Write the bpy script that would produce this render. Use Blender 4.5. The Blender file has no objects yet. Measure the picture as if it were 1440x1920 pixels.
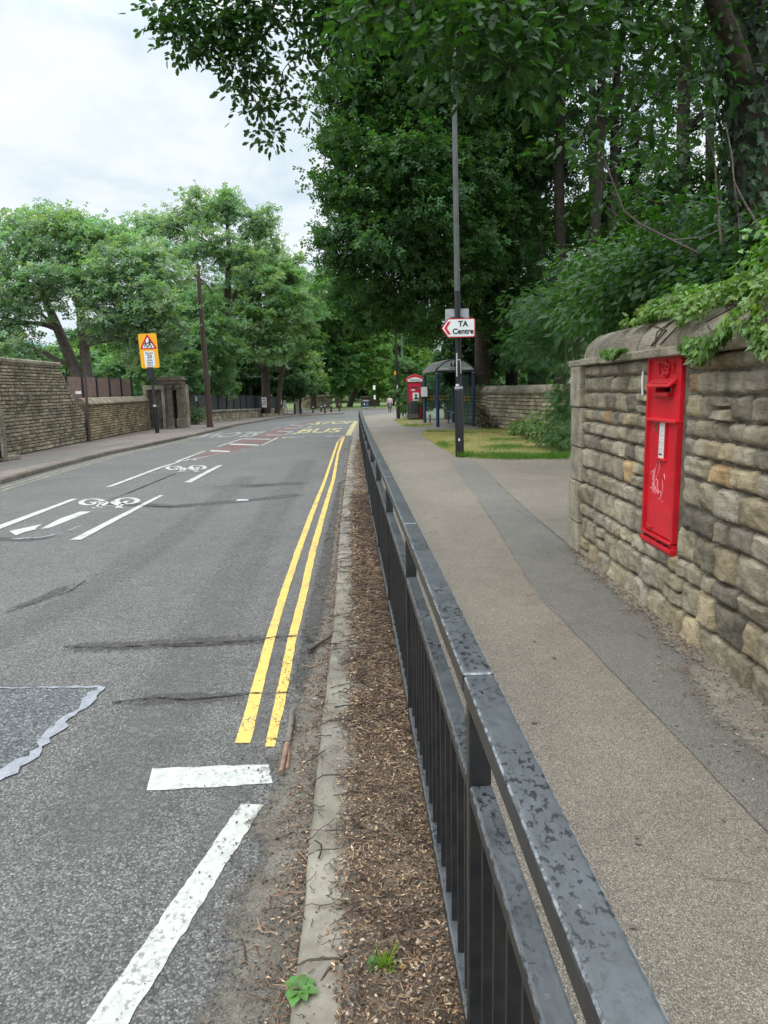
import bpy, bmesh, math, random
import numpy as np
from mathutils import Vector, Matrix, noise

PI = math.pi
R = math.radians
rnd = random.Random(7)
C = bpy.context.scene.collection
scene = bpy.context.scene

# ------------------------------------------------------------------ camera
F_PX, CAM_Z = 1331.0, 1.72
ROLL = R(1.26)
PITCH = math.atan(232 * math.cos(ROLL) / F_PX)
FW = Vector((0, math.cos(PITCH), -math.sin(PITCH)))
U0 = Vector((0, math.sin(PITCH), math.cos(PITCH)))
X0 = Vector((1, 0, 0))
XA = math.cos(ROLL) * X0 - math.sin(ROLL) * U0
UA = math.sin(ROLL) * X0 + math.cos(ROLL) * U0
CAM = Vector((0, 0, CAM_Z))

def G(y):
    """height of the road surface: level at first, then falling away"""
    return 0.0 if y < 36 else -0.022 * (min(y, 66) - 36)

def ray(x, y):
    return FW + XA * ((x - 720) / F_PX) - UA * ((y - 960) / F_PX)

def at(x, y, z=0.0):
    """ground point measured off the photograph"""
    d = ray(x, y); g = 0.0
    for _ in range(50):
        t = (z + g - CAM_Z) / d.z
        if t < 0 or t > 500: t = 500
        g = .5 * g + .5 * G(t * d.y)
    return CAM + d * t

def atY(x, y, Y):
    d = ray(x, y)
    return CAM + d * (Y / d.y)

cam_data = bpy.data.cameras.new('camera')
cam = bpy.data.objects.new('camera', cam_data); C.objects.link(cam)
cam_data.sensor_fit = 'VERTICAL'; cam_data.sensor_height = 36.0
cam_data.lens = F_PX / 1920 * 36.0
cam_data.clip_start = 0.05; cam_data.clip_end = 3000
M = Matrix((XA, UA, -FW)).transposed().to_4x4(); M.translation = CAM
cam.matrix_world = M
scene.camera = cam

# ------------------------------------------------------------------ helpers
ORG = {}

def tag(o, label=None, cat=None, group=None, kind=None):
    if label: o['label'] = label
    if cat: o['category'] = cat
    if group: o['group'] = group
    if kind: o['kind'] = kind
    return o

def thing(name, label, cat, loc=(0, 0, 0), group=None):
    o = bpy.data.objects.new(name, None); C.objects.link(o)
    o.location = loc; o.empty_display_size = .2
    ORG[o.name] = Vector(loc)
    return tag(o, label, cat, group)

def link(name, me, mat, parent=None):
    o = bpy.data.objects.new(name, me); C.objects.link(o)
    if mat and not me.materials: me.materials.append(mat)
    if parent is not None:
        o.parent = parent
        ORG[o.name] = ORG.get(parent.name, Vector((0, 0, 0)))
    return o

def finish(me, tint):
    a = me.attributes.new('tint', 'FLOAT_COLOR', 'POINT')
    a.data.foreach_set('color', np.asarray(tint, np.float32).ravel())

def frame_from(d):
    d = Vector(d).normalized()
    a = Vector((0, 0, 1)) if abs(d.z) < .95 else Vector((1, 0, 0))
    s = d.cross(a).normalized()
    return s, s.cross(d).normalized()

class MB:
    def __init__(s): s.v = []; s.f = []; s.t = []
    def add(s, vs, fs, tint=(1, 1, 1)):
        n = len(s.v); s.v += [tuple(v) for v in vs]
        s.f += [tuple(i + n for i in f) for f in fs]
        s.t += [(*tint, 1.0)] * len(vs)
    def box(s, c, d, rz=0.0, tint=(1, 1, 1), M=None):
        c = Vector(c); d = Vector(d) / 2
        m = M or Matrix.Rotation(rz, 3, 'Z')
        vs = [c + m @ Vector((x * d.x, y * d.y, z * d.z)) for z in (-1, 1) for x, y in ((-1, -1), (1, -1), (1, 1), (-1, 1))]
        s.add(vs, [(3, 2, 1, 0), (4, 5, 6, 7), (0, 1, 5, 4), (1, 2, 6, 5), (2, 3, 7, 6), (3, 0, 4, 7)], tint)
    def bar(s, p0, p1, w, h, up=(0, 0, 1), tint=(1, 1, 1)):
        p0 = Vector(p0); p1 = Vector(p1); d = (p1 - p0).normalized()
        a = d.cross(Vector(up)).normalized() * w / 2; b = a.cross(d).normalized() * h / 2
        vs = [p + a * i + b * j for p in (p0, p1) for i, j in ((-1, -1), (1, -1), (1, 1), (-1, 1))]
        s.add(vs, [(0, 1, 2, 3), (7, 6, 5, 4), (4, 5, 1, 0), (5, 6, 2, 1), (6, 7, 3, 2), (7, 4, 0, 3)], tint)
    def tube(s, pts, rad, n=8, tint=(1, 1, 1), caps=True):
        pts = [Vector(p) for p in pts]
        if not hasattr(rad, '__len__'): rad = [rad] * len(pts)
        vs = []; fs = []
        a = None
        for i, p in enumerate(pts):
            d = (pts[min(i + 1, len(pts) - 1)] - pts[max(i - 1, 0)])
            if d.length < 1e-9: d = Vector((0, 0, 1))
            d.normalize()
            if a is None: a, b = frame_from(d)
            else:
                a = (a - d * a.dot(d)).normalized(); b = a.cross(d).normalized()
            for k in range(n):
                t = 2 * PI * k / n
                vs.append(p + (a * math.cos(t) + b * math.sin(t)) * rad[i])
        for i in range(len(pts) - 1):
            for k in range(n):
                k2 = (k + 1) % n
                fs.append((i * n + k, i * n + k2, (i + 1) * n + k2, (i + 1) * n + k))
        if caps:
            fs.append(tuple(range(n - 1, -1, -1))); fs.append(tuple((len(pts) - 1) * n + k for k in range(n)))
        s.add(vs, fs, tint)
    def cyl(s, p, r, z0, z1, n=16, tint=(1, 1, 1), r1=None):
        s.tube([(p[0], p[1], z0), (p[0], p[1], z1)], [r, r if r1 is None else r1], n, tint)
    def prism(s, poly, o, ax, ay, d, tint=(1, 1, 1)):
        """poly (x, y) in the plane o + x*ax + y*ay, thickness d along ax x ay"""
        o = Vector(o); ax = Vector(ax); ay = Vector(ay); nn = ax.cross(ay).normalized()
        n = len(poly)
        vs = [o + ax * x + ay * y for x, y in poly] + [o + ax * x + ay * y + nn * d for x, y in poly]
        fs = [tuple(range(n - 1, -1, -1)), tuple(range(n, 2 * n))] + [(i, (i + 1) % n, n + (i + 1) % n, n + i) for i in range(n)]
        s.add(vs, fs, tint)
    def ico(s, c, r, tint=(1, 1, 1), sq=(1, 1, 1), rz=0):
        p = (1 + 5 ** .5) / 2
        base = [(-1, p, 0), (1, p, 0), (-1, -p, 0), (1, -p, 0), (0, -1, p), (0, 1, p), (0, -1, -p), (0, 1, -p), (p, 0, -1), (p, 0, 1), (-p, 0, -1), (-p, 0, 1)]
        fs = [(0, 11, 5), (0, 5, 1), (0, 1, 7), (0, 7, 10), (0, 10, 11), (1, 5, 9), (5, 11, 4), (11, 10, 2), (10, 7, 6), (7, 1, 8), (3, 9, 4), (3, 4, 2), (3, 2, 6), (3, 6, 8), (3, 8, 9), (4, 9, 5), (2, 4, 11), (6, 2, 10), (8, 6, 7), (9, 8, 1)]
        m = Matrix.Rotation(rz, 3, 'Z'); c = Vector(c)
        vs = [c + m @ Vector((x * sq[0], y * sq[1], z * sq[2])) * (r / 1.9) * rnd.uniform(.8, 1.2) for x, y, z in base]
        s.add(vs, fs, tint)
    def build(s, name, mat, parent=None, smooth=None, bevel=0.0, seg=2):
        o0 = ORG.get(parent.name, Vector((0, 0, 0))) if parent is not None else Vector((0, 0, 0))
        me = bpy.data.meshes.new(name)
        me.from_pydata([(v[0] - o0.x, v[1] - o0.y, v[2] - o0.z) for v in s.v], [], s.f)
        finish(me, s.t)
        me.update()
        if smooth is not None:
            me.polygons.foreach_set('use_smooth', [True] * len(me.polygons))
            me.set_sharp_from_angle(angle=R(smooth))
        o = link(name, me, mat, parent)
        if bevel:
            b = o.modifiers.new('edge', 'BEVEL'); b.width = bevel; b.segments = seg; b.limit_method = 'ANGLE'; b.angle_limit = R(35)
        return o

def text(name, s, mat, parent, o, ax, ay, size, d=.004, align='CENTER', off=0.0, xs=1.0):
    """lettering laid in the plane o, ax, ay"""
    cu = bpy.data.curves.new('t', 'FONT'); cu.body = s; cu.size = size; cu.align_x = align; cu.align_y = 'CENTER'
    cu.extrude = d / 2; cu.offset = off; cu.space_line = .9; cu.resolution_u = 4
    to = bpy.data.objects.new('t', cu); C.objects.link(to)
    dg = bpy.context.evaluated_depsgraph_get(); dg.update()
    me = bpy.data.meshes.new_from_object(to.evaluated_get(dg))
    bpy.data.objects.remove(to); bpy.data.curves.remove(cu)
    ax = Vector(ax).normalized(); ay = Vector(ay).normalized(); nn = ax.cross(ay)
    o0 = ORG.get(parent.name, Vector((0, 0, 0))) if parent is not None else Vector((0, 0, 0))
    Mx = Matrix((ax * xs, ay, nn)).transposed().to_4x4(); Mx.translation = Vector(o) - o0
    me.transform(Mx); me.name = name; me.materials.clear()
    finish(me, [(1, 1, 1, 1)] * len(me.vertices))
    return link(name, me, mat, parent)

# ------------------------------------------------------------------ materials
def new_mat(name):
    m = bpy.data.materials.new(name); m.use_nodes = True
    nt = m.node_tree; nt.nodes.clear()
    out = nt.nodes.new('ShaderNodeOutputMaterial')
    return m, nt, out

def N(nt, t, **kw):
    n = nt.nodes.new(t)
    for k, v in kw.items():
        if hasattr(n, k): setattr(n, k, v)
        else: n.inputs[k.replace('_', ' ')].default_value = v
    return n

def ramp(nt, src, stops):
    r = nt.nodes.new('ShaderNodeValToRGB'); e = r.color_ramp.elements
    while len(e) < len(stops): e.new(.5)
    for el, (p, c) in zip(e, stops):
        el.position = p; el.color = (*c, 1) if len(c) == 3 else c
    nt.links.new(src, r.inputs[0]); return r.outputs[0]

def mixc(nt, fac, a, b, mode='MIX'):
    m = nt.nodes.new('ShaderNodeMix'); m.data_type = 'RGBA'; m.blend_type = mode
    for i, v in ((0, fac), (6, a), (7, b)):
        if isinstance(v, (int, float)): m.inputs[i].default_value = v
        elif isinstance(v, tuple): m.inputs[i].default_value = (*v, 1)
        else: nt.links.new(v, m.inputs[i])
    return m.outputs[2]

def noise_out(nt, co, scale, detail=4, rough=.6, dist=0.0):
    n = N(nt, 'ShaderNodeTexNoise'); n.inputs['Scale'].default_value = scale
    n.inputs['Detail'].default_value = detail; n.inputs['Roughness'].default_value = rough; n.inputs['Distortion'].default_value = dist
    nt.links.new(co, n.inputs['Vector']); return n.outputs['Fac']

def coords(nt, scale=None):
    tc = nt.nodes.new('ShaderNodeTexCoord'); c = tc.outputs['Object']
    if scale:
        mp = nt.nodes.new('ShaderNodeMapping'); mp.inputs['Scale'].default_value = scale
        nt.links.new(c, mp.inputs[0]); c = mp.outputs[0]
    return c

def tinted(nt, col):
    a = nt.nodes.new('ShaderNodeAttribute'); a.attribute_name = 'tint'
    return mixc(nt, 1.0, col, a.outputs['Color'], 'MULTIPLY')

def bump(nt, h, strength, dist, prev=None):
    b = nt.nodes.new('ShaderNodeBump'); b.inputs['Strength'].default_value = strength; b.inputs['Distance'].default_value = dist
    nt.links.new(h, b.inputs['Height'])
    if prev: nt.links.new(prev, b.inputs['Normal'])
    return b.outputs[0]

def surface(nt, out, col, rough=.6, spec=.5, metal=0.0, normal=None, alpha=None):
    p = nt.nodes.new('ShaderNodeBsdfPrincipled')
    if isinstance(col, tuple): p.inputs['Base Color'].default_value = (*col, 1)
    else: nt.links.new(col, p.inputs['Base Color'])
    if isinstance(rough, float): p.inputs['Roughness'].default_value = rough
    else: nt.links.new(rough, p.inputs['Roughness'])
    p.inputs['Specular IOR Level'].default_value = spec; p.inputs['Metallic'].default_value = metal
    if normal: nt.links.new(normal, p.inputs['Normal'])
    if alpha: nt.links.new(alpha, p.inputs['Alpha'])
    nt.links.new(p.outputs[0], out.inputs[0]); return p

def simple(name, a, b=None, scale=6.0, rough=.6, spec=.5, metal=0.0, bs=0.0, bscale=80.0, bdist=.003, stops=(.35, .65)):
    """two-tone noisy surface with fine bump"""
    m, nt, out = new_mat(name); co = coords(nt)
    b = b or tuple(x * .7 for x in a)
    col = ramp(nt, noise_out(nt, co, scale, 6, .65), [(stops[0], a), (stops[1], b)])
    n = bump(nt, noise_out(nt, co, bscale, 4), bs, bdist) if bs else None
    surface(nt, out, tinted(nt, col), rough, spec, metal, n)
    return m

def asphalt(name, dark, light, cell=110.0, patch=((.8, .8, .8), (1.15, 1.13, 1.1)), bs=.7, rough=.75):
    m, nt, out = new_mat(name); co = coords(nt)
    v = N(nt, 'ShaderNodeTexVoronoi'); v.inputs['Scale'].default_value = cell; nt.links.new(co, v.inputs['Vector'])
    sep = nt.nodes.new('ShaderNodeSeparateColor'); nt.links.new(v.outputs['Color'], sep.inputs[0])
    col = ramp(nt, sep.outputs[0], [(0, dark), (.55, tuple((a + b) / 2 * .85 for a, b in zip(dark, light))), (.93, light), (1, tuple(x * 1.35 for x in light))])
    gap = ramp(nt, v.outputs['Distance'], [(.4, (1, 1, 1)), (.8, (.3, .3, .3))])
    col = mixc(nt, .8, col, gap, 'MULTIPLY')
    grain = ramp(nt, noise_out(nt, co, cell * 1.7, 3, .7), [(.36, (.68, .68, .68)), (.64, (1.3, 1.3, 1.3))])
    col = mixc(nt, .8, col, grain, 'MULTIPLY')
    big = ramp(nt, noise_out(nt, co, .55, 6, .65, .4), [(.32, patch[0]), (.68, patch[1])])
    col = mixc(nt, 1.0, col, big, 'MULTIPLY')
    mid = ramp(nt, noise_out(nt, co, 5.0, 5, .7), [(.3, (.86, .86, .86)), (.7, (1.1, 1.1, 1.1))])
    col = mixc(nt, 1.0, col, mid, 'MULTIPLY')
    inv = nt.nodes.new('ShaderNodeMath'); inv.operation = 'MULTIPLY_ADD'; inv.inputs[1].default_value = -1; inv.inputs[2].default_value = 1
    nt.links.new(v.outputs['Distance'], inv.inputs[0])
    n = bump(nt, inv.outputs[0], bs, .004)
    n = bump(nt, noise_out(nt, co, 26, 5, .7), .35, .01, n)
    surface(nt, out, tinted(nt, col), rough, .4, 0, n)
    return m

def paint(name, col, under, wear=.55, rough=.6, crack=.0):
    """road paint worn through in specks"""
    m, nt, out = new_mat(name); co = coords(nt)
    n1 = noise_out(nt, co, 45, 6, .75); n2 = noise_out(nt, co, 3.2, 4, .6)
    ad = nt.nodes.new('ShaderNodeMath'); ad.operation = 'MULTIPLY_ADD'; ad.inputs[1].default_value = .55
    nt.links.new(n2, ad.inputs[0]); nt.links.new(n1, ad.inputs[2])
    mask = ramp(nt, ad.outputs[0], [(wear + .28, (0, 0, 0)), (wear + .36, (1, 1, 1))])
    dirt = ramp(nt, noise_out(nt, co, 14, 5, .7), [(.3, tuple(x * .72 for x in col)), (.6, col)])
    vc = N(nt, 'ShaderNodeTexVoronoi'); vc.feature = 'DISTANCE_TO_EDGE'; vc.inputs['Scale'].default_value = 11; nt.links.new(co, vc.inputs['Vector'])
    dirt = mixc(nt, 1.0, dirt, ramp(nt, vc.outputs['Distance'], [(.0, (1 - crack,) * 3), (.022, (1, 1, 1))]), 'MULTIPLY')
    c = mixc(nt, mask, dirt, under)
    surface(nt, out, tinted(nt, c), rough, .3, 0, bump(nt, noise_out(nt, co, 120, 3), .4, .003))
    return m

def stone(name, base, dark, warm):
    m, nt, out = new_mat(name); co = coords(nt)
    a = ramp(nt, noise_out(nt, co, 7, 6, .7), [(.3, dark), (.5, base), (.72, warm)])
    soot = ramp(nt, noise_out(nt, co, 1.6, 6, .7, .6), [(.36, (.45, .43, .4)), (.6, (1.05, 1.04, 1.02))])
    a = mixc(nt, .85, a, soot, 'MULTIPLY')
    lay = noise_out(nt, coords(nt, (5, 5, 60)), 1.6, 4, .7, .8)
    a = mixc(nt, .6, a, ramp(nt, lay, [(.34, (.42, .4, .37)), (.5, (1, 1, 1))]), 'MULTIPLY')
    lich = ramp(nt, noise_out(nt, co, 38, 3, .5), [(.7, (0, 0, 0)), (.76, (1, 1, 1))])
    a = mixc(nt, lich, a, (.52, .5, .43))
    n = bump(nt, lay, .5, .02)
    n = bump(nt, noise_out(nt, co, 45, 6, .75), .95, .014, n)
    n = bump(nt, noise_out(nt, co, 15, 4, .6), .5, .03, n)
    surface(nt, out, tinted(nt, a), .9, .2, 0, n)
    return m

def leafmat(name, trans=.38, rough=.5, spec=.35):
    m, nt, out = new_mat(name)
    col = tinted(nt, (1.0, 1.0, 1.0))
    p = nt.nodes.new('ShaderNodeBsdfPrincipled'); nt.links.new(col, p.inputs['Base Color'])
    p.inputs['Roughness'].default_value = rough; p.inputs['Specular IOR Level'].default_value = spec
    t = nt.nodes.new('ShaderNodeBsdfTranslucent')
    nt.links.new(mixc(nt, 1.0, col, (1.5, 1.75, .55), 'MULTIPLY'), t.inputs[0])
    mx = nt.nodes.new('ShaderNodeMixShader'); mx.inputs[0].default_value = trans
    nt.links.new(p.outputs[0], mx.inputs[1]); nt.links.new(t.outputs[0], mx.inputs[2]); nt.links.new(mx.outputs[0], out.inputs[0])
    return m

def glassmat(name, col=(.75, .85, .8), a=.16):
    m, nt, out = new_mat(name)
    t = nt.nodes.new('ShaderNodeBsdfTransparent'); t.inputs[0].default_value = (*col, 1)
    g = nt.nodes.new('ShaderNodeBsdfPrincipled'); g.inputs['Base Color'].default_value = (.5, .55, .52, 1); g.inputs['Roughness'].default_value = .15
    mx = nt.nodes.new('ShaderNodeMixShader'); mx.inputs[0].default_value = a
    nt.links.new(t.outputs[0], mx.inputs[1]); nt.links.new(g.outputs[0], mx.inputs[2]); nt.links.new(mx.outputs[0], out.inputs[0])
    return m

def chipped_metal():
    """black gloss paint, matt grey bloom and dark flakes on the tops, pale worn arrises"""
    m, nt, out = new_mat('railing paint'); co = coords(nt)
    geo = nt.nodes.new('ShaderNodeNewGeometry'); sx = nt.nodes.new('ShaderNodeSeparateXYZ'); nt.links.new(geo.outputs['Normal'], sx.inputs[0])
    bloom = ramp(nt, noise_out(nt, co, 9, 6, .65), [(.3, (.038, .041, .044)), (.7, (.078, .084, .089))])
    bloom = mixc(nt, .7, bloom, ramp(nt, noise_out(nt, coords(nt, (1, .25, 1)), 70, 5, .75), [(.3, (.7, .7, .7)), (.7, (1.22, 1.22, 1.22))]), 'MULTIPLY')
    flake = ramp(nt, noise_out(nt, coords(nt, (1, .7, 1)), 75, 6, .68, .3), [(.54, (0, 0, 0)), (.56, (1, 1, 1))])
    zone = ramp(nt, noise_out(nt, co, 2.6, 3, .5), [(.43, (0, 0, 0)), (.53, (1, 1, 1))])
    fm = mixc(nt, 1.0, flake, zone, 'MULTIPLY')
    top = mixc(nt, fm, bloom, (.008, .009, .01))
    pale = ramp(nt, noise_out(nt, co, 24, 6, .7), [(.66, (0, 0, 0)), (.72, (1, 1, 1))])
    pz = ramp(nt, noise_out(nt, co, 1.9, 3, .5), [(.5, (0, 0, 0)), (.62, (1, 1, 1))])
    top = mixc(nt, mixc(nt, 1.0, pale, pz, 'MULTIPLY'), top, (.2, .2, .19))
    side = ramp(nt, noise_out(nt, co, 12, 6, .7), [(.4, (.012, .013, .015)), (.7, (.03, .028, .026))])
    tops = ramp(nt, sx.outputs['Z'], [(.3, (0, 0, 0)), (.8, (1, 1, 1))])
    col = mixc(nt, tops, side, top)
    # worn arris: where the normal turns between side and top
    ar = ramp(nt, sx.outputs['Z'], [(.22, (0, 0, 0)), (.45, (1, 1, 1)), (.75, (1, 1, 1)), (.93, (0, 0, 0))])
    wear = ramp(nt, noise_out(nt, co, 40, 4, .7), [(.42, (0, 0, 0)), (.6, (1, 1, 1))])
    col = mixc(nt, mixc(nt, 1.0, ar, wear, 'MULTIPLY'), col, (.22, .235, .25))
    surface(nt, out, tinted(nt, col), .38, .5, 0, bump(nt, noise_out(nt, co, 60, 5), .25, .002))
    return m

MT = {}
MT['road'] = asphalt('road asphalt', (.072, .068, .062), (.205, .196, .182), 125, ((.84, .845, .86), (1.13, 1.115, 1.09)), 1.0)
MT['patch'] = asphalt('patch asphalt', (.05, .052, .054), (.19, .2, .2), 95, bs=1.0)
MT['pave'] = asphalt('footway asphalt', (.155, .13, .102), (.295, .253, .203), 230, ((.88, .87, .86), (1.1, 1.1, 1.08)), .6, .85)
MT['trench'] = asphalt('trench asphalt', (.125, .114, .097), (.232, .212, .182), 260, ((.9, .9, .9), (1.08, 1.08, 1.06)), .4, .85)
MT['pave_pink'] = asphalt('pink footway asphalt', (.16, .13, .115), (.27, .225, .2), 120, bs=.4, rough=.85)
MT['red'] = asphalt('red surfacing', (.13, .07, .064), (.19, .112, .102), 90, bs=.4)
MT['kerb'] = simple('kerb stone', (.15, .132, .108), (.25, .228, .192), 6, .9, .2, 0, .9, 110, .006)
MT['soil'] = simple('soil', (.05, .036, .026), (.13, .098, .07), 18, .95, .1, 0, .9, 90, .012)
MT['grit'] = simple('gutter grit', (.1, .086, .07), (.17, .15, .125), 12, .95, .1, 0, .9, 140, .008)
def drift(name, a, b, scale):
    m, nt, out = new_mat(name); co = coords(nt)
    col = ramp(nt, noise_out(nt, co, scale, 6, .65), [(.35, a), (.65, b)])
    fine = ramp(nt, noise_out(nt, co, 150, 3, .6), [(.35, (.6, .6, .6)), (.65, (1.25, 1.22, 1.18))])
    at_ = nt.nodes.new('ShaderNodeAttribute'); at_.attribute_name = 'tint'
    ad = nt.nodes.new('ShaderNodeMath'); ad.operation = 'MULTIPLY_ADD'; ad.inputs[1].default_value = 1.1
    nt.links.new(noise_out(nt, co, 22, 7, .75), ad.inputs[0]); nt.links.new(at_.outputs['Alpha'], ad.inputs[2])
    al = ramp(nt, ad.outputs[0], [(.78, (0, 0, 0)), (1.0, (1, 1, 1))])
    surface(nt, out, mixc(nt, 1.0, col, fine, 'MULTIPLY'), .95, .1, 0, bump(nt, noise_out(nt, co, 110, 5, .7), .9, .01), al)
    return m
MT['soil'] = drift('soil drift', (.085, .062, .045), (.19, .15, .112), 14)
MT['grit'] = drift('gutter drift', (.12, .105, .088), (.2, .18, .152), 7)
MT['dust'] = drift('dust drift', (.2, .18, .15), (.27, .245, .205), 6)
MT['white'] = paint('white road paint', (.44, .435, .4), (.19, .184, .172), .54, crack=.08)
MT['white_old'] = paint('old white road paint', (.45, .45, .44), (.17, .17, .168), .4)
MT['yellow'] = paint('yellow road paint', (.66, .44, .11), (.2, .17, .12), .55, crack=.4)
MT['yellow_old'] = paint('old yellow road paint', (.42, .36, .2), (.16, .15, .13), .44)
MT['yellow_new'] = paint('bus stop yellow', (.56, .47, .15), (.17, .165, .14), .45)
MT['seal'] = simple('grey sealant', (.17, .175, .19), (.27, .275, .3), 24, .6, .3, 0, .5, 70, .004)
MT['crack'] = simple('crack', (.018, .017, .016), (.05, .048, .045), 20, .95, .1, 0, .5, 60, .01)
MT['stone'] = stone('gritstone', (.46, .41, .325), (.3, .27, .215), (.54, .465, .345))
MT['stone_far'] = stone('dark walling stone', (.36, .315, .245), (.22, .195, .155), (.45, .385, .29))
MT['coping'] = stone('coping stone', (.33, .3, .245), (.21, .19, .155), (.4, .365, .3))
MT['slab'] = stone('slab stone', (.42, .385, .31), (.29, .26, .21), (.5, .46, .37))
MT['pale'] = stone('pale stone', (.55, .51, .43), (.4, .37, .3), (.62, .58, .5))
MT['sooty'] = stone('sooty stone', (.25, .22, .175), (.13, .115, .095), (.34, .3, .235))
MT['mortar'] = simple('mortar', (.2, .175, .135), (.08, .07, .054), 9, .95, .1, 0, .8, 60, .01)
MT['red_paint'] = simple('post box red', (.7, .01, .026), (.56, .008, .02), 5, .34, .5, 0, .12, 50, .002)
MT['red_shade'] = simple('post box red trim', (.58, .009, .02), (.44, .008, .016), 7, .38, .5, 0, .2, 50, .002)
MT['dark'] = simple('dark void', (.01, .01, .01), (.015, .014, .013), 5, .8, .2)
MT['chalk'] = simple('white scrawl', (.72, .42, .44), (.7, .3, .33), 30, .7, .3)
MT['card'] = simple('notice card', (.78, .78, .76), (.7, .7, .68), 5, .5, .4)
MT['print'] = simple('print', (.03, .03, .035), (.06, .06, .065), 20, .6, .3)
MT['print_grey'] = simple('grey print', (.42, .42, .43), (.5, .5, .5), 20, .6, .3)
MT['brass'] = simple('dull brass', (.3, .25, .15), (.16, .13, .08), 30, .45, .5, .7)
MT['rail'] = chipped_metal()
MT['galv'] = simple('grey painted steel', (.115, .12, .115), (.075, .08, .075), 3, .4, .5, .3)
MT['black'] = simple('black gloss paint', (.012, .012, .014), (.02, .02, .022), 7, .3, .5, 0, .1, 30, .002)
MT['green_post'] = simple('green grey paint', (.09, .13, .115), (.07, .1, .09), 3, .4, .5)
MT['dgreen'] = simple('dark green paint', (.015, .05, .035), (.02, .04, .03), 3, .4, .5)
MT['brown'] = simple('brown paint', (.075, .04, .034), (.1, .06, .05), 6, .5, .4)
MT['sign_white'] = simple('sign white', (.72, .74, .73), (.66, .68, .67), 3, .4, .5)
MT['sign_red'] = simple('sign red', (.52, .012, .03), (.46, .012, .03), 3, .4, .5)
MT['sign_black'] = simple('sign black', (.01, .01, .012), (.014, .014, .016), 3, .45, .4)
MT['sign_back'] = simple('sign back grey', (.38, .39, .41), (.32, .33, .35), 3, .5, .4, .3)
MT['sign_yellow'] = simple('sign yellow', (.85, .4, .003), (.78, .36, .003), 3, .4, .5)
MT['blue'] = simple('shelter blue', (.012, .035, .095), (.016, .045, .12), 5, .4, .5)
MT['roofgrey'] = simple('shelter roof', (.2, .195, .175), (.12, .117, .1), 6, .45, .5)
MT['fascia'] = simple('shelter fascia', (.5, .52, .5), (.42, .44, .42), 4, .5, .4)
MT['glass'] = glassmat('shelter glass', (.74, .85, .79), .06)
MT['dot'] = simple('yellow dots', (.5, .29, .02), (.45, .25, .02), 5, .5, .3)
MT['kiosk_red'] = simple('kiosk red', (.62, .02, .03), (.5, .015, .025), 4, .35, .5)
MT['poster'] = simple('poster red', (.6, .012, .055), (.52, .01, .05), 3, .4, .5)
MT['bin'] = simple('bin black', (.012, .014, .016), (.02, .022, .024), 6, .4, .5)
MT['band'] = simple('bin band', (.38, .34, .2), (.3, .27, .17), 10, .5, .4)
MT['slat'] = simple('composite fence brown', (.27, .18, .15), (.21, .135, .112), 4, .7, .3)
MT['fence_dark'] = simple('dark fence', (.012, .017, .018), (.02, .026, .027), 3, .6, .3)
MT['bark'] = simple('bark', (.05, .04, .03), (.09, .075, .06), 9, .95, .15, 0, 1.0, 30, .03)
MT['bark_dark'] = simple('dark bark', (.02, .018, .014), (.038, .033, .026), 9, .95, .15, 0, 1.0, 30, .03)
MT['bark_pale'] = simple('pale bark', (.13, .11, .09), (.2, .175, .15), 7, .95, .15, 0, 1.0, 25, .03)
MT['twig'] = simple('twig bark', (.1, .078, .06), (.05, .04, .032), 30, .9, .2, 0, .6, 90, .003)
MT['bits'] = simple('litter', (1.0, 1.0, 1.0), (.7, .7, .7), 60, .9, .2)
MT['leaf'] = leafmat('leaf')
MT['leaf_gloss'] = leafmat('glossy leaf', .3, .4, .45)
MT['grassblade'] = leafmat('grass blade', .35, .6, .25)
MT['seamdark'] = simple('dark seam', (.1, .09, .075), (.14, .126, .106), 20, .95, .1)
MT['green'] = simple('far grass', (.09, .14, .05), (.16, .185, .08), 1.2, .95, .1, 0, .8, 30, .03)
MT['grass'] = simple('worn turf', (.095, .13, .04), (.24, .215, .095), 1.6, .95, .1, 0, .9, 60, .02, (.4, .6))
MT['earth'] = simple('earth', (.045, .055, .02), (.08, .075, .035), 1.5, .95, .1, 0, .8, 20, .03)
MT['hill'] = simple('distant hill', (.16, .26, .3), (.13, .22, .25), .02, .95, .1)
MT['skin'] = simple('skin', (.09, .045, .028), (.08, .04, .025), 5, .5, .4)
MT['hair'] = simple('hair', (.008, .006, .006), (.015, .012, .01), 20, .5, .4)
MT['jumper'] = simple('pale pink jumper', (.55, .42, .4), (.46, .35, .33), 9, .9, .2)
MT['skirt'] = simple('patterned skirt', (.04, .035, .045), (.2, .17, .17), 9, .9, .2, stops=(.5, .55))
MT['sticker'] = simple('sticker', (.7, .7, .68), (.5, .5, .5), 20, .6, .3)
MT['bare_wood'] = simple('snapped wood', (.27, .18, .125), (.15, .085, .06), 22, .8, .2, 0, .4, 90, .003)

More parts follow.
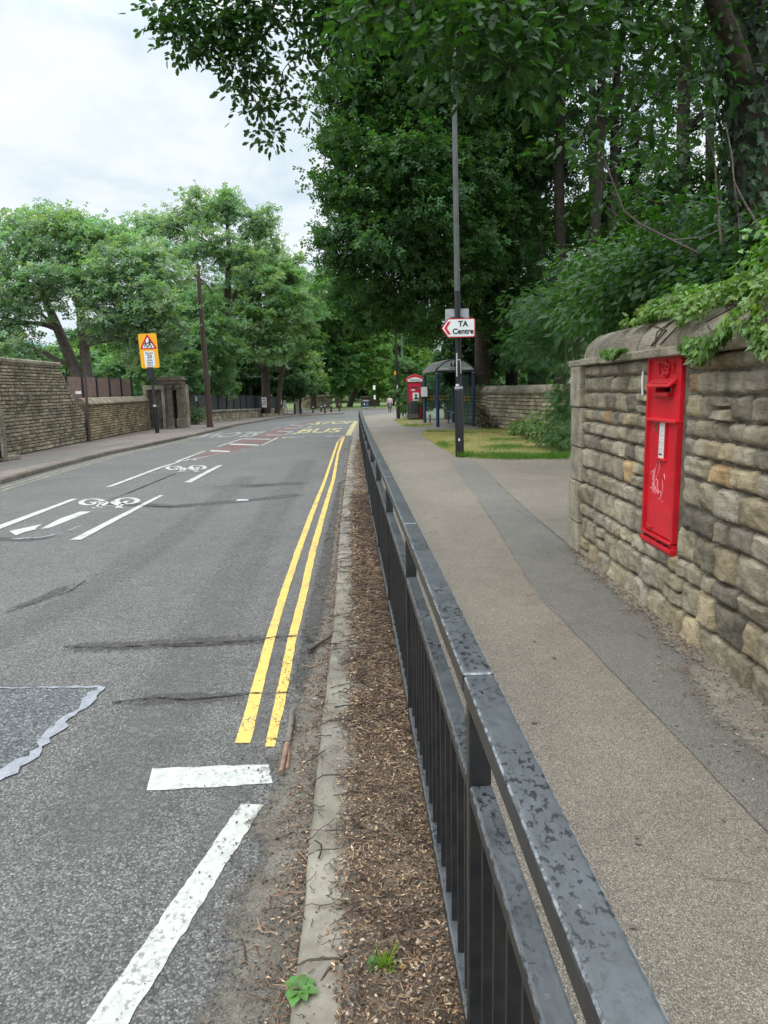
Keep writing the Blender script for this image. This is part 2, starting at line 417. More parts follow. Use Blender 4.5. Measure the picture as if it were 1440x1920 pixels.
# ------------------------------------------------------------------ world and sun
SUN_EL, SUN_AZ = R(52), R(215)     # high, from behind and a little to the left
w = bpy.data.worlds.new('World'); scene.world = w; w.use_nodes = True
nt = w.node_tree; nt.nodes.clear()
wo = nt.nodes.new('ShaderNodeOutputWorld'); bg = nt.nodes.new('ShaderNodeBackground')
sky = nt.nodes.new('ShaderNodeTexSky'); sky.sky_type = 'NISHITA'; sky.sun_disc = False
sky.sun_elevation = SUN_EL; sky.sun_rotation = SUN_AZ; sky.air_density = 1.0; sky.dust_density = 2.0
tc = nt.nodes.new('ShaderNodeTexCoord'); sp = nt.nodes.new('ShaderNodeSeparateXYZ'); nt.links.new(tc.outputs['Generated'], sp.inputs[0])
def wmath(op, a, b):
    m = nt.nodes.new('ShaderNodeMath'); m.operation = op
    for i, v in enumerate((a, b)):
        if isinstance(v, (int, float)): m.inputs[i].default_value = v
        else: nt.links.new(v, m.inputs[i])
    return m.outputs[0]
zz = wmath('ADD', wmath('MAXIMUM', sp.outputs['Z'], 0.0), .18)
cb = nt.nodes.new('ShaderNodeCombineXYZ')
nt.links.new(wmath('DIVIDE', sp.outputs['X'], zz), cb.inputs[0]); nt.links.new(wmath('DIVIDE', sp.outputs['Y'], zz), cb.inputs[1])
cl = noise_out(nt, cb.outputs[0], 1.5, 9, .55, .35)
cloud = ramp(nt, cl, [(.3, (.5, .64, .77)), (.43, (.69, .805, .89)), (.55, (.88, .94, .975)), (.7, (1, 1, 1))])
lum = ramp(nt, sp.outputs['Z'], [(0, (.98, .98, .98)), (.25, (.93, .93, .93)), (.5, (1.0, 1.0, 1.0)), (1.0, (1.0, 1.0, 1.0))])
grad = nt.nodes.new('ShaderNodeMapRange'); grad.inputs['From Min'].default_value = .4; grad.inputs['From Max'].default_value = .95
grad.inputs['To Min'].default_value = 9.4; grad.inputs['To Max'].default_value = 40.0
nt.links.new(sp.outputs['Z'], grad.inputs['Value'])
v1 = nt.nodes.new('ShaderNodeVectorMath'); v1.operation = 'SCALE'
nt.links.new(mixc(nt, 1.0, cloud, lum, 'MULTIPLY'), v1.inputs[0]); nt.links.new(grad.outputs[0], v1.inputs['Scale'])
nt.links.new(mixc(nt, .08, v1.outputs[0], sky.outputs[0]), bg.inputs[0])
bg.inputs[1].default_value = .125
nt.links.new(bg.outputs[0], wo.inputs[0])
sl = bpy.data.lights.new('sun', 'SUN'); sl.energy = 1.5; sl.angle = R(25); sl.color = (1, .96, .9)
so = bpy.data.objects.new('sun', sl); C.objects.link(so)
sd = Vector((math.sin(SUN_AZ) * math.cos(SUN_EL), math.cos(SUN_AZ) * math.cos(SUN_EL), math.sin(SUN_EL)))
so.rotation_euler = sd.to_track_quat('Z', 'Y').to_euler(); so.location = (0, 0, 30)

# ------------------------------------------------------------------ setting: ground, road, footways
KRP = [(-4, -.2), (1.6, -.272), (2.8, -.315), (5.06, -.385), (8.3, -.53), (11.9, -.66), (18.3, -.87), (25, -1.05), (31, -1.2), (39, -1.28), (47, -1.29), (54.4, -1.2), (60, -.5), (66, .6), (71, 1.9), (74.5, 4.0), (76.5, 9), (77.2, 16), (77.4, 34)]
KLP = [(-4, -7.0), (8, -7.25), (14, -7.6), (16, -7.74), (18, -7.85), (20.7, -7.9), (23, -7.72), (28.5, -7.42), (35, -7.35), (45, -7.7), (54.8, -8.05), (63, -8.1), (66.5, -7.6), (69.2, -4.9), (70.2, -3.8), (71.5, -3.7), (73, -4.6), (75, -6.6), (76.3, -10), (76.6, -20)]
def interp(P, y):
    return float(np.interp(y, [p[0] for p in P], [p[1] for p in P]))
RXP = lambda y: .265 - .0444 * y
KR = lambda y: interp(KRP, y)
KL = lambda y: interp(KLP, y)

def strip(name, ys, xl, xr, h, mat, kind='structure', parent=None, jit=0.0, nx=1):
    vs = []; fs = []
    for y in ys:
        a = xl(y); b = xr(y)
        for k in range(nx + 1):
            x = a + (b - a) * k / nx
            vs.append((x + (rnd.uniform(-jit, jit) if k in (0, nx) else 0), y, G(y) + h))
    for i in range(len(ys) - 1):
        for k in range(nx):
            q = i * (nx + 1) + k
            fs.append((q, q + 1, q + nx + 2, q + nx + 1))
    mb = MB(); mb.add(vs, fs)
    o = mb.build(name, mat, parent)
    if kind: o['kind'] = kind
    return o

def ysamp(a, b, s): return [a + (b - a) * i / max(1, round((b - a) / s)) for i in range(max(1, round((b - a) / s)) + 1)]

strip('ground', [-40, 0, 36, 40, 50, 60, 66, 100, 300, 1500], lambda y: -900, lambda y: 900, -.06, MT['earth'])
strip('road', [-6] + ysamp(0, 36, 6) + ysamp(38, 66, 2) + [81.4], lambda y: -24, lambda y: 36, 0.0, MT['road'])
strip('right_pavement', ysamp(-4, 77.3, .7), lambda y: KR(y) + .13, lambda y: 34, .1, MT['pave'])
strip('left_pavement', ysamp(-4, 76.5, .7), lambda y: -20, lambda y: KL(y) - .14, .1, MT['pave_pink'])
strip('left_pavement_patch', ysamp(9, 24.5, .6), lambda y: KL(y) - 1.35 - .35 * math.sin(y * .5), lambda y: KL(y) - .55 - .2 * math.sin(y * .9), .104, MT['trench'])
strip('far_pavement', [81.5, 83.0], lambda y: -24, lambda y: 36, .1, MT['pave_pink'])
strip('far_grass_bank', [83.0, 86, 95, 120, 160], lambda y: -60, lambda y: 60, .12, MT['green'])
mb = MB(); mb.box((6, 81.44, G(80) + .05), (60, .12, .1)); o = mb.build('far_kerb', MT['kerb']); o['kind'] = 'structure'
# trench reinstatement along the footway, measured on the photo
tl = [at(x, y, .1) for x, y in ((845, 866), (925, 978), (1003, 1112), (1135, 1245), (1250, 1365), (1440, 1560), (1560, 1690))]
tlx = sorted((p.y, p.x) for p in tl)
def trench_l(y): return float(np.interp(y, [p[0] for p in tlx], [p[1] for p in tlx]))
tr = [at(x, y, .1) for x, y in ((897, 868), (962, 935), (1055, 1015))]
trx = [(0, 1.93), (6.9, 1.93)] + sorted((p.y, p.x) for p in tr)[0:]
trx = sorted(p for p in trx if p[0] <= 6.9 or p[0] > 7.0)
def trench_r(y): return float(np.interp(y, [p[0] for p in trx], [p[1] for p in trx]))
strip('right_pavement_trench', ysamp(1.2, 15.6, .25), trench_l, trench_r, .104, MT['trench'], jit=.012)

def seam(pts, wd, mat, h=.1075, jit=.004):
    out = []
    for i in range(len(pts) - 1):
        n = max(1, int((pts[i + 1] - pts[i]).length / .04)); out += [pts[i].lerp(pts[i + 1], k / n) for k in range(n)]
    vs = []
    for i, p in enumerate(out):
        d = out[min(i + 1, len(out) - 1)] - out[max(i - 1, 0)]; d.normalize(); s_ = Vector((-d.y, d.x, 0)); q = wd * (.3 + 1.1 * abs(noise.noise((p.x * 6, p.y * 6, 2))))
        j = rnd.uniform(-jit, jit); vs += [Vector((p.x, p.y, h)) + s_ * (q / 2 + j), Vector((p.x, p.y, h)) - s_ * (q / 2 - j)]
    mb = MB(); mb.add(vs, [(2 * i, 2 * i + 1, 2 * i + 3, 2 * i + 2) for i in range(len(out) - 1)])
    o = mb.build('pavement_crack', mat); o['kind'] = 'structure'
seam([Vector((trench_l(y), y, .1)) for y in (1.3, 2, 3, 4.5, 6, 8, 10)], .005, MT['seamdark'])
seam([Vector((trench_r(y), y, .1)) for y in (7.2, 9, 12, 15)], .014, MT['seamdark'])
seam([at(x, y, .1) for x, y in ((1065, 1022), (1020, 985), (965, 955), (925, 950))], .016, MT['seamdark'])
seam([at(x, y, .1) for x, y in ((1180, 1590), (1260, 1610), (1330, 1650), (1440, 1660))], .005, MT['seamdark'])
mb = MB()
for _ in range(46):
    y = 1.0 + 9 * rnd.random() ** 1.4; x = rnd.uniform(RXP(y) + .12, 1.7); r_ = rnd.uniform(.006, .016)
    mb.add([(x + r_ * math.cos(q * PI / 4) * rnd.uniform(.7, 1.2), y + r_ * math.sin(q * PI / 4) * rnd.uniform(.7, 1.2), .1078) for q in range(8)], [tuple(range(8))])
o = mb.build('pavement_stain', MT['seamdark']); o['kind'] = 'structure'
def kerb(name, K, sgn, y0, y1, n_of, w=.13, h=.104, tint=(1, 1, 1)):
    mb = MB(); y = y0
    while y < y1:
        L = n_of(y)
        a = Vector((K(y + .006), y + .006, G(y))); b = Vector((K(y + L - .006), y + L - .006, G(y + L)))
        if abs(b.x - a.x) > 2.5 * L: b.x = a.x + math.copysign(2.5 * L, b.x - a.x)
        t = rnd.uniform(.85, 1.12); tt = (t * tint[0], t * tint[1] * rnd.uniform(.97, 1.02), t * tint[2] * rnd.uniform(.93, 1.0))
        d = (b - a).normalized(); s = Vector((d.y, -d.x, 0)) * sgn
        k = max(2, int(L / .08)) if y < 8 else 2
        vs = []; fs = []
        dz = rnd.uniform(-.006, .006) if y < 12 else 0
        for i in range(k + 1):
            p = a + (b - a) * i / k
            j = (lambda: rnd.uniform(-.004, .004)) if y < 8 else (lambda: 0)
            end = .012 if i in (0, k) and y < 12 else 0
            for ox, oz in ((.0, -.08), (.0 + j(), h - .025), (.012 + end * .3 + j(), h - .006 - end), (.03 + j(), h - end * .6 + j() * .4), (w + j(), h - end * .5 + j() * .4), (w + .002, -.06)):
                vs.append(p + s * ox + Vector((0, 0, oz + (dz if oz > 0 else 0))))
        for i in range(k):
            for q in range(5): fs.append((i * 6 + q, i * 6 + q + 1, i * 6 + q + 7, i * 6 + q + 6))
        fs.append(tuple(range(6))); fs.append(tuple(k * 6 + q for q in range(5, -1, -1)))
        if sgn < 0: fs = [f[::-1] for f in fs]
        mb.add(vs, fs, tt); y += L
    o = mb.build(name, MT['kerb'], smooth=40); o['kind'] = 'structure'; return o
KB = [.46, .42, .5, .44, .62, .5, .55]
kerb('right_kerb', KR, 1, .3, 77, lambda y: KB[int(y * 7) % 7] if y < 4 else (.7 if y < 16 else .9 if y < 50 else .3), w=.135)
kerb('left_kerb', KL, -1, -3, 76.3, lambda y: .9 if y < 55 else .3, w=.14, tint=(.62, .6, .57))

# ------------------------------------------------------------------ road markings (thin sheets on the road)
def ribbon(name, pairs, mat, h=.004, jit=.006, step=.12, parent=None):
    """pairs of left/right points measured on the photo, laid on the road"""
    P = [(at(*a), at(*b)) for a, b in pairs]
    vs = []; fs = []
    for i in range(len(P) - 1):
        n = max(1, int(((P[i + 1][0] + P[i + 1][1]) - (P[i][0] + P[i][1])).length / 2 / step))
        n = min(n, 60)
        for k in range(n + (1 if i == len(P) - 2 else 0)):
            t = k / n
            for s_ in (0, 1):
                q = P[i][s_].lerp(P[i + 1][s_], t)
                vs.append((q.x + rnd.uniform(-jit, jit), q.y + rnd.uniform(-jit, jit), G(q.y) + h))
    for i in range(len(vs) // 2 - 1): fs.append((2 * i, 2 * i + 1, 2 * i + 3, 2 * i + 2))
    mb = MB(); mb.add(vs, fs); o = mb.build(name, mat); o['kind'] = 'structure'; return o

ribbon('yellow_road_marking', [((441, 1394), (470, 1394)), ((469, 1301), (490.4, 1301)), ((498.5, 1198), (515, 1198)), ((524, 1117), (538, 1117)), ((552.7, 1035), (564.5, 1035)), ((578, 968), (587.5, 968)), ((607, 900), (612, 900)), ((620.5, 860), (625, 860)), ((631.5, 829), (635, 829))], MT['yellow'], jit=.003)
ribbon('yellow_road_marking', [((631.5, 828.5), (636, 828.5)), ((641, 817), (645, 817))], MT['yellow_old'])
ribbon('yellow_road_marking', [((498, 1401), (515, 1401)), ((517.5, 1301), (538, 1301)), ((540, 1198), (556, 1198)), ((561, 1117), (575.5, 1117)), ((580, 1035), (592.5, 1035)), ((600, 968), (609.5, 968)), ((622, 900), (628, 900)), ((632, 849), (636, 849)), ((641, 819), (647, 819))], MT['yellow'], jit=.003)
ribbon('yellow_road_marking', [((647, 817), (658, 817)), ((658, 797), (668, 797)), ((664, 792.5), (672, 792.5)), ((671, 789.5), (677, 789.5))], MT['yellow_new'])
ribbon('white_road_marking', [((286, 1442), (275, 1484)), ((505, 1434), (512, 1470))], MT['white'], jit=.005, step=.04)
a0, b0 = at(452, 1508), at(494, 1510); a1, b1 = at(165, 1920), at(240, 1920)
mb = MB(); vs = []
for k in range(60):
    t = k / 40
    for p, q in ((a0, a1), (b0, b1)):
        v = p.lerp(q, t); vs.append((v.x + rnd.uniform(-.004, .004), v.y + rnd.uniform(-.003, .003), .004))
mb.add(vs, [(2 * i, 2 * i + 1, 2 * i + 3, 2 * i + 2) for i in range(59)])
o = mb.build('white_road_marking', MT['white']); o['kind'] = 'structure'
for k_, (o1, o2) in enumerate(((.24, .29), (.43, .48))):
    strip('yellow_road_marking', ysamp(4, 31.5, .5), lambda y: KL(y) + o1, lambda y: KL(y) + o2, .0045, MT['yellow_old'], jit=.01)
for pr in ([((-130, 1035), (-130, 1046)), ((0, 985), (0, 993)), ((135, 936), (145, 936))],
           [((132, 1013), (152, 1013)), ((298, 929.5), (307, 929))],
           [((198, 914), (210, 913)), ((297, 877), (306, 876.5)), ((335, 866), (343, 865))],
           [((345, 905), (358, 905)), ((409, 873), (418, 872.5))],
           [((335, 866), (343, 865.5)), ((402, 853), (409, 852)), ((487, 836.5), (492, 835.5)), ((519, 821), (524, 820.5))],
           [((528, 817.5), (534, 817)), ((547, 808.5), (552, 808))], [((554, 804.5), (558, 804)), ((564, 800), (568, 799.5))],
           [((572, 797), (575, 796.5)), ((583, 793), (586, 792.5))], [((587, 791.5), (590, 791)), ((608, 786), (611, 785.5))], [((616, 785), (619, 784.5)), ((626, 783), (629, 782.5))],
           [((328, 866), (333, 866.5)), ((382, 846), (387, 845.5))], [((406, 838), (410, 838)), ((453, 822.5), (457, 822.5))],
           [((469, 817.5), (473, 817.5)), ((497, 809), (501, 809))], [((509, 805.6), (512, 805.6)), ((530, 800), (533, 799.7))], [((542, 798), (545, 798)), ((557, 794), (560, 793.8))],
           [((348, 861), (352, 863)), ((366, 861), (370, 863))], [((395, 844), (395, 846.5)), ((431, 846), (431, 848.5))],
           [((432, 832), (430, 834)), ((486, 834), (484, 836))], [((455, 822), (453, 824)), ((509, 823), (507, 825))], [((500, 815), (498, 816.5)), ((534, 815.5), (532, 817))],
           [((521, 808), (520, 809.4)), ((547, 808.4), (546, 809.8))], [((534, 802.5), (533, 803.8)), ((559, 802.8), (558, 804))], [((548, 798), (547, 799)), ((570, 798), (569, 799))],
           [((531, 820), (531, 821.2)), ((571, 819), (571, 820.2))], [((610, 818), (610, 819.2)), ((647, 817), (647, 818.2))]):
    ribbon('white_road_marking', pr, MT['white_old'] if pr[0][0][1] < 830 else MT['white'], h=.0075, step=.25, jit=.004)
ribbon('red_road_surfacing', [((352, 863), (362, 861)), ((388, 847), (435, 848)), ((455, 824), (520, 822)), ((500, 810), (550, 807)), ((535, 801), (571, 797)), ((560, 794.5), (586, 791.5)), ((585, 789), (600, 787))], MT['red'], step=.6)
for q in (((527, 821.5), (531, 821)), ((545, 814), (550, 813)), ((556, 809.5), (560, 808.5)), ((566, 805.5), (569, 804.8)), ((590, 796), (594, 795)), ((575, 801.5), (578, 801))):
    (x0, y0), (x1, y1) = q
    ribbon('yellow_road_marking', [((x0, y0), (x0 + 5, y0 + .6)), ((x1 + 3, y1 - 1.0), (x1 + 8, y1 - .4))], MT['yellow_new'], h=.008, step=.5)

MT['stain'] = drift('dark road stain', (.085, .082, .077), (.11, .107, .1), 6)
MT['pale_stain'] = drift('pale road wear', (.15, .147, .14), (.175, .171, .163), 5)
def stain(px, wd, mat='stain', h=.0025, a0=.44):
    P = [at(*p) for p in px]; pts = []
    for i in range(len(P) - 1):
        n = max(1, int((P[i + 1] - P[i]).length / .08)); pts += [P[i].lerp(P[i + 1], k / n) for k in range(n)]
    pts.append(P[-1]); mb = MB(); vs = []; tt = []; m = 6
    for i, p in enumerate(pts):
        d = pts[min(i + 1, len(pts) - 1)] - pts[max(i - 1, 0)]; d.normalize(); s_ = Vector((-d.y, d.x, 0))
        e = min(1, i / 5, (len(pts) - 1 - i) / 5)
        for k in range(m + 1):
            q = k / m - .5; vs.append(p + s_ * q * wd + Vector((0, 0, h))); tt.append((1, 1, 1, a0 * e * (1 - (2 * q) ** 2)))
    mb.add(vs, [(i * (m + 1) + k + 1, i * (m + 1) + k, (i + 1) * (m + 1) + k, (i + 1) * (m + 1) + k + 1) for i in range(len(pts) - 1) for k in range(m)]); mb.t = tt
    o = mb.build('road_stain', MT[mat]); o['kind'] = 'structure'
for px, wd in (([(60, 1214), (210, 1213), (350, 1205), (480, 1200), (600, 1192)], .3), ([(150, 1325), (290, 1312), (410, 1308), (560, 1300)], .22), ([(-40, 1160), (60, 1130), (160, 1085)], .2),
               ([(-60, 1010), (60, 1012), (150, 1000)], .35), ([(560, 1330), (585, 1180), (620, 1010), (642, 900)], .22), ([(180, 942), (320, 950), (450, 940), (590, 925)], .5), ([(430, 915), (520, 908), (600, 905)], .6)):
    stain(px, wd)
for px, wd in (([(300, 1900), (400, 1600), (470, 1400), (530, 1150)], .3), ([(-100, 1250), (150, 1120), (330, 1000), (470, 890)], .7), ([(100, 1700), (300, 1350), (430, 1100), (520, 950), (580, 860)], .8)):
    stain(px, wd, 'pale_stain', .0018, .36)
def road_word(name, s, x0, x1, y0, y1, mat, flip=False):
    """word painted on the road between photo columns x0..x1 and rows y0..y1"""
    xm, ym = (x0 + x1) / 2, (y0 + y1) / 2
    c = at(xm, ym); l = at(x0, ym); r_ = at(x1, ym); f = at(xm, y0).y; n_ = at(xm, y1).y
    W, D = (r_ - l).length, f - n_
    sl = (G(f) - G(n_)) / D
    ax = Vector((1, 0, 0)); ay = Vector((0, 1, sl))
    if flip: ax, ay = -ax, -ay
    o = text(name, s, mat, None, (0, 0, 0), (1, 0, 0), (0, 1, 0), 1.0, d=0, off=.02)
    co = np.array([v.co for v in o.data.vertices]); mn, mx_ = co.min(0), co.max(0)
    for v in o.data.vertices:
        u = (v.co.x - mn[0]) / (mx_[0] - mn[0]) - .5; t = (v.co.y - mn[1]) / (mx_[1] - mn[1]) - .5
        q = ax * u * W + ay * t * D
        v.co = Vector((c.x + q.x, c.y + q.y, G(c.y) + sl * (q.y) + .006))
    o['kind'] = 'structure'
    return o
road_word('slow_road_marking', 'SLOW', 376, 480, 810.5, 820, MT['white_old'], True)
road_word('bus_road_marking', 'BUS', 566, 636, 803.3, 811.5, MT['yellow_new'])
road_word('stop_road_marking', 'STOP', 600, 655, 790, 795, MT['yellow_new'])

def cycle_symbol(x0, x1, y0, y1):
    xm, ym = (x0 + x1) / 2, (y0 + y1) / 2
    c = at(xm, ym); W = (at(x1, ym) - at(x0, ym)).length; D = at(xm, y0).y - at(xm, y1).y
    sh = -.045
    mb = MB()
    def P(u, v): return Vector((c.x + u * W / 2 + v * D / 2 * -.35, c.y + v * D / 2, .0065))
    def seg(pts, wd, closed=False):
        pts = list(pts); n = len(pts); vs = []; fs = []
        for i, (u, v) in enumerate(pts):
            a = pts[i - 1] if (i or closed) else pts[i]; b = pts[(i + 1) % n] if (i < n - 1 or closed) else pts[i]
            d = P(*b) - P(*a); d.normalize(); s_ = Vector((-d.y, d.x, 0)) * wd / 2
            vs += [P(u, v) - s_, P(u, v) + s_]
        for i in range(n if closed else n - 1):
            j = (i + 1) % n; fs.append((2 * i, 2 * j, 2 * j + 1, 2 * i + 1))
        mb.add(vs, fs)
    def ring(u, v, ru, rv): seg([(u + ru * math.cos(t * PI / 12), v + rv * math.sin(t * PI / 12)) for t in range(24)], .085, True)
    # seen by riders coming the other way: wheels at the far edge
    ring(-.6, .35, .36, .55); ring(.62, .4, .36, .55)
    seg([(-.6, .35), (-.28, -.45), (.36, -.4), (.02, .35), (-.6, .35)], .08)
    seg([(.02, .35), (-.34, -.68)], .08); seg([(.62, .4), (.3, -.78)], .08); seg([(.3, -.78), (.5, -.8)], .08); seg([(-.52, -.72), (-.18, -.66)], .1)
    o = mb.build('cycle_road_marking', MT['white']); o['kind'] = 'structure'
cycle_symbol(152, 256, 934, 955); cycle_symbol(316, 385, 873, 886)
# worn arrow below the first cycle symbol
ribbon('white_road_marking', [((151, 959.5), (171, 959.5)), ((112, 973), (131, 975)), ((76, 992), (91, 991))], MT['white'], jit=.004)
mb = MB(); mb.add([at(x, y) + Vector((0, 0, .008)) for x, y in ((17, 997), (79, 983.5), (70, 989), (67, 994), (48, 998), (30, 1005))], [(0, 1, 2, 3, 4, 5)])
o = mb.build('white_road_marking', MT['white']); o['kind'] = 'structure'

# repaired patch at the left, with its ragged band of sealant
def ragged(name, px, mat, h, width=None, jit=.01, closed=False, step=.04):
    P = [at(*p) for p in px]; vs = []; fs = []; pts = []
    for i in range(len(P) - 1):
        n = max(1, int((P[i + 1] - P[i]).length / step))
        pts += [P[i].lerp(P[i + 1], k / n) for k in range(n)]
    pts.append(P[-1])
    for i, p in enumerate(pts):
        d = pts[min(i + 1, len(pts) - 1)] - pts[max(i - 1, 0)]; d.normalize(); s_ = Vector((-d.y, d.x, 0))
        w_ = width * (.75 + .5 * noise.noise((p.x * 3, p.y * 3, 1)))
        vs += [p + s_ * (w_ / 2 + rnd.uniform(-jit, jit)) + Vector((0, 0, h)), p - s_ * (w_ / 2 + rnd.uniform(-jit, jit)) + Vector((0, 0, h))]
    mb = MB(); mb.add(vs, [(2 * i, 2 * i + 1, 2 * i + 3, 2 * i + 2) for i in range(len(pts) - 1)])
    o = mb.build(name, mat); o['kind'] = 'structure'; return o
mb = MB(); mb.add([at(x, y) + Vector((0, 0, .003)) for x, y in ((-500, 1292), (0, 1292), (185, 1290), (120, 1360), (0, 1455), (-300, 1640))], [(5, 4, 3, 2, 1, 0)])
o = mb.build('road_patch', MT['patch']); o['kind'] = 'structure'
ragged('road_patch_sealant', [(-400, 1293), (0, 1292), (90, 1290), (192, 1289)], MT['seal'], .007, .03, .011)
ragged('road_patch_sealant', [(190, 1290), (150, 1330), (105, 1370), (60, 1420), (0, 1458), (-200, 1580)], MT['seal'], .0075, .08, .024)
for px in ([(120, 1214), (210, 1216), (300, 1210), (400, 1206), (480, 1202), (512, 1196), (556, 1194)], [(300, 1213), (380, 1212), (440, 1207)],
           [(210, 1320), (290, 1310), (350, 1314), (410, 1309), (470, 1302), (500, 1302), (540, 1300)],
           [(10, 1150), (70, 1130), (130, 1110), (160, 1090)], [(260, 948), (310, 951), (360, 950)], [(400, 914), (460, 909), (520, 912)], [(200, 940), (240, 925), (330, 888)],
           [(100, 900), (140, 897), (170, 893)]):
    ragged('road_crack', px, MT['crack'], .0095, .013 if px[0][1] > 1000 else .03, .006, step=.025)
ragged('road_sealant_smear', [(20, 1011), (80, 1007), (120, 998), (152, 985)], MT['seal'], .003, .05, .03)
p = at(455, 938.5); mb = MB(); mb.box(p + Vector((0, 0, .006)), (.19, .13, .012)); mb.box(p + Vector((0, 0, .013)), (.14, .08, .006), tint=(1.3, 1.3, 1.3))
tag(mb.build('stop_tap_cover', MT['sign_back'], bevel=.003), 'small grey metal cover set in the road surface', 'cover')

# ------------------------------------------------------------------ stone walling
def walling(mb, u0, u1, z0, z1, place, courses, lens, depth=.05, res=None, hole=None, tints=None, rough=.012, seed=1, gap=.008, base_z=None):
    """coursed rubble: each stone a pillowed, warped, roughened face standing out of the joint"""
    r = random.Random(seed)
    z = z0
    while z < z1 - .02:
        f = (z - z0) / (z1 - z0)
        h = r.uniform(*courses) * (1.25 - .5 * f)
        if hole and z < hole[2] and z + h > hole[2] - .05: h = hole[2] - z
        if z + h > z1 - .04: h = z1 - z
        spans = [(u0, u1)]
        if hole and z + h / 2 > hole[2]: spans = [(u0, hole[0]), (hole[1], u1)]
        for a, b in spans:
            u = a
            while u < b - .01:
                L = r.uniform(*lens) * (.8 + h * 2.2)
                if b - u - L < lens[0] * .7: L = b - u
                nu = max(2, int(L / res)) if res else 2
                nv = max(2, int(h / res)) if res else 2
                split = res and h > .14 and r.random() < .1
                for (za, zb) in (((z, z + h * .48), (z + h * .52, z + h)) if split else ((z, z + h),)):
                    g = gap
                    j = min(.014, h * .1)
                    cs = [(u + g + r.uniform(-j, j) * .5, za + g + r.uniform(-j, j) * .6), (u + L - g + r.uniform(-j, j) * .5, za + g + r.uniform(-j, j) * .6),
                          (u + L - g + r.uniform(-j, j) * .5, zb - g + r.uniform(-j, j) * .6), (u + g + r.uniform(-j, j) * .5, zb - g + r.uniform(-j, j) * .6)]
                    D = depth * r.uniform(.7, 1.25) * (.35 if hole and u < hole[0] < u + L + .02 and z > hole[2] - .02 else 1.0); tilt = r.uniform(-.25, .25); tiltv = r.uniform(-.3, .3); sd_ = r.uniform(0, 99)
                    t = r.uniform(.72, 1.18)
                    tint = tints(r, f) if tints else (t, t * r.uniform(.95, 1.0), t * r.uniform(.86, .98))
                    ns = max(3, nv)
                    vs = []; fs = []
                    for jv in range(nv + 1):
                        for iu in range(nu + 1):
                            p_ = iu / nu; q = jv / ns if False else jv / nv
                            uu = (cs[0][0] * (1 - p_) + cs[1][0] * p_) * (1 - q) + (cs[3][0] * (1 - p_) + cs[2][0] * p_) * q
                            zz_ = (cs[0][1] * (1 - p_) + cs[1][1] * p_) * (1 - q) + (cs[3][1] * (1 - p_) + cs[2][1] * p_) * q
                            A = abs(2 * p_ - 1); B = abs(2 * q - 1)
                            if res:
                                d = D * (1 - A ** 11) ** .5 * (1 - B ** 8) ** .5 * (1 + tilt * (2 * p_ - 1) + tiltv * (2 * q - 1))
                                d += (rough * 1.3 * noise.noise((uu * 9, zz_ * 9, sd_)) + rough * noise.noise((uu * 26, zz_ * 26, sd_))) if A < 1 and B < 1 else 0
                                if A == 1 or B == 1:
                                    d = -.012
                                    uu += .006 * noise.noise((uu * 14, zz_ * 14, sd_)); zz_ += .006 * noise.noise((uu * 14, zz_ * 14, sd_ + 7))
                            else:
                                d = -.02 if (A == 1 or B == 1) else D
                            vs.append(place(uu, zz_, d))
                    if not res:
                        # flat faced stone with a chamfered rim
                        e = .18
                        vs = [place(u_, z_, -.02) for u_, z_ in cs]
                        cx = sum(c[0] for c in cs) / 4; cz = sum(c[1] for c in cs) / 4
                        mx = .016
                        vs += [place(u_ + math.copysign(min(mx, abs(cx - u_) * .3), cx - u_), z_ + math.copysign(min(mx, abs(cz - z_) * .3), cz - z_), D * r.uniform(.7, 1.2)) for u_, z_ in cs]
                        fs = [(4, 5, 6, 7), (0, 1, 5, 4), (1, 2, 6, 5), (2, 3, 7, 6), (3, 0, 4, 7)]
                    else:
                        for jv in range(nv):
                            for iu in range(nu):
                                k = jv * (nu + 1) + iu; fs.append((k, k + 1, k + nu + 2, k + nu + 1))
                    mb.add(vs, fs, tint)
                u += L
        z += h

# near wall: face at x = 1.93 looking at the road, running along y, ending at y = 7.0
WX = 1.93
wall = thing('stone_wall', 'rough coursed gritstone wall by the footway with a red post box built into it', 'stone wall', (2.1, 4.5, .1))
def near_tint(r, f):
    t = r.uniform(.78, 1.12)
    if r.random() < .045 and f > .25: return (t * 1.3, t * 1.0, t * .7)
    if r.random() < .1: return (t * 1.1, t * 1.02, t * .85)
    if r.random() < .1: return (t * .62, t * .62, t * .62)
    return (t, t * r.uniform(.97, 1.01), t * r.uniform(.88, 1.0))
PBX = (4.588, 5.14, .60)
mb = MB()
walling(mb, .3, 6.78, .06, 1.885, lambda u, z, d: Vector((WX - d, u, z)), (.125, .185), (.13, .29), .032, .02, hole=(4.535, 5.155, .592), tints=near_tint, seed=5, gap=.0045)
stw = mb.build('stonework', MT['stone'], wall, smooth=75)
mb = MB()
for (a, b) in ((0.0, 4.585), (5.145, 7.04)): mb.box((WX + .206, (a + b) / 2, .96), (.4, b - a, 1.86))
mb.box((WX + .206, 4.865, .315), (.4, .56, .54)); mb.box((WX + .3, 4.865, 1.245), (.24, .56, 1.29))
mb.build('wall_core', MT['mortar'], wall)
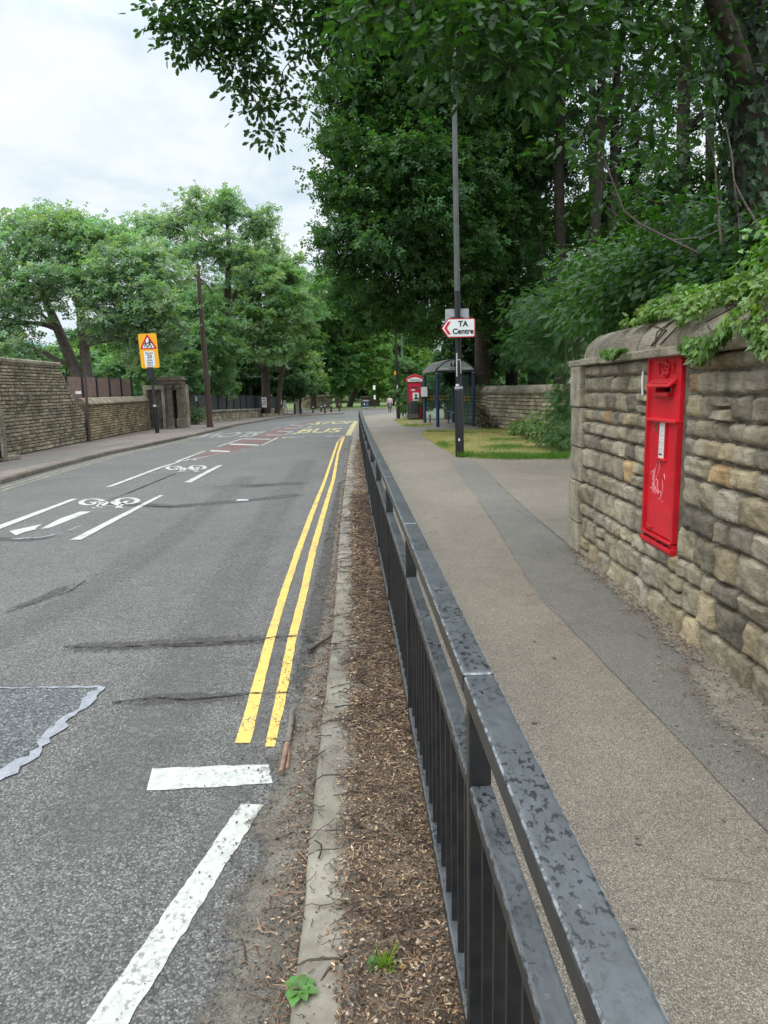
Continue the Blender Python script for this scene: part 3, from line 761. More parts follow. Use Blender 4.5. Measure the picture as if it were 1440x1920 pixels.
# dressed end blocks
mb = MB(); z = .03; r_ = random.Random(3)
for h in (.36, .4, .33, .38, .388):
    d = r_.uniform(.03, .055); y0 = 6.785 - r_.uniform(0, .06); t = r_.uniform(.95, 1.15)
    mb.box((WX + .2 - d / 2, (y0 + 7.09) / 2, z + h / 2), (.44 + d, 7.09 - y0, h - .008), tint=(t, t * .98, t * .93)); z += h
mb.build('end_blocks', MT['slab'], wall, bevel=.014)
mb = MB(); y = .2
while y < 7.0:
    L = min(rnd.uniform(.35, .6), 7.16 - y)
    if 7.16 - y - L < .2: L = 7.16 - y
    dz = rnd.uniform(-.004, .004); t = rnd.uniform(.85, 1.15)
    mb.box((WX + .2, y + L / 2, 1.915 + dz), (.56 + rnd.uniform(-.015, .015), L - .006, .058), tint=(t, t * .98, t * .93)); y += L
mb.build('slab_course', MT['slab'], wall, bevel=.008)
# half-round coping stones
mb = MB(); y = .2
while y < 7.05:
    L = min(rnd.uniform(.45, .75), 7.06 - y)
    if 7.06 - y - L < .25: L = 7.06 - y
    t = rnd.uniform(.8, 1.1); rr = .235 + rnd.uniform(-.006, .006); vs = []; fs = []; n = 14; m = 7
    last = abs(y + L - 7.06) < .01
    for i in range(m + 1):
        s_ = i / m; yy = y + .004 + (L - .008) * s_
        sc = .965 if i in (0, m) else 1.0
        if last: sc = math.sqrt(max(.02, 1 - max(0, s_ - .35) ** 2 / .46)) * sc
        for k in range(n + 1):
            a = PI * k / n
            q = (1 + .035 * noise.noise((yy * 6, a * 2, 3)) + .02 * noise.noise((yy * 19, a * 6, 8))) * sc
            vs.append((WX + .2 - math.cos(a) * rr * q, yy, 1.944 + math.sin(a) * rr * .98 * q))
    for i in range(m):
        for k in range(n): fs.append((i * (n + 1) + k, i * (n + 1) + k + 1, (i + 1) * (n + 1) + k + 1, (i + 1) * (n + 1) + k))
    fs.append(tuple(range(n, -1, -1))); fs.append(tuple(m * (n + 1) + k for k in range(n + 1)))
    mb.add(vs, fs, (t, t * .98, t * .94)); y += L
mb.build('coping', MT['coping'], wall, smooth=60)

# ------------------------------------------------------------------ wall post box
PW, PH = .545, 1.3
PY0 = 5.136                       # its edge away from the camera
box = thing('wall_post_box', 'tall red cast iron post box with royal cipher built into the stone wall', 'post box', (WX, 4.864, .6))
def PB(a, z, d=0.0): return Vector((WX - .02 - d, PY0 - a, z))   # a to the viewer's right, z up, d out of the wall
def pbox(mb, a0, a1, z0, z1, d0, d1, tint=(1, 1, 1)):
    p = PB((a0 + a1) / 2, (z0 + z1) / 2, (d0 + d1) / 2); mb.box(p, (abs(d1 - d0), abs(a1 - a0), abs(z1 - z0)), tint=tint)
# plate with an opening cut for the letters
mb = MB(); A0, A1, Z0, Z1 = .165, .405, 1.655, 1.7
for q in ((.03, A0, 1.475, 1.872), (A1, PW - .004, 1.475, 1.872), (A0, A1, 1.475, Z0), (A0, A1, Z1, 1.872)): pbox(mb, *q, -.06, -.002)
mb.build('front_plate', MT['red_paint'], box)
mb = MB(); pbox(mb, .0, .03, .655, 1.9, -.07, .016); pbox(mb, .03, PW - .004, 1.872, 1.898, -.07, .01); pbox(mb, .03, PW - .004, 1.858, 1.872, -.07, .003)
pbox(mb, .03, .048, .66, 1.858, -.07, .004)
mb.build('frame', MT['red_shade'], box, bevel=.003)
mb = MB(); pbox(mb, .052, PW - .03, .672, 1.455, -.06, -.001)
door = mb.build('door', MT['red_paint'], box, bevel=.004)
mb = MB(); pbox(mb, .045, PW, 1.452, 1.476, -.05, .03)
mb.build('door_ledge', MT['red_paint'], box, bevel=.008)
mb = MB(); pbox(mb, PW - .03, PW, .66, 1.452, -.06, .012); pbox(mb, PW - .034, PW - .03, .672, 1.452, -.05, .002)
mb.build('edge_moulding', MT['red_shade'], box, bevel=.006)
mb = MB(); pbox(mb, .024, PW - .01, .646, .664, -.06, .022); pbox(mb, .01, PW, .604, .646, -.06, .004); pbox(mb, -.008, PW + .006, .592, .62, -.06, .024); pbox(mb, -.006, PW + .004, .575, .592, -.06, .014)
mb.build('base_moulding', MT['red_shade'], box, bevel=.005)
mb = MB()
for i in range(30):
    a = .04 + i * .0162
    if rnd.random() < .82: mb.tube([PB(a, .631 + rnd.uniform(-.004, .004), .004), PB(a + rnd.uniform(-.003, .006), .625 + rnd.uniform(-.004, .006), .009)], .004, 5)
o = mb.build('lettering', MT['dark'], box)
# hood, slot and lip
mb = MB()
poly = [(0, 1.7), (0, 1.742), (.012, 1.742), (.064, 1.697), (.064, 1.686), (.056, 1.686), (.01, 1.712)]
mb.prism([(d, z) for d, z in poly], PB(.095, 0, -.004), (-1, 0, 0), (0, 0, 1), .39)
hood = mb.build('hood', MT['red_shade'], box, bevel=.003)
co = np.array([v.co for v in hood.data.vertices]); 
ylo, yhi = co[:, 1].min(), co[:, 1].max(); yc = (ylo + yhi) / 2
want = PY0 - (.095 + .195) - 4.864
for v in hood.data.vertices: v.co.y += want - yc
mb = MB()
for i in range(9):
    a = .14 + i * .034; k = rnd.uniform(.006, .012)
    for j in range(2):
        a2 = a + rnd.uniform(-.008, .008)
        d0, z0 = .022, 1.7355; d1, z1 = .05, 1.711
        mb.tube([PB(a2, z0, d0), PB(a2 + rnd.uniform(-.012, .012), z1, d1)], .0032, 5)
mb.build('lettering', MT['red_shade'], hood)
mb = MB(); pbox(mb, A0 - .01, A1 + .01, Z0 - .02, Z1 + .02, -.16, -.055)
mb.build('letter_slot', MT['dark'], box)
mb = MB(); pbox(mb, A0 - .012, A1 + .012, Z0 - .03, Z0 - .006, -.03, .034); pbox(mb, A0 - .022, A1 + .022, Z0 - .04, Z0 - .03, -.02, .02)
pbox(mb, A1 + .003, A1 + .016, Z0 - .01, Z1, -.03, .012); pbox(mb, A0 - .016, A0 - .003, Z0 - .01, Z1, -.03, .012)
mb.build('slot_lip', MT['red_shade'], box, bevel=.003)
# cipher: V crown R
AXR, AZ = Vector((0, -1, 0)), Vector((0, 0, 1))
text('cipher_letter', 'V', MT['red_shade'], box, PB(.19, 1.808, .0), AXR, AZ, .1, .014, off=.001, xs=.75)
text('cipher_letter', 'R', MT['red_shade'], box, PB(.432, 1.808, .0), AXR, AZ, .1, .014, off=.001, xs=.75)
mb = MB()
ca = .31
mb.tube([PB(ca - .05, 1.778, .004), PB(ca, 1.772, .012), PB(ca + .05, 1.778, .004)], .008, 8)
mb.tube([PB(ca - .054, 1.79, .004), PB(ca, 1.784, .012), PB(ca + .054, 1.79, .004)], .006, 8)
for k in (-1, 0, 1):
    mb.tube([PB(ca + k * .046, 1.793, .004), PB(ca + k * .062, 1.815, .008), PB(ca + k * .045, 1.838, .008), PB(ca, 1.843, .006)], .0065, 8)
    mb.ico(PB(ca + k * .03, 1.802, .008), .009)
mb.ico(PB(ca, 1.852, .006), .012); mb.ico(PB(ca, 1.866, .006), .006)
for k in (-.035, 0, .035): mb.ico(PB(ca + k, 1.765, .006), .008)
mb.tube([PB(ca - .018, 1.762, .003), PB(ca, 1.752, .006), PB(ca + .018, 1.762, .003)], .007, 8)
mb.build('crown', MT['red_shade'], box, smooth=60)
# notice plate
mb = MB(); pbox(mb, .218, .234, 1.205, 1.452, -.02, .014); pbox(mb, .348, .366, 1.205, 1.452, -.02, .014); pbox(mb, .204, .38, 1.19, 1.208, -.02, .018)
nf = mb.build('notice_frame', MT['red_shade'], door, bevel=.004)
mb = MB(); pbox(mb, .235, .348, 1.208, 1.45, -.01, .003)
nc = mb.build('notice_card', MT['card'], door)
mb = MB()
for i, z in enumerate((1.43, 1.395, 1.385, 1.365, 1.357, 1.335, 1.315, 1.307, 1.29, 1.27, 1.262, 1.25)):
    a = .25; pbox(mb, a, a + rnd.uniform(.03, .075), z, z + .003, .003, .0042)
pbox(mb, .25, .262, 1.372, 1.378, .003, .0042)
mb.build('small_print', MT['print_grey'], nc)
mb = MB(); pbox(mb, .246, .295, 1.226, 1.238, .003, .0042); mb.build('number_block', MT['print'], nc)
mb = MB(); pbox(mb, .155, .184, 1.385, 1.446, -.01, .004); lk = mb.build('lock_plate', MT['brass'], door, bevel=.002)
mb = MB(); pbox(mb, .167, .173, 1.405, 1.425, .002, .0055); mb.build('keyhole', MT['dark'], lk)
mb = MB(); mb.prism([(0, 0), (.1, -.012), (.1, -.022), (.06, -.03), (0, -.016)], PB(.085, .722, .0), AXR, AZ, .012)
mb.build('handle', MT['red_shade'], door, bevel=.003)
# scrawl of white paint on the door
mb = MB()
def scr(px, r_=.0023):
    pts = [PB(.545 - (1.0 - x) * .49 - .03, z, .0) for x, z in px]
    out = []
    for i in range(len(pts) - 1):
        for k in range(4):
            t = k / 4; p0 = pts[max(i - 1, 0)]; p1 = pts[i]; p2 = pts[i + 1]; p3 = pts[min(i + 2, len(pts) - 1)]
            out.append(.5 * ((2 * p1) + (p2 - p0) * t + (2 * p0 - 5 * p1 + 4 * p2 - p3) * t * t + (3 * p1 - p0 - 3 * p2 + p3) * t ** 3))
    out.append(pts[-1]); mb.tube(out, r_, 5)
scr([(.16, 1.07), (.2, 1.1), (.26, 1.085), (.27, 1.03), (.26, .965), (.25, .945)])
scr([(.24, 1.04), (.27, 1.1), (.3, 1.12), (.31, 1.08), (.3, 1.02), (.29, .985)])
scr([(.31, 1.09), (.36, 1.145), (.42, 1.185), (.47, 1.18), (.46, 1.12), (.4, 1.075), (.37, 1.07)])
scr([(.24, 1.02), (.31, .985), (.37, .95)]); scr([(.29, .96), (.33, 1.03), (.37, 1.055), (.42, 1.04), (.4, 1.0), (.34, 1.0), (.4, .975), (.47, .955)])
scr([(.18, .985), (.23, .975)]); scr([(.44, 1.04), (.45, .99), (.5, .965), (.56, .98), (.56, .93), (.5, .925)])
scr([(.6, 1.06), (.62, 1.0), (.59, .95), (.55, .925)]); scr([(.64, 1.095), (.69, 1.085)]); scr([(.65, 1.11), (.68, 1.07)]); scr([(.62, .915), (.635, .912)])
mb.build('white_scrawl', MT['chalk'], door)
mb = MB(); mb.tube([(WX - .04, 5.2, 1.63), (WX - .045, 5.205, 1.72), (WX - .04, 5.21, 1.8)], [.006, .009, .006], 7)
mb.build('mortar_smear', MT['card'], wall)

# ------------------------------------------------------------------ guard railing
RAILP = [(-3, .398), (0, .265), (4, .0874), (8, -.10), (12, -.275), (16, -.44), (20, -.6), (23.2, -.735)]
RX = lambda y: interp(RAILP, y)
rail = thing('guard_railing', 'long black pedestrian guard railing with square posts running along the kerb', 'railing', (.0, 8, .1))
ZT, ZM, ZB = 1.1, .85, .2
def RP(y, z): return Vector((RX(y), y, G(y) + z))
PSP = 1.77; P0 = 1.47
posts = [P0 + PSP * i for i in range(-2, 13)]
# a slim kerb bead of dirt and rubbed metal follows; every panel has its own three rails
for i in range(len(posts) - 1):
    a, b = posts[i], posts[i + 1]
    mb = MB(); mb.bar(RP(a + .003, ZT - .026), RP(b - .003, ZT - .026), .07, .052)
    mb.build('top_rail', MT['rail'], rail, bevel=.009, seg=3)
    mb = MB(); mb.bar(RP(a + .025, ZM - .02), RP(b - .025, ZM - .02), .05, .04); mb.build('middle_rail', MT['rail'], rail, bevel=.006)
    mb = MB(); mb.bar(RP(a + .025, ZB - .02), RP(b - .025, ZB - .02), .05, .04); mb.build('bottom_rail', MT['rail'], rail, bevel=.006)
for y in posts:
    mb = MB(); p = RP(y, 0); mb.bar(RP(y, -.1), RP(y, ZT - .05), .05, .05, up=(0, 1, 0)); mb.build('post', MT['rail'], rail, bevel=.004)
rest = MB(); nb = 0
for i in range(len(posts) - 1):
    a, b = posts[i], posts[i + 1]
    n = 14
    for k in range(1, n + 1):
        y = a + (b - a) * k / (n + 1)
        m = rest if (y < .2 or nb >= 96) else MB()
        m.bar(RP(y, ZB - .02), RP(y, ZM - .02), .028, .014, up=(0, 1, 0))
        if m is not rest: m.build('bar', MT['rail'], rail, bevel=.0025); nb += 1
o = rest.build('bars', MT['rail'], rail); o['kind'] = 'stuff'

# ------------------------------------------------------------------ litter, soil and sticks between kerb and railing
def soil_r(y): return RX(y) + (.05 if y < 12.6 else .0)
def bumpy(name, ys, xl, xr, h, mat, amp, nx=9, fade=(0, 0)):
    vs = []; fs = []
    for y in ys:
        a, b = xl(y), xr(y)
        for k in range(nx + 1):
            e = 0 if k in (0, nx) else 1
            x = a + (b - a) * k / nx
            vs.append((x, y, G(y) + h + e * amp * (.6 + noise.noise((x * 9, y * 9, 2)) + .5 * noise.noise((x * 30, y * 30, 5)))))
    for i in range(len(ys) - 1):
        for k in range(nx):
            q = i * (nx + 1) + k; fs.append((q, q + 1, q + nx + 2, q + nx + 1))
    mb = MB(); mb.add(vs, fs)
    for i in range(len(ys)):
        for k in range(nx + 1):
            q = k / nx; al = 1.0
            if fade[0]: al = min(al, q / fade[0])
            if fade[1]: al = min(al, (1 - q) / fade[1])
            al = min(al, i / 4 + .02, (len(ys) - 1 - i) / 10)
            mb.t[i * (nx + 1) + k] = (1, 1, 1, al * .8)
    o = mb.build(name, mat, smooth=180); o['kind'] = 'structure'; return o
def soil_l(y): return KR(y) + .112 + .085 * (noise.noise((y * 5, 0, 4)) + .25) + .03 * noise.noise((y * 17, 2, 0)) - (.0 if y > 3 else .01)
bumpy('verge_soil', ysamp(.3, 11.2, .06), soil_l, soil_r, .106, MT['soil'], .008, fade=(.3, .12))
bumpy('gutter_grit', ysamp(.5, 24, .06), lambda y: KR(y) - max(.1, .42 - (y - 1) * .075) * (1 + .5 * noise.noise((y * 4, 1, 1))), lambda y: KR(y) + .002, .003, MT['grit'], .01, 7, fade=(.75, 0))
bumpy('footway_dust', ysamp(1.5, 6.9, .06), lambda y: WX - .2 - (.25 if y < 3.9 else 0) + .1 * noise.noise((y * 2, 3, 3)), lambda y: WX + .0, .1055, MT['dust'], .004, 7, fade=(.8, 0))
BR = [(.1, .06, .04), (.17, .102, .066), (.25, .155, .1), (.06, .042, .032), (.36, .24, .155), (.5, .37, .24), (.13, .085, .06), (.2, .112, .064), (.27, .17, .105)]
class Bits:
    """heaps of tiny pieces, gathered into one mesh"""
    def __init__(s): s.m = MB()
    def chip(s, p, L, W, z=0):
        a = rnd.uniform(0, 2 * PI); c, s_ = math.cos(a), math.sin(a); t = rnd.choice(BR); k = rnd.uniform(.7, 1.3)
        up = rnd.uniform(-.5, .5) * L * .6; cu = rnd.uniform(.1, .4) * W
        q = [(-.5, 0, 0), (-.1, -.5, cu), (.5, .06, up), (.1, .5, cu)]
        vs = [(p[0] + (x * L * c - y * W * s_), p[1] + (x * L * s_ + y * W * c), p[2] + z_ + z) for x, y, z_ in q]
        s.m.add(vs, [(0, 1, 2), (0, 2, 3)], tuple(v * k for v in t))
    def twig(s, p, L, r, z=0, n=4, ang=None, t=None):
        a = rnd.uniform(0, 2 * PI) if ang is None else ang
        t = t or rnd.choice(BR[:5]); pts = []; x, y = p[0], p[1]
        for i in range(n):
            pts.append((x, y, p[2] + r + rnd.uniform(0, .01) + z)); a += rnd.uniform(-.35, .35)
            x += math.cos(a) * L / n; y += math.sin(a) * L / n
        s.m.tube(pts, [r * rnd.uniform(.7, 1.15) for _ in pts], 4, t, caps=False)
    def stone(s, p, r, t=None):
        k = rnd.uniform(.6, 1.4); t = t or rnd.choice([(.16, .14, .12), (.1, .09, .08), (.22, .18, .14), (.06, .055, .05), (.3, .22, .15)])
        s.m.ico((p[0], p[1], p[2] + r * .3), r, tuple(v * k for v in t), (1, rnd.uniform(.6, 1), rnd.uniform(.5, .8)), rnd.uniform(0, 3))
    def build(s, name, label=None):
        o = s.m.build(name, MT['bits']); tag(o, label, kind='stuff'); return o
chips = Bits(); sticks = Bits(); grit = Bits()
def verge(y0, y1, n, f):
    for _ in range(n):
        y = rnd.uniform(y0, y1); a = soil_l(y) - .02; b = soil_r(y) - .0
        x = a + (b - a) * rnd.random() ** (.75 if y > 3 else .85)
        f((x, y, G(y) + .112 + rnd.uniform(0, .006)))
verge(.6, 3, 8500, lambda p: chips.chip(p, rnd.uniform(.008, .027), rnd.uniform(.003, .01)))
verge(3, 6, 9500, lambda p: chips.chip(p, rnd.uniform(.011, .036), rnd.uniform(.004, .013)))
verge(6, 11.2, 8500, lambda p: chips.chip(p, rnd.uniform(.016, .05), rnd.uniform(.006, .018)))
STRAW = [(.5, .39, .23), (.42, .31, .18), (.34, .25, .15), (.22, .16, .11)]
verge(.6, 3, 620, lambda p: sticks.twig(p, rnd.uniform(.02, .07), rnd.uniform(.0006, .0011), n=3, t=rnd.choice(STRAW)))
verge(3, 7, 800, lambda p: sticks.twig(p, rnd.uniform(.03, .09), rnd.uniform(.0009, .0016), n=3, t=rnd.choice(STRAW)))
TW = [(.1, .072, .056), (.07, .05, .04), (.16, .12, .09), (.055, .042, .035)]
verge(.6, 3, 420, lambda p: sticks.twig(p, rnd.uniform(.03, .13), rnd.uniform(.0012, .0028), n=6, t=rnd.choice(TW), z=.011))
verge(3, 6, 520, lambda p: sticks.twig(p, rnd.uniform(.04, .18), rnd.uniform(.0018, .004), n=6, t=rnd.choice(TW), z=.012))
verge(6, 10.8, 400, lambda p: sticks.twig(p, rnd.uniform(.05, .22), rnd.uniform(.0025, .005), t=rnd.choice(TW), z=.012))
verge(.6, 2.6, 800, lambda p: grit.stone(p, rnd.uniform(.002, .0065)))
verge(.6, 1.9, 260, lambda p: grit.stone(p, rnd.uniform(.005, .01), rnd.choice([(.36, .27, .19), (.26, .2, .14), (.46, .37, .28), (.14, .12, .1)])))
# thinner drifts along the railing foot beyond, and on the footway side
for _ in range(3600):
    y = rnd.uniform(10.4, 23); w_ = .34 * (1 - (y - 10.4) / 16)
    chips.chip((RX(y) - abs(rnd.gauss(0, w_ * .5)), y, .108), rnd.uniform(.015, .05), rnd.uniform(.008, .02))
for _ in range(260):
    y = rnd.uniform(10.4, 20); sticks.twig((RX(y) - abs(rnd.gauss(0, .2)), y, .106), rnd.uniform(.06, .25), .003, ang=rnd.gauss(0, .5))
for _ in range(3400):
    y = rnd.uniform(7.5, 23); k = math.sin((y - 7.5) / 15.5 * PI)
    chips.chip((RX(y) + abs(rnd.gauss(.02, .16)) * k + .02, y, .106), rnd.uniform(.01, .035), rnd.uniform(.005, .014))
# gutter
for _ in range(5200):
    y = .8 + 24 * rnd.random() ** 1.7
    w_ = max(.04, .22 - (y - 1) * .018) * (.5 + .9 * abs(noise.noise((y * 1.7, 3, 1))) * 2)
    p = (KR(y) - abs(rnd.gauss(0, w_ * .42)), y, G(y) + .012 + rnd.uniform(0, .006))
    chips.chip(p, rnd.uniform(.008, .022) * (1 + y * .04), rnd.uniform(.003, .009) * (1 + y * .04))
for _ in range(300):
    y = .9 + 12 * rnd.random() ** 1.6; p = (KR(y) - abs(rnd.gauss(0, .09)) - .01, y, .012)
    sticks.twig(p, rnd.uniform(.03, .14), rnd.uniform(.001, .0026), ang=rnd.gauss(PI / 2, .8))
for _ in range(2600):
    y = .75 + 3.8 * rnd.random() ** 1.3; p = (KR(y) - abs(rnd.gauss(.02, .15)), y, .008)
    grit.stone(p, rnd.uniform(.0018, .0058), rnd.choice([(.07, .065, .06), (.1, .09, .08), (.05, .045, .04), (.16, .14, .12)]))
for _ in range(1500):
    y = .7 + 10 * rnd.random() ** 1.3; q = rnd.random() ** 1.8
    if noise.noise((y * 2.2, 5, 5)) + .25 - q > -.45: chips.chip((KR(y) + .15 - .12 * q, y, .107), rnd.uniform(.008, .024), rnd.uniform(.003, .009))
for _ in range(90):
    y = .9 + 9 * rnd.random(); sticks.twig((KR(y) + rnd.uniform(-.06, .1), y, .108), rnd.uniform(.06, .2), rnd.uniform(.0016, .0034), n=6, ang=rnd.gauss(.2, .7), t=rnd.choice(TW))
for _ in range(700):
    y = rnd.uniform(.9, 6.5); p = (KR(y) + rnd.uniform(.01, .16), y, .106)
    (grit.stone(p, rnd.uniform(.001, .003), (.05, .045, .04)) if rnd.random() < .75 else sticks.twig(p, rnd.uniform(.02, .09), .0016, t=(.08, .06, .048)))
# foot of the stone wall
for _ in range(2600):
    y = rnd.uniform(1.2, 7.0); w_ = .05 + .1 * max(0, noise.noise((y * 1.3, 0, 9)) + .3) + (.14 if y < 3.9 else 0)
    chips.chip((WX - .03 - abs(rnd.gauss(0, w_)), y, .108 + rnd.uniform(0, .01)), rnd.uniform(.008, .028), rnd.uniform(.004, .01))
for _ in range(110):
    y = rnd.uniform(1.5, 6.8); sticks.twig((WX - .03 - abs(rnd.gauss(0, .1)), y, .108), rnd.uniform(.03, .15), rnd.uniform(.001, .002))
for _ in range(260):
    y = rnd.uniform(2.2, 24); x = rnd.uniform(RX(y) + .06, 1.8)
    (chips.chip((x, y, .106), rnd.uniform(.008, .03), .006) if rnd.random() < .8 else sticks.twig((x, y, .106), rnd.uniform(.03, .12), .0014))
chips.build('leaf_litter', 'brown leaf and bark litter strewn along the kerb, gutter and wall foot')
sticks.build('twig_litter', 'thin dry twigs scattered over the litter strip and gutter')
grit.build('gravel', 'small dark stones and grit lying along the gutter and kerb')

# larger fallen sticks, each its own
def stick(label, px, z, r, mat='twig', fork=None):
    P = [at(x, y, z) + Vector((0, 0, r * .9)) for x, y in px]
    rr = r if hasattr(r, '__len__') else [r * (1 - .35 * i / (len(P) - 1)) for i in range(len(P))]
    mb = MB(); mb.tube(P, rr, 8)
    o = mb.build('fallen_stick', MT[mat], smooth=50); tag(o, label, 'stick', 'sticks fallen along the gutter and kerb'); return o
t = thing('broken_branch', 'thick snapped branch end with peeled wood lying beside the end of the yellow lines', 'branch', at(540, 1400))
mb = MB(); P = [at(x, y, .0) + Vector((0, 0, .022)) for x, y in ((548, 1338), (546, 1360), (543, 1385), (539, 1402))]
mb.tube(P, [.014, .016, .015, .018], 9); mb.build('bark', MT['bark_pale'], t, smooth=50)
mb = MB(); mb.tube([at(x, y, .0) + Vector((0, 0, .018)) for x, y in ((539, 1402), (534, 1425), (527, 1455))], [.016, .013, .012], 8)
mb.tube([at(x, y, .0) + Vector((0, 0, .014)) for x, y in ((542, 1405), (542, 1425), (538, 1448))], [.009, .008, .009], 7)
mb.build('snapped_wood', MT['bare_wood'], t, smooth=50)
stick('long thin dark stick lying in the gutter beside the lowest kerb stone', [(523, 1705), (531, 1760), (538, 1820), (534, 1880), (530, 1925)], 0.0, .004)
stick('short straight stick in the gutter grit left of the long one', [(504, 1782), (501, 1850)], 0.0, .0035)
stick('curved dark stick lying across the end of a kerb stone', [(668, 1775), (640, 1800), (615, 1820), (602, 1842)], .1, .0045)
stick('stubby mossy stick lying on the kerb stone edge', [(652, 1660), (675, 1664), (705, 1660)], .1, .008)
stick('grey forked looking stick low in the gutter by the white line', [(509, 1574), (535, 1570), (560, 1558)], 0.0, .0065)
stick('dark bent twig in the gutter below the snapped branch', [(533, 1468), (555, 1470), (575, 1464)], 0.0, .006)
stick('pale bent stick lying in litter against the railing foot', [(730, 1352), (742, 1335), (765, 1320)], .1, .008)
stick('long dark twig lying crosswise in the litter strip', [(672, 1408), (700, 1394), (750, 1383)], .1, .005)
stick('dark stick jutting from the kerb edge over the gutter', [(578, 1222), (600, 1208), (628, 1192)], .02, .012)
stick('thin dark twig lying on the road beside the gutter drift', [(608, 1017), (613, 1012), (621, 1010)], 0.0, .006)

# ------------------------------------------------------------------ leaves
rng = np.random.default_rng(11)
T_DIA = (np.array([(0, 0, 0), (.5, -.3, .09), (1, 0, -.05), (.5, .3, .09)]), [(0, 1, 2), (0, 2, 3)])
def oak_tpl():
    out = [(0, 0), (.12, .07), (.22, .2), (.3, .12), (.42, .3), (.5, .17), (.62, .3), (.7, .17), (.84, .2), (.92, .1), (1, 0)]
    v = [(x, y, abs(y) * .25 - .12 * x * x) for x, y in out] + [(x, -y, abs(y) * .25 - .12 * x * x) for x, y in out[1:-1]]
    n = len(out); k = n - 2
    return np.array(v), [tuple(range(n - 1, -1, -1)), tuple([0] + [n + i for i in range(k)] + [n - 1])]
def ivy_tpl():
    out = [(0, 0), (-.12, .18), (.0, .46), (.2, .3), (.42, .42), (.58, .18), (1, 0)]
    v = [(x, y, abs(y) * .2 - .1 * x * x) for x, y in out] + [(x, -y, abs(y) * .2 - .1 * x * x) for x, y in out[1:-1]]
    n = len(out); k = n - 2
    return np.array(v), [tuple(range(n - 1, -1, -1)), tuple([0] + [n + i for i in range(k)] + [n - 1])]
def rosette_tpl(k=6, seed=0, fl=.5):
    r = np.random.default_rng(seed); V = []; Fc = []
    for i in range(k):
        a = 2 * PI * i / k + r.uniform(-.3, .3); up = r.uniform(-.35, .55); L = r.uniform(.7, 1.05)
        d = np.array((math.cos(a) * math.cos(up), math.sin(a) * math.cos(up), math.sin(up))); s = np.array((-math.sin(a), math.cos(a), r.uniform(-.4, .4))); n = np.cross(d, s)
        w = .27 * L; b = .12
        for p in (d * b, d * (L * .55) - s * w + n * .06, d * L - n * .05, d * (L * .55) + s * w + n * .06): V.append(p)
        Fc += [(4 * i, 4 * i + 1, 4 * i + 2), (4 * i, 4 * i + 2, 4 * i + 3)]
    return np.array(V), Fc
def pinnate_tpl(pairs=5):
    V = []; Fc = []
    for i in range(pairs * 2 + 1):
        side = (1 if i % 2 else -1); t = .18 + .16 * (i // 2)
        if i == pairs * 2: d = np.array((1, 0, -.15)); s = np.array((0, 1, 0))
        else: d = np.array((.5, side * .86, -.22)); s = np.array((.86, -side * .5, 0))
        o = np.array((t, 0, -.18 * t * t)); L = .36
        for p in (o, o + d * L * .45 + s * .07, o + d * L, o + d * L * .45 - s * .07): V.append(p)
        Fc += [(4 * i, 4 * i + 1, 4 * i + 2), (4 * i, 4 * i + 2, 4 * i + 3)]
    return np.array(V), Fc
TPL = dict(dia=T_DIA, oak=oak_tpl(), ivy=ivy_tpl(), ros=rosette_tpl(6, 1), pin=pinnate_tpl())

def foliage(name, P, T, Nn, S, tint, tpl, mat, parent=None, origin=(0, 0, 0)):
    """many small leaves as one mesh: positions P, directions T, upper side Nn, sizes S"""
    V, Fc = TPL[tpl]
    T = T / (np.linalg.norm(T, axis=1, keepdims=True) + 1e-9)
    B = np.cross(Nn, T); B /= (np.linalg.norm(B, axis=1, keepdims=True) + 1e-9); Nn = np.cross(T, B)
    k = len(V); n = len(P)
    vs = P[:, None, :] + S[:, None, None] * (V[None, :, 0:1] * T[:, None, :] + V[None, :, 1:2] * B[:, None, :] + V[None, :, 2:3] * Nn[:, None, :])
    vs = (vs.reshape(-1, 3) - np.asarray(origin)).astype(np.float32)
    flat = np.concatenate([np.array(f) for f in Fc]); sizes = np.array([len(f) for f in Fc])
    loops = (flat[None, :] + (np.arange(n) * k)[:, None]).ravel().astype(np.int32)
    tot = np.tile(sizes, n).astype(np.int32); start = np.concatenate([[0], np.cumsum(tot)[:-1]]).astype(np.int32)
    me = bpy.data.meshes.new(name)
    me.vertices.add(len(vs)); me.vertices.foreach_set('co', vs.ravel())
    me.loops.add(len(loops)); me.loops.foreach_set('vertex_index', loops)
    me.polygons.add(len(tot)); me.polygons.foreach_set('loop_start', start)
    me.update(calc_edges=True)
    tt = np.ones((n, k, 4), np.float32); tt[:, :, :3] = tint[:, None, :]
    finish(me, tt)
    return link(name, me, mat, parent)

def unit(n):
    v = rng.normal(size=(n, 3)); return v / np.linalg.norm(v, axis=1, keepdims=True)

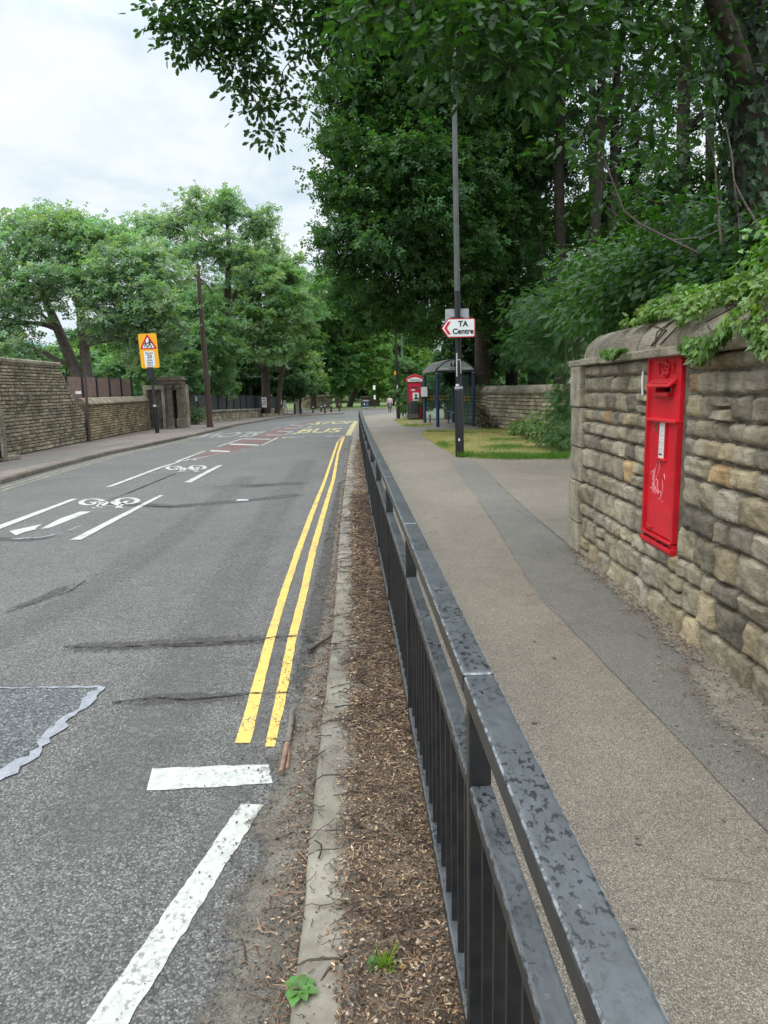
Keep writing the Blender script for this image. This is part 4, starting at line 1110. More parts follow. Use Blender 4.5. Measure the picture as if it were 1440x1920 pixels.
def crown_arrays(lobes, per_m2, cl_leaves, size, col, colvar=.22, flat=.72, droop=.25, shell=.42, cl_r=.42):
    """lobes (x, y, z, r[, density]) filled with leafy twig ends near their surface"""
    Ps, Ts, Ns, Ss, Cs, cent = [], [], [], [], [], []
    for lb in lobes:
        x, y, z, r = lb[:4]; dens = lb[4] if len(lb) > 4 else 1.0
        nc = max(3, int(per_m2 * dens * 4 * PI * r * r))
        d = unit(nc)
        lump = 1 + .22 * np.sin(d[:, 0] * 5.3 + x) * np.sin(d[:, 1] * 6.1 + y) + .18 * np.sin(d[:, 2] * 7.7 + z + d[:, 0] * 4)
        rad = r * rng.uniform(0, 1, nc) ** shell * lump
        c = np.array((x, y, z)) + d * rad[:, None] * np.array((1, 1, .85)); cent.append(c)
        m = rng.poisson(cl_leaves, nc); idx = np.repeat(np.arange(nc), m); n = len(idx)
        off = rng.normal(size=(n, 3)) * cl_r * np.array((1, 1, .55)) * .6
        P = c[idx] + off
        out = off + d[idx] * .25 * cl_r; out[:, 2] -= droop * cl_r; out += rng.normal(size=(n, 3)) * .22 * cl_r
        Nn = np.array((0, 0, 1.0)) * flat + d[idx] * .45 + rng.normal(size=(n, 3)) * .42
        tc_ = rng.uniform(1 - colvar, 1 + colvar, nc)
        shade = tc_[idx] * rng.uniform(.8, 1.2, n)
        hue = rng.uniform(-.14, .14, nc)[idx]
        Cc = np.array(col)[None, :] * shade[:, None] * np.stack([1 + hue, np.ones(n), 1 - hue], 1)
        Ps.append(P); Ts.append(out); Ns.append(Nn); Ss.append(size * rng.uniform(.65, 1.25, n)); Cs.append(Cc)
    return [np.concatenate(a) for a in (Ps, Ts, Ns, Ss, Cs)] + [np.concatenate(cent)]

def limb(mb, a, b, r0, r1, sag=.12, n=6, k=7, tint=(1, 1, 1)):
    a = Vector(a); b = Vector(b); L = (b - a).length; pts = []
    o = Vector((rnd.uniform(-1, 1), rnd.uniform(-1, 1), rnd.uniform(.2, 1))) * L * sag
    for i in range(n + 1):
        t = i / n; p = a.lerp(b, t) + o * math.sin(t * PI) + Vector((rnd.uniform(-1, 1), rnd.uniform(-1, 1), rnd.uniform(-1, 1))) * L * .012 * (0 if i in (0, n) else 1)
        pts.append(p)
    mb.tube(pts, [r0 + (r1 - r0) * (i / n) ** .8 for i in range(n + 1)], k, tint, caps=False)

def tree(label, cat_name, trunks, lobes, col, size=.13, per_m2=1.4, cl_leaves=22, tpl='ros', bark='bark', limbs=30, mat='leaf', name='tree', group=None, cl_r=.42, shell=.42, limb_r=.05, colvar=.22, crown_name='crown', flat=.72, chain=False):
    """trunks: list of (points, radii); the crown is spread over the lobes"""
    base = trunks[0][0][0]
    t = thing(name, label, cat_name, base, group)
    mb = MB()
    for pts, rad in trunks: mb.tube(pts, rad, 10, caps=False)
    P, T, Nn, S, Cc, cent = crown_arrays(lobes, per_m2, cl_leaves, size, col, cl_r=cl_r, shell=shell, colvar=colvar, flat=flat)
    allp = [(Vector(p), r) for pts, rad in trunks for p, r in list(zip(pts, rad))[len(pts) // 3:]]
    for lb in (lobes if chain else ()):
        c = Vector(lb[:3]); up = [Vector(l[:3]) for l in lobes if l[2] > lb[2] + .05]
        if up: limb(mb, min(up, key=lambda q: (q - c).length), c, limb_r * .9, limb_r * .5, .12)
    for lb in (() if chain else lobes):
        c = Vector(lb[:3]); j = min(allp, key=lambda q: (q[0] - c).length + (2.5 if q[0].z > c.z else 0))
        limb(mb, j[0], c, min(j[1] * .55, limb_r * 1.6), limb_r * .45)
    for i in rng.choice(len(cent), min(limbs, len(cent)), replace=False):
        c = Vector(cent[i]); lb = min(lobes, key=lambda l: (Vector(l[:3]) - c).length)
        limb(mb, Vector(lb[:3]), c, limb_r * .45, limb_r * .12, .1, 4, 5)
    mb.build('trunk', MT[bark], t, smooth=80)
    foliage(crown_name, P, T, Nn, S, Cc, tpl, MT[mat], t, base)
    return t

def L(px, py, Y, r, d=1.0):
    p = atY(px, py, Y); return (p.x, p.y, p.z, r, d)

def tk(points, r0, r1):
    """trunk through photo points at given distances"""
    P = [atY(*q) for q in points]; n = len(P) - 1
    return (P, [r0 + (r1 - r0) * i / n for i in range(n + 1)])

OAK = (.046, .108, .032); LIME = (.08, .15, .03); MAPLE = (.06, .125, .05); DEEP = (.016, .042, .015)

# ---- the big roadside oak leaning over the footway and bus stop
lobes = []
for (x, y, Y, r) in ((690, -60, 22, 1.8), (790, -50, 23, 2.1), (900, -40, 24, 2.2), (675, 60, 24, 1.35), (760, 60, 23, 1.8), (860, 90, 24, 2.0), (655, 160, 24, 1.05), (720, 170, 23, 1.6), (800, 200, 23, 1.7), (900, 210, 25, 2.0),
                     (645, 250, 24, .95), (700, 290, 23, 1.5), (780, 320, 22, 1.6), (870, 330, 24, 1.9), (960, 300, 26, 2.0), (635, 345, 24, .8), (680, 390, 24, 1.5), (750, 430, 23, 1.7), (840, 450, 24, 1.8), (930, 430, 26, 1.9),
                     (612, 455, 25, .5), (660, 470, 25, 1.25), (720, 530, 25, 1.3), (800, 540, 25, 1.5), (890, 560, 27, 1.5), (650, 545, 27, 1.0), (735, 605, 26, .6), (690, 590, 27, .9), (800, 610, 27, .8), (960, 540, 27, 1.6)):
    lobes.append(L(x, y, Y, r))
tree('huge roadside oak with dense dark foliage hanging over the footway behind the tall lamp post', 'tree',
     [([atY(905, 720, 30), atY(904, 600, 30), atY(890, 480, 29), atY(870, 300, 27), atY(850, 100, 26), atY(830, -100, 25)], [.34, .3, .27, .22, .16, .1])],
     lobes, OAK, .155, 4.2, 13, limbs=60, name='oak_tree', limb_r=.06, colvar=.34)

# ---- near oak: trunk behind the stone wall, boughs spread overhead and out over the road
lobes = []
for (x, y, r, d) in ((300, 35, .2, 1), (345, 15, .26, 1), (335, 75, .26, 1), (395, 40, .28, 1), (390, 95, .26, 1), (440, 60, .3, 1), (455, 10, .3, 1), (470, 115, .26, 1), (462, 165, .24, 1), (490, 205, .24, 1), (495, 250, .18, 1), (455, 135, .16, .7),
                     (520, 60, .26, .7), (530, 135, .2, .5), (505, 15, .28, .8), (565, 30, .26, .6), (570, 95, .22, .5), (545, 190, .16, .35), (595, 25, .26, .7), (585, 140, .16, .4), (610, 75, .24, .7), (640, 20, .32, 1), (690, 10, .32, 1), (620, 130, .2, .6), (575, 215, .12, .35),
                     (360, -40, .35, 1), (450, -60, .4, 1), (550, -50, .4, 1), (640, -60, .4, 1)):
    lobes.append(L(x, y, 9.0, r, d * 1.7))
for (x, y, Y, r, d) in ((660, 70, 7, .32, .8), (720, 30, 6, .34, 1), (780, 20, 5.5, .36, 1), (800, 90, 5.5, .3, .9), (860, 60, 5, .36, 1), (870, 120, 5, .26, .8), (930, 60, 5, .38, 1), (950, 130, 5, .26, .8), (1000, 40, 5.4, .4, 1), (1040, 110, 5.6, .34, .9), (1090, 40, 5.6, .42, 1),
                        (1130, 130, 6, .4, .7), (1190, 60, 6, .42, .8), (1230, 180, 6.2, .4, .6), (1280, 60, 6.2, .42, .7), (1330, 160, 6.4, .4, .5), (1390, 50, 6.4, .42, .8), (1180, 260, 6.8, .42, .6), (1290, 290, 6.8, .4, .5), (1100, 230, 7, .42, .6), (1420, 190, 6.6, .36, .5),
                        (760, -70, 6, .5, 1), (880, -70, 5.5, .5, 1), (1000, -80, 5.5, .5, 1), (1130, -80, 5.8, .5, 1), (1270, -80, 6, .5, 1), (1400, -60, 6.2, .5, 1), (1230, 380, 7.4, .4, .45), (1340, 400, 7.4, .4, .4), (1130, 340, 7.6, .4, .5)):
    lobes.append(L(x, y, Y, r, d * (.6 if x > 1050 and y > -20 else 1)))
b0 = Vector((3.62, 6.55, .3))
trunk = ([b0, atY(1418, 520, 6.6), atY(1416, 300, 6.6), atY(1400, 100, 6.6), atY(1385, -120, 6.7), Vector((3.1, 6.9, 7.6))], [.3, .21, .19, .17, .15, .1])
bough = ([atY(1400, 100, 6.6), Vector((2.5, 6.6, 5.6)), Vector((1.2, 7.4, 6.6)), Vector((-.6, 8.4, 7.1)), Vector((-2.4, 9.2, 7.0))], [.12, .1, .08, .05, .02])
bough2 = ([atY(1416, 200, 6.6), Vector((2.4, 5.9, 4.9)), Vector((1.2, 5.4, 5.0)), Vector((.2, 5.4, 5.0))], [.1, .07, .05, .02])
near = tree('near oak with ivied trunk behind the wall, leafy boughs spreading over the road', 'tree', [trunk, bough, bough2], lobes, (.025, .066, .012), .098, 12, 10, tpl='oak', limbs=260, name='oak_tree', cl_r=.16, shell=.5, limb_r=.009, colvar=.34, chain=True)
n = 2600; h = rng.uniform(0, 1, n); a = rng.uniform(0, 2 * PI, n); tp = [np.array(v) for v in trunk[0][:5]]
pos = np.array([tp[min(3, int(q * 4))] * (1 - (q * 4 - int(q * 4))) + tp[min(4, int(q * 4) + 1)] * (q * 4 - int(q * 4)) for q in h * .999])
dr = np.stack([np.cos(a), np.sin(a), np.zeros(n)], 1)
foliage('trunk_ivy', pos + dr * rng.uniform(.17, .3, n)[:, None], np.stack([rng.normal(0, .3, n), rng.normal(0, .3, n), -np.ones(n)], 1), dr + rng.normal(0, .3, (n, 3)), rng.uniform(.05, .09, n), np.array((.02, .05, .016)) * rng.uniform(.6, 1.4, (n, 1)), 'ivy', MT['leaf_gloss'], near, b0)

# ---- the wood behind the wall: slim dark trunks and layered crowns
WOOD = [
    ('straight dark woodland tree with a clear trunk left of the leaning pair', [(1008, 640, 20), (1003, 480, 20), (1000, 330, 20), (1000, 200, 20), (1005, 0, 20)], .24,
     [(960, 250, 21, 1.2), (1010, 170, 20, 1.4), (1060, 260, 21, 1.1), (930, 130, 21, 1.5), (1000, 30, 20, 1.6), (1080, 100, 21, 1.4), (960, 360, 22, .9), (930, 470, 22, 1.2)], DEEP),
    ('slender forked woodland tree standing between two straighter trunks', [(1052, 620, 17), (1052, 480, 17), (1048, 350, 17), (1050, 240, 17), (1052, 60, 17)], .14,
     [(1050, 330, 18, .8), (1090, 210, 18, 1.0), (1040, 120, 17, 1.1), (1110, 330, 19, .8), (1060, 20, 18, 1.2)], DEEP),
    ('dark leaning woodland tree, one of a close pair behind the shrubs', [(1108, 580, 16), (1112, 460, 16), (1122, 350, 16), (1126, 240, 16), (1130, 60, 16)], .13,
     [(1130, 230, 16, .9), (1180, 150, 17, 1.1), (1100, 100, 16, 1.0), (1150, 20, 16, 1.2), (1180, 300, 17, .8)], (.03, .08, .02)),
    ('dark upright woodland tree, the right hand stem of a close pair', [(1140, 580, 16.5), (1144, 460, 16.5), (1150, 350, 16.5), (1152, 250, 16.5), (1160, 60, 16.5)], .12,
     [(1210, 260, 17, .9), (1250, 170, 17, 1.1), (1220, 60, 17, 1.2), (1170, 380, 18, .8), (1300, 110, 18, 1.2)], DEEP),
    ('tall shaded woodland tree filling the gap behind the ivy covered oak', [(1290, 560, 14), (1285, 400, 14), (1280, 250, 14), (1290, 0, 14)], .15,
     [(1240, 360, 14, .9), (1310, 320, 14, 1.0), (1380, 260, 14, 1.0), (1330, 200, 14, 1.0), (1270, 440, 14.5, .9), (1370, 380, 14, .9), (1440, 330, 14, 1.0), (1420, 100, 14, 1.3), (1300, 40, 14, 1.3), (1500, 200, 14, 1.4), (1340, 480, 13, .8), (1420, 460, 13, .9)], (.026, .07, .015)),
    ('yellow green woodland tree glowing behind the darker trunks', [(1200, 620, 24), (1198, 480, 24), (1190, 350, 24), (1190, 200, 24)], .2,
     [(1170, 480, 24, 1.2), (1240, 520, 24, 1.3), (1210, 420, 24, 1.3), (1290, 440, 25, 1.4), (1110, 500, 25, 1.1), (1150, 560, 25, 1.2), (1240, 350, 25, 1.3), (1090, 420, 26, .9)], (.06, .14, .022)),
    ('deep shaded woodland tree beside the roadside oak above the bus shelter', [(960, 660, 32), (955, 500, 32), (950, 300, 32), (950, 0, 32)], .26,
     [(900, 640, 32, 1.6), (960, 600, 31, 1.7), (1020, 560, 30, 1.6), (1030, 440, 32, 1.6), (960, 480, 33, 1.9), (1040, 320, 33, 1.6), (980, 220, 33, 2.0), (900, 200, 33, 2.2), (1020, 60, 33, 2.0), (1060, 650, 30, 1.4), (880, 690, 33, 1.2)], DEEP),
    ('far woodland tree seen dimly between the nearer trunks', [(1110, 640, 38), (1112, 400, 38), (1110, 150, 38)], .25,
     [(1080, 620, 38, 2), (1150, 600, 38, 2), (1220, 600, 38, 2), (1130, 400, 38, 1.9), (1240, 300, 38, 2.2), (1120, 150, 38, 2.4), (1200, 500, 39, 2)], DEEP),
    ('far woodland tree at the upper edge of the shaded bank', [(1330, 640, 34), (1332, 400, 34), (1330, 100, 34)], .25,
     [(1290, 600, 34, 2), (1370, 560, 34, 2), (1440, 520, 34, 2), (1330, 450, 34, 1.9), (1440, 380, 34, 1.9), (1380, 240, 34, 1.9), (1290, 380, 35, 1.7), (1500, 450, 34, 2.4), (1520, 250, 34, 2.4)], (.028, .07, .02)),
]
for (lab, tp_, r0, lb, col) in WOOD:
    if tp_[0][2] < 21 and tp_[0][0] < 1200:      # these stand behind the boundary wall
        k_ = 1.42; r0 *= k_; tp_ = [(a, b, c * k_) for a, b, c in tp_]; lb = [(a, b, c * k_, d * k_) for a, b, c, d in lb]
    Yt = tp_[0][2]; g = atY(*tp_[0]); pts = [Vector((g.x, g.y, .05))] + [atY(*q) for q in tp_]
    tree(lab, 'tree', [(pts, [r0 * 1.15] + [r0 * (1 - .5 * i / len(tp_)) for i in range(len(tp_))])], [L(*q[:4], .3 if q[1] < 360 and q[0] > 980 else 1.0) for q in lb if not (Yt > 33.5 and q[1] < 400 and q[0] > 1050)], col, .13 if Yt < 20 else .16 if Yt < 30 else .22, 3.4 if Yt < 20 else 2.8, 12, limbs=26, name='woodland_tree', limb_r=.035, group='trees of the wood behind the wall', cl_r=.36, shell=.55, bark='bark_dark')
# heavy low bough of the first trunk
mb = MB(); mb.tube([atY(1000, 492, 28.4), atY(970, 489, 27.8), atY(940, 487, 27.3), atY(915, 478, 26.8), atY(895, 462, 26.2), atY(880, 455, 25.6)], [.22, .2, .17, .14, .1, .04], 9)
lt = [o for o in bpy.data.objects if o.get('label', '').startswith('straight dark woodland')][0]
mb.build('bough', MT['bark_dark'], lt, smooth=80)

# ---- shrubs and saplings on the bank behind the walls
def shrub(label, lobes, col, size=.14, tpl='pin', per_m2=5, cl=9, cl_r=.22, mat='leaf', name='shrub', group=None, stems=14, shell=.5, z0=.1, cat='shrub', colvar=.22):
    c = np.mean([l[:3] for l in lobes], 0); base = Vector((c[0], c[1], z0 + G(c[1])))
    t = thing(name, label, cat, base, group)
    P, T, Nn, S, Cc, cent = crown_arrays(lobes, per_m2, cl, size, col, cl_r=cl_r, shell=shell, droop=.5, colvar=colvar)
    mb = MB()
    for i in rng.choice(len(cent), min(stems, len(cent)), replace=False):
        limb(mb, base + Vector((rnd.uniform(-.2, .2), rnd.uniform(-.2, .2), -.1)), Vector(cent[i]), .014, .004, .12, 5, 5)
    if mb.v: mb.build('stem', MT['bark'], t, smooth=80)
    foliage('foliage', P, T, Nn, S, Cc, tpl, MT[mat], t, base)
    return t
ASH = (.032, .08, .024)
shrub('mid green elder shrub with drooping compound leaves over the far end of the stone wall', [L(1050, 590, 14, .7), L(1015, 625, 15, .5), L(1090, 540, 13, .7), L(1045, 655, 14, .36), L(1110, 600, 12, .6), L(1000, 580, 16, .6), L(980, 650, 17, .4)], ASH, .145, per_m2=16, cl_r=.26, stems=0)
shrub('leafy shrub crowding the driveway beside the end of the stone wall', [L(1052, 770, 19, .4), L(1062, 735, 18.5, .4), L(1040, 818, 18.4, .36), L(1062, 805, 17.6, .42), L(1066, 690, 18, .4), L(1060, 835, 17, .3)], (.055, .12, .036), .15, per_m2=16, cl_r=.2, stems=0)
shrub('broad shrub with glossy green leaves spilling along the wall top behind the coping', [L(1160, 560, 8.2, .5), L(1210, 520, 8, .5), L(1260, 500, 7.6, .48), L(1150, 500, 9, .5), L(1180, 600, 8.6, .34), L(1120, 560, 9.5, .5)], (.033, .085, .018), .095, 'dia', 34, 9, .2, 'leaf')
shrub('dark bramble shrub mounded behind the wall near the ivy', [L(1320, 500, 7, .45), L(1390, 480, 6.6, .45), L(1440, 490, 6.2, .45), L(1300, 440, 8, .5), L(1500, 470, 6, .5), L(1360, 540, 6, .3)], (.028, .075, .017), .1, 'dia', 34, 9, .2, 'leaf')
shrub('large shaded shrub rising above the far stone wall by the bus shelter', [L(930, 670, 33, 1.0), L(975, 660, 28, .9), L(905, 660, 35, 1.1), L(1010, 668, 26, .8), L(940, 600, 32, 1.2), L(1020, 620, 25, .9), L(880, 650, 38, 1.2), L(1045, 660, 25, .7), L(990, 600, 29, 1.1), L(1010, 560, 27, 1.0)], (.045, .105, .038), .2, per_m2=8, cl_r=.3, stems=0)
shrub('dark hedge shrub behind the glass of the bus shelter', [L(840, 720, 36, 1.0), L(870, 740, 35.5, .8), L(815, 740, 36.5, .8), L(890, 760, 33, .6), L(845, 660, 36.5, 1.0)], (.045, .1, .035), .2, 'ros', 4, 9, .32)
shrub('low brown leaved shrub at the right hand foot of the bus shelter', [L(908, 785, 28.2, .36), L(925, 792, 27.4, .3), L(903, 768, 28.8, .3)], (.06, .05, .024), .11, 'dia', 16, 9, .2)
shrub('tuft of tall weeds in front of the far wall by the driveway', [L(985, 800, 22, .3), L(1000, 790, 21, .3), L(970, 800, 23, .26), L(1015, 805, 20, .3)], (.1, .17, .05), .14, 'dia', 16, 9, .16, name='weed_clump', cat='weeds')
shrub('bush by the red phone kiosk with small green leaves', [L(758, 730, 41, .8), L(752, 690, 42, .8), L(764, 760, 40.5, .5), L(770, 690, 42, .9)], (.06, .13, .035), .16, 'ros', 4, 9, .3)
# bare dead saplings over the wall
for i, (lab, paths) in enumerate((('pale dead sapling arching left with bare forked twigs above the wall', [[(1310, 475), (1260, 450), (1200, 420), (1170, 395), (1145, 330), (1120, 260), (1100, 230)], [(1240, 440), (1180, 420), (1140, 390)], [(1260, 450), (1320, 445), (1390, 450)]]),
                                  ('pale dead sapling standing straight with one kink beside the arching one', [[(1360, 500), (1352, 460), (1346, 380), (1340, 300), (1325, 250)], [(1350, 430), (1310, 450)], [(1350, 420), (1372, 470)]]),
                                  ('pale dead sapling bending right toward the ivied oak', [[(1440, 480), (1425, 430), (1390, 370), (1376, 340), (1372, 290), (1360, 230)], [(1376, 340), (1384, 400), (1388, 460)]]))):
    t = thing('dead_sapling', lab, 'sapling', atY(paths[0][0][0], 560, 6.4 - i * .2), 'bare dead saplings above the wall'); mb = MB()
    for j, pth in enumerate(paths):
        P = [atY(x, y, 6.4 - i * .2 + .1 * math.sin(x)) for x, y in pth]
        mb.tube(P, [(.012 if j == 0 else .006) * (1 - .6 * k / (len(P) - 1)) for k in range(len(P))], 5)
    mb.build('stem', MT['bark_pale'], t, smooth=80)

# ---- ivy over the wall top
t = thing('ivy', 'bright green ivy spilling over the coping of the stone wall above the post box', 'ivy', (2.1, 3.8, 2.1))
Pl, Tl, Nl, Sl, Cl = [], [], [], [], []
def ivy_patch(n, y0, y1, f, col, s0, s1):
    for _ in range(n):
        y = rng.uniform(y0, y1); q = f(y)
        if q is None: continue
        p, nn, tt = q
        Pl.append(p); Nl.append(np.array(nn) + rng.normal(0, .35, 3)); Tl.append(np.array(tt) + rng.normal(0, .45, 3)); Sl.append(rng.uniform(s0, s1))
        Cl.append(np.array(col) * rng.uniform(.6, 1.35) * np.array((rng.uniform(.85, 1.25), 1, rng.uniform(.7, 1.1))))
def on_coping(y):
    edge = 5.9 - .25 * math.sin(y * 3)
    if y > edge: return None
    lo = .35 if y > 4.6 else .12
    a = rng.uniform(lo + max(0, (y - 4.3)) * .38, 2.4); m = noise.noise((y * 2.3, a * 1.3, 2.2))
    if (m < .12 and a < .95) or (m < -.05 and a < 1.5): return None
    r = .25 + rng.uniform(0, .05) + .12 * max(0, m) + max(0, a - .9) * .12
    if 4.2 < y < 5.3 and a < .45: return None
    return (np.array((WX + .2 - math.cos(a) * r, y, 1.944 + math.sin(a) * r)), (-math.cos(a), 0, math.sin(a)), (-.3, rng.uniform(-1, 1), -.6))
ivy_patch(6500, 2.2, 6.0, on_coping, (.115, .205, .045), .024, .052)
def hang(y):
    d = (noise.noise((y * 2.6, 4, 4)) + .15) * .26 + (.03 if y < 4.3 else -.02)
    if 4.25 < y < 5.35: return None
    if d <= 0: return None
    k = rng.uniform(0, 1); return (np.array((WX - .1 - rng.uniform(0, .06) - .03 * k, y, 1.97 - k * d)), (-1, 0, .3), (-.2, rng.uniform(-.4, .4), -1))
ivy_patch(2200, 2.6, 5.9, hang, (.105, .195, .05), .024, .05)
def crest(y):
    a = rng.uniform(0, 1); h = .12 + .28 * max(0, noise.noise((y * 1.4, 7, 1)) + .4) * (1 if y < 5.2 else .6) + max(0, 4.6 - y) * .06
    return (np.array((WX + .1 + a * .5, y, 2.14 + h * rng.uniform(.1, 1) - a * .05)), (-.4, 0, 1), (-.5, rng.uniform(-.7, .7), -.4))
ivy_patch(5000, 2.2, 5.7, crest, (.1, .21, .042), .03, .062)
foliage('foliage', np.array(Pl), np.array(Tl), np.array(Nl), np.array(Sl), np.array(Cl), 'ivy', MT['leaf_gloss'], t, (2.1, 3.8, 2.1))
mb = MB()
for k in range(16):
    y = rnd.uniform(2.4, 5.2); pts = [(WX + .2 - math.cos(a) * .245, y + .35 * a * rnd.uniform(-1, 1), 1.944 + math.sin(a) * .245) for a in (.1, .5, .9, 1.3)]
    mb.tube(pts, .005, 5)
mb.build('stem', MT['twig'], t, smooth=80)

# ---- left side trees: haze is put into most of their paled leaf colours
def left_tree(*a, **k): return tree(*a, **k)
left_tree('spreading maple with twin grey trunks rising behind the brown slatted fence', 'tree',
     [tk([(163, 735, 33), (140, 690, 33), (110, 620, 33), (85, 560, 33), (60, 480, 33)], .33, .1), tk([(168, 735, 33), (158, 650, 33), (148, 560, 33), (140, 470, 33), (145, 400, 33)], .26, .08)],
     [L(*q) for q in ((40, 470, 32, 1.5), (110, 450, 32, 1.6), (175, 460, 32, 1.5), (35, 425, 33, 1.0), (150, 430, 33, 1.2), (95, 415, 33, 1.0), (30, 550, 31, 1.5), (90, 530, 31, 1.5), (160, 530, 31, 1.4), (220, 520, 31, 1.4), (260, 480, 32, 1.3), (215, 445, 33, 1.2), (285, 540, 31, 1.2), (310, 500, 32, 1.1),
                                 (20, 610, 31, 1.0), (230, 580, 31, 1.3), (280, 600, 31, 1.1), (20, 655, 30, .8), (-30, 640, 30, 1.2), (270, 640, 31, .9), (320, 620, 31, 1.0), (200, 590, 30.5, 1.0), (300, 570, 30.5, .9), (-40, 500, 32, 1.8), (-60, 590, 31, 1.6), (200, 620, 31.5, .7), (250, 640, 32, .7))],
     (.19, .285, .185), .19, 2.0, 12, limbs=50, name='maple_tree', bark='bark_pale', limb_r=.06)
left_tree('tall airy sycamore topping the trees on the far side of the road', 'tree',
     [tk([(420, 760, 48), (425, 600, 48), (430, 480, 48), (425, 400, 48)], .35, .08)],
     [L(*q) for q in ((320, 420, 48, 1.7), (380, 400, 48, 1.8), (430, 385, 48, 1.4), (365, 385, 48, 1.0), (425, 370, 48, .8), (480, 430, 48, 1.6), (500, 420, 48, 1.2), (270, 420, 49, 1.4), (330, 480, 47, 1.8), (400, 460, 47, 2), (460, 490, 47, 1.9), (510, 470, 48, 1.0), (290, 500, 48, 1.6), (360, 540, 47, 1.6), (300, 560, 47, 1.5))],
     (.185, .28, .165), .22, 1.3, 12, limbs=60, name='sycamore_tree', limb_r=.07)
left_tree('broad bushy lime tree overhanging the dark fence with green leaves paled as by haze', 'tree',
     [tk([(500, 775, 60), (497, 700, 60), (490, 600, 60), (480, 500, 60)], .4, .12), tk([(520, 775, 60), (528, 700, 60), (545, 620, 60)], .25, .1)],
     [L(*q) for q in ((440, 560, 57, 2.1), (490, 540, 57, 2.2), (530, 530, 58, 2.0), (540, 580, 57, 2.0), (480, 600, 56, 2.0), (430, 620, 55, 1.8), (530, 640, 57, 1.7), (400, 570, 56, 1.8), (560, 550, 60, 1.6), (565, 610, 60, 1.5), (500, 660, 56, 1.4), (450, 500, 58, 2.0), (510, 490, 59, 1.6), (545, 500, 60, 1.3), (580, 580, 62, 1.2), (565, 660, 61, 1.2))],
     (.165, .265, .13), .25, 1.7, 12, limbs=40, name='lime_tree', limb_r=.08)
left_tree('shaded tree behind the old gateway with foliage down to the fence', 'tree',
     [tk([(385, 770, 44), (380, 680, 44), (370, 600, 44)], .22, .1), tk([(340, 770, 45), (325, 680, 45), (300, 610, 45)], .2, .08)],
     [L(*q) for q in ((340, 640, 42, 1.3), (380, 630, 43, 1.4), (310, 600, 43, 1.4), (360, 580, 44, 1.6), (420, 660, 45, 1.3), (270, 640, 43, 1.2), (240, 690, 44, 1.1), (330, 690, 41, 1.0), (300, 690, 43, 1.0), (200, 700, 44, 1.0), (400, 600, 46, 1.6), (370, 690, 42, .9), (350, 730, 42, .9), (310, 720, 43, .9), (270, 700, 43, .9), (400, 700, 45, 1.1), (420, 720, 46, .9), (250, 600, 43, 1.2))],
     (.115, .205, .095), .21, 2.4, 12, limbs=30, name='woodland_tree', limb_r=.05)
left_tree('dark understorey tree in the shade over the far end of the fence', 'tree',
     [tk([(470, 775, 66), (468, 700, 66), (470, 640, 66)], .25, .1), tk([(440, 775, 66), (445, 700, 66), (455, 640, 66)], .2, .1)],
     [L(*q) for q in ((420, 700, 66, 2.0), (460, 690, 67, 2.2), (500, 700, 67, 2.0), (540, 690, 68, 1.8), (390, 710, 62, 1.8), (440, 650, 68, 2.2), (560, 720, 70, 1.5), (520, 740, 70, 1.2), (400, 745, 64, 1.3), (440, 740, 66, 1.4), (480, 742, 68, 1.3), (370, 740, 60, 1.2), (420, 660, 66, 1.8))],
     (.04, .09, .03), .3, 2.0, 12, limbs=30, name='woodland_tree', limb_r=.05)
# low green growth behind the fences on the left
for i, (lab, lb) in enumerate((('pale bright green tree in the far gap between maple trunks and tall wall', ((60, 690, 58, 2.0), (100, 680, 58, 1.8), (20, 690, 60, 2.2), (-40, 680, 60, 2.6), (130, 690, 58, 1.6))),
                               ('rounded light green tree seen low behind the slatted fence', ((190, 690, 56, 1.8), (230, 700, 56, 1.7), (270, 700, 55, 1.6), (210, 660, 57, 1.6), (160, 680, 57, 1.6))))):
    p = atY(lb[0][0], 740, lb[0][2])
    tree(lab, 'tree', [([Vector((p.x, p.y, -.5)), atY(lb[0][0], 700, lb[0][2]), atY(lb[0][0], 660, lb[0][2])], [.2, .16, .1])], [L(*q) for q in lb], (.13, .23, .1), .27, 2.2, 11, limbs=16, name='woodland_tree', limb_r=.05)
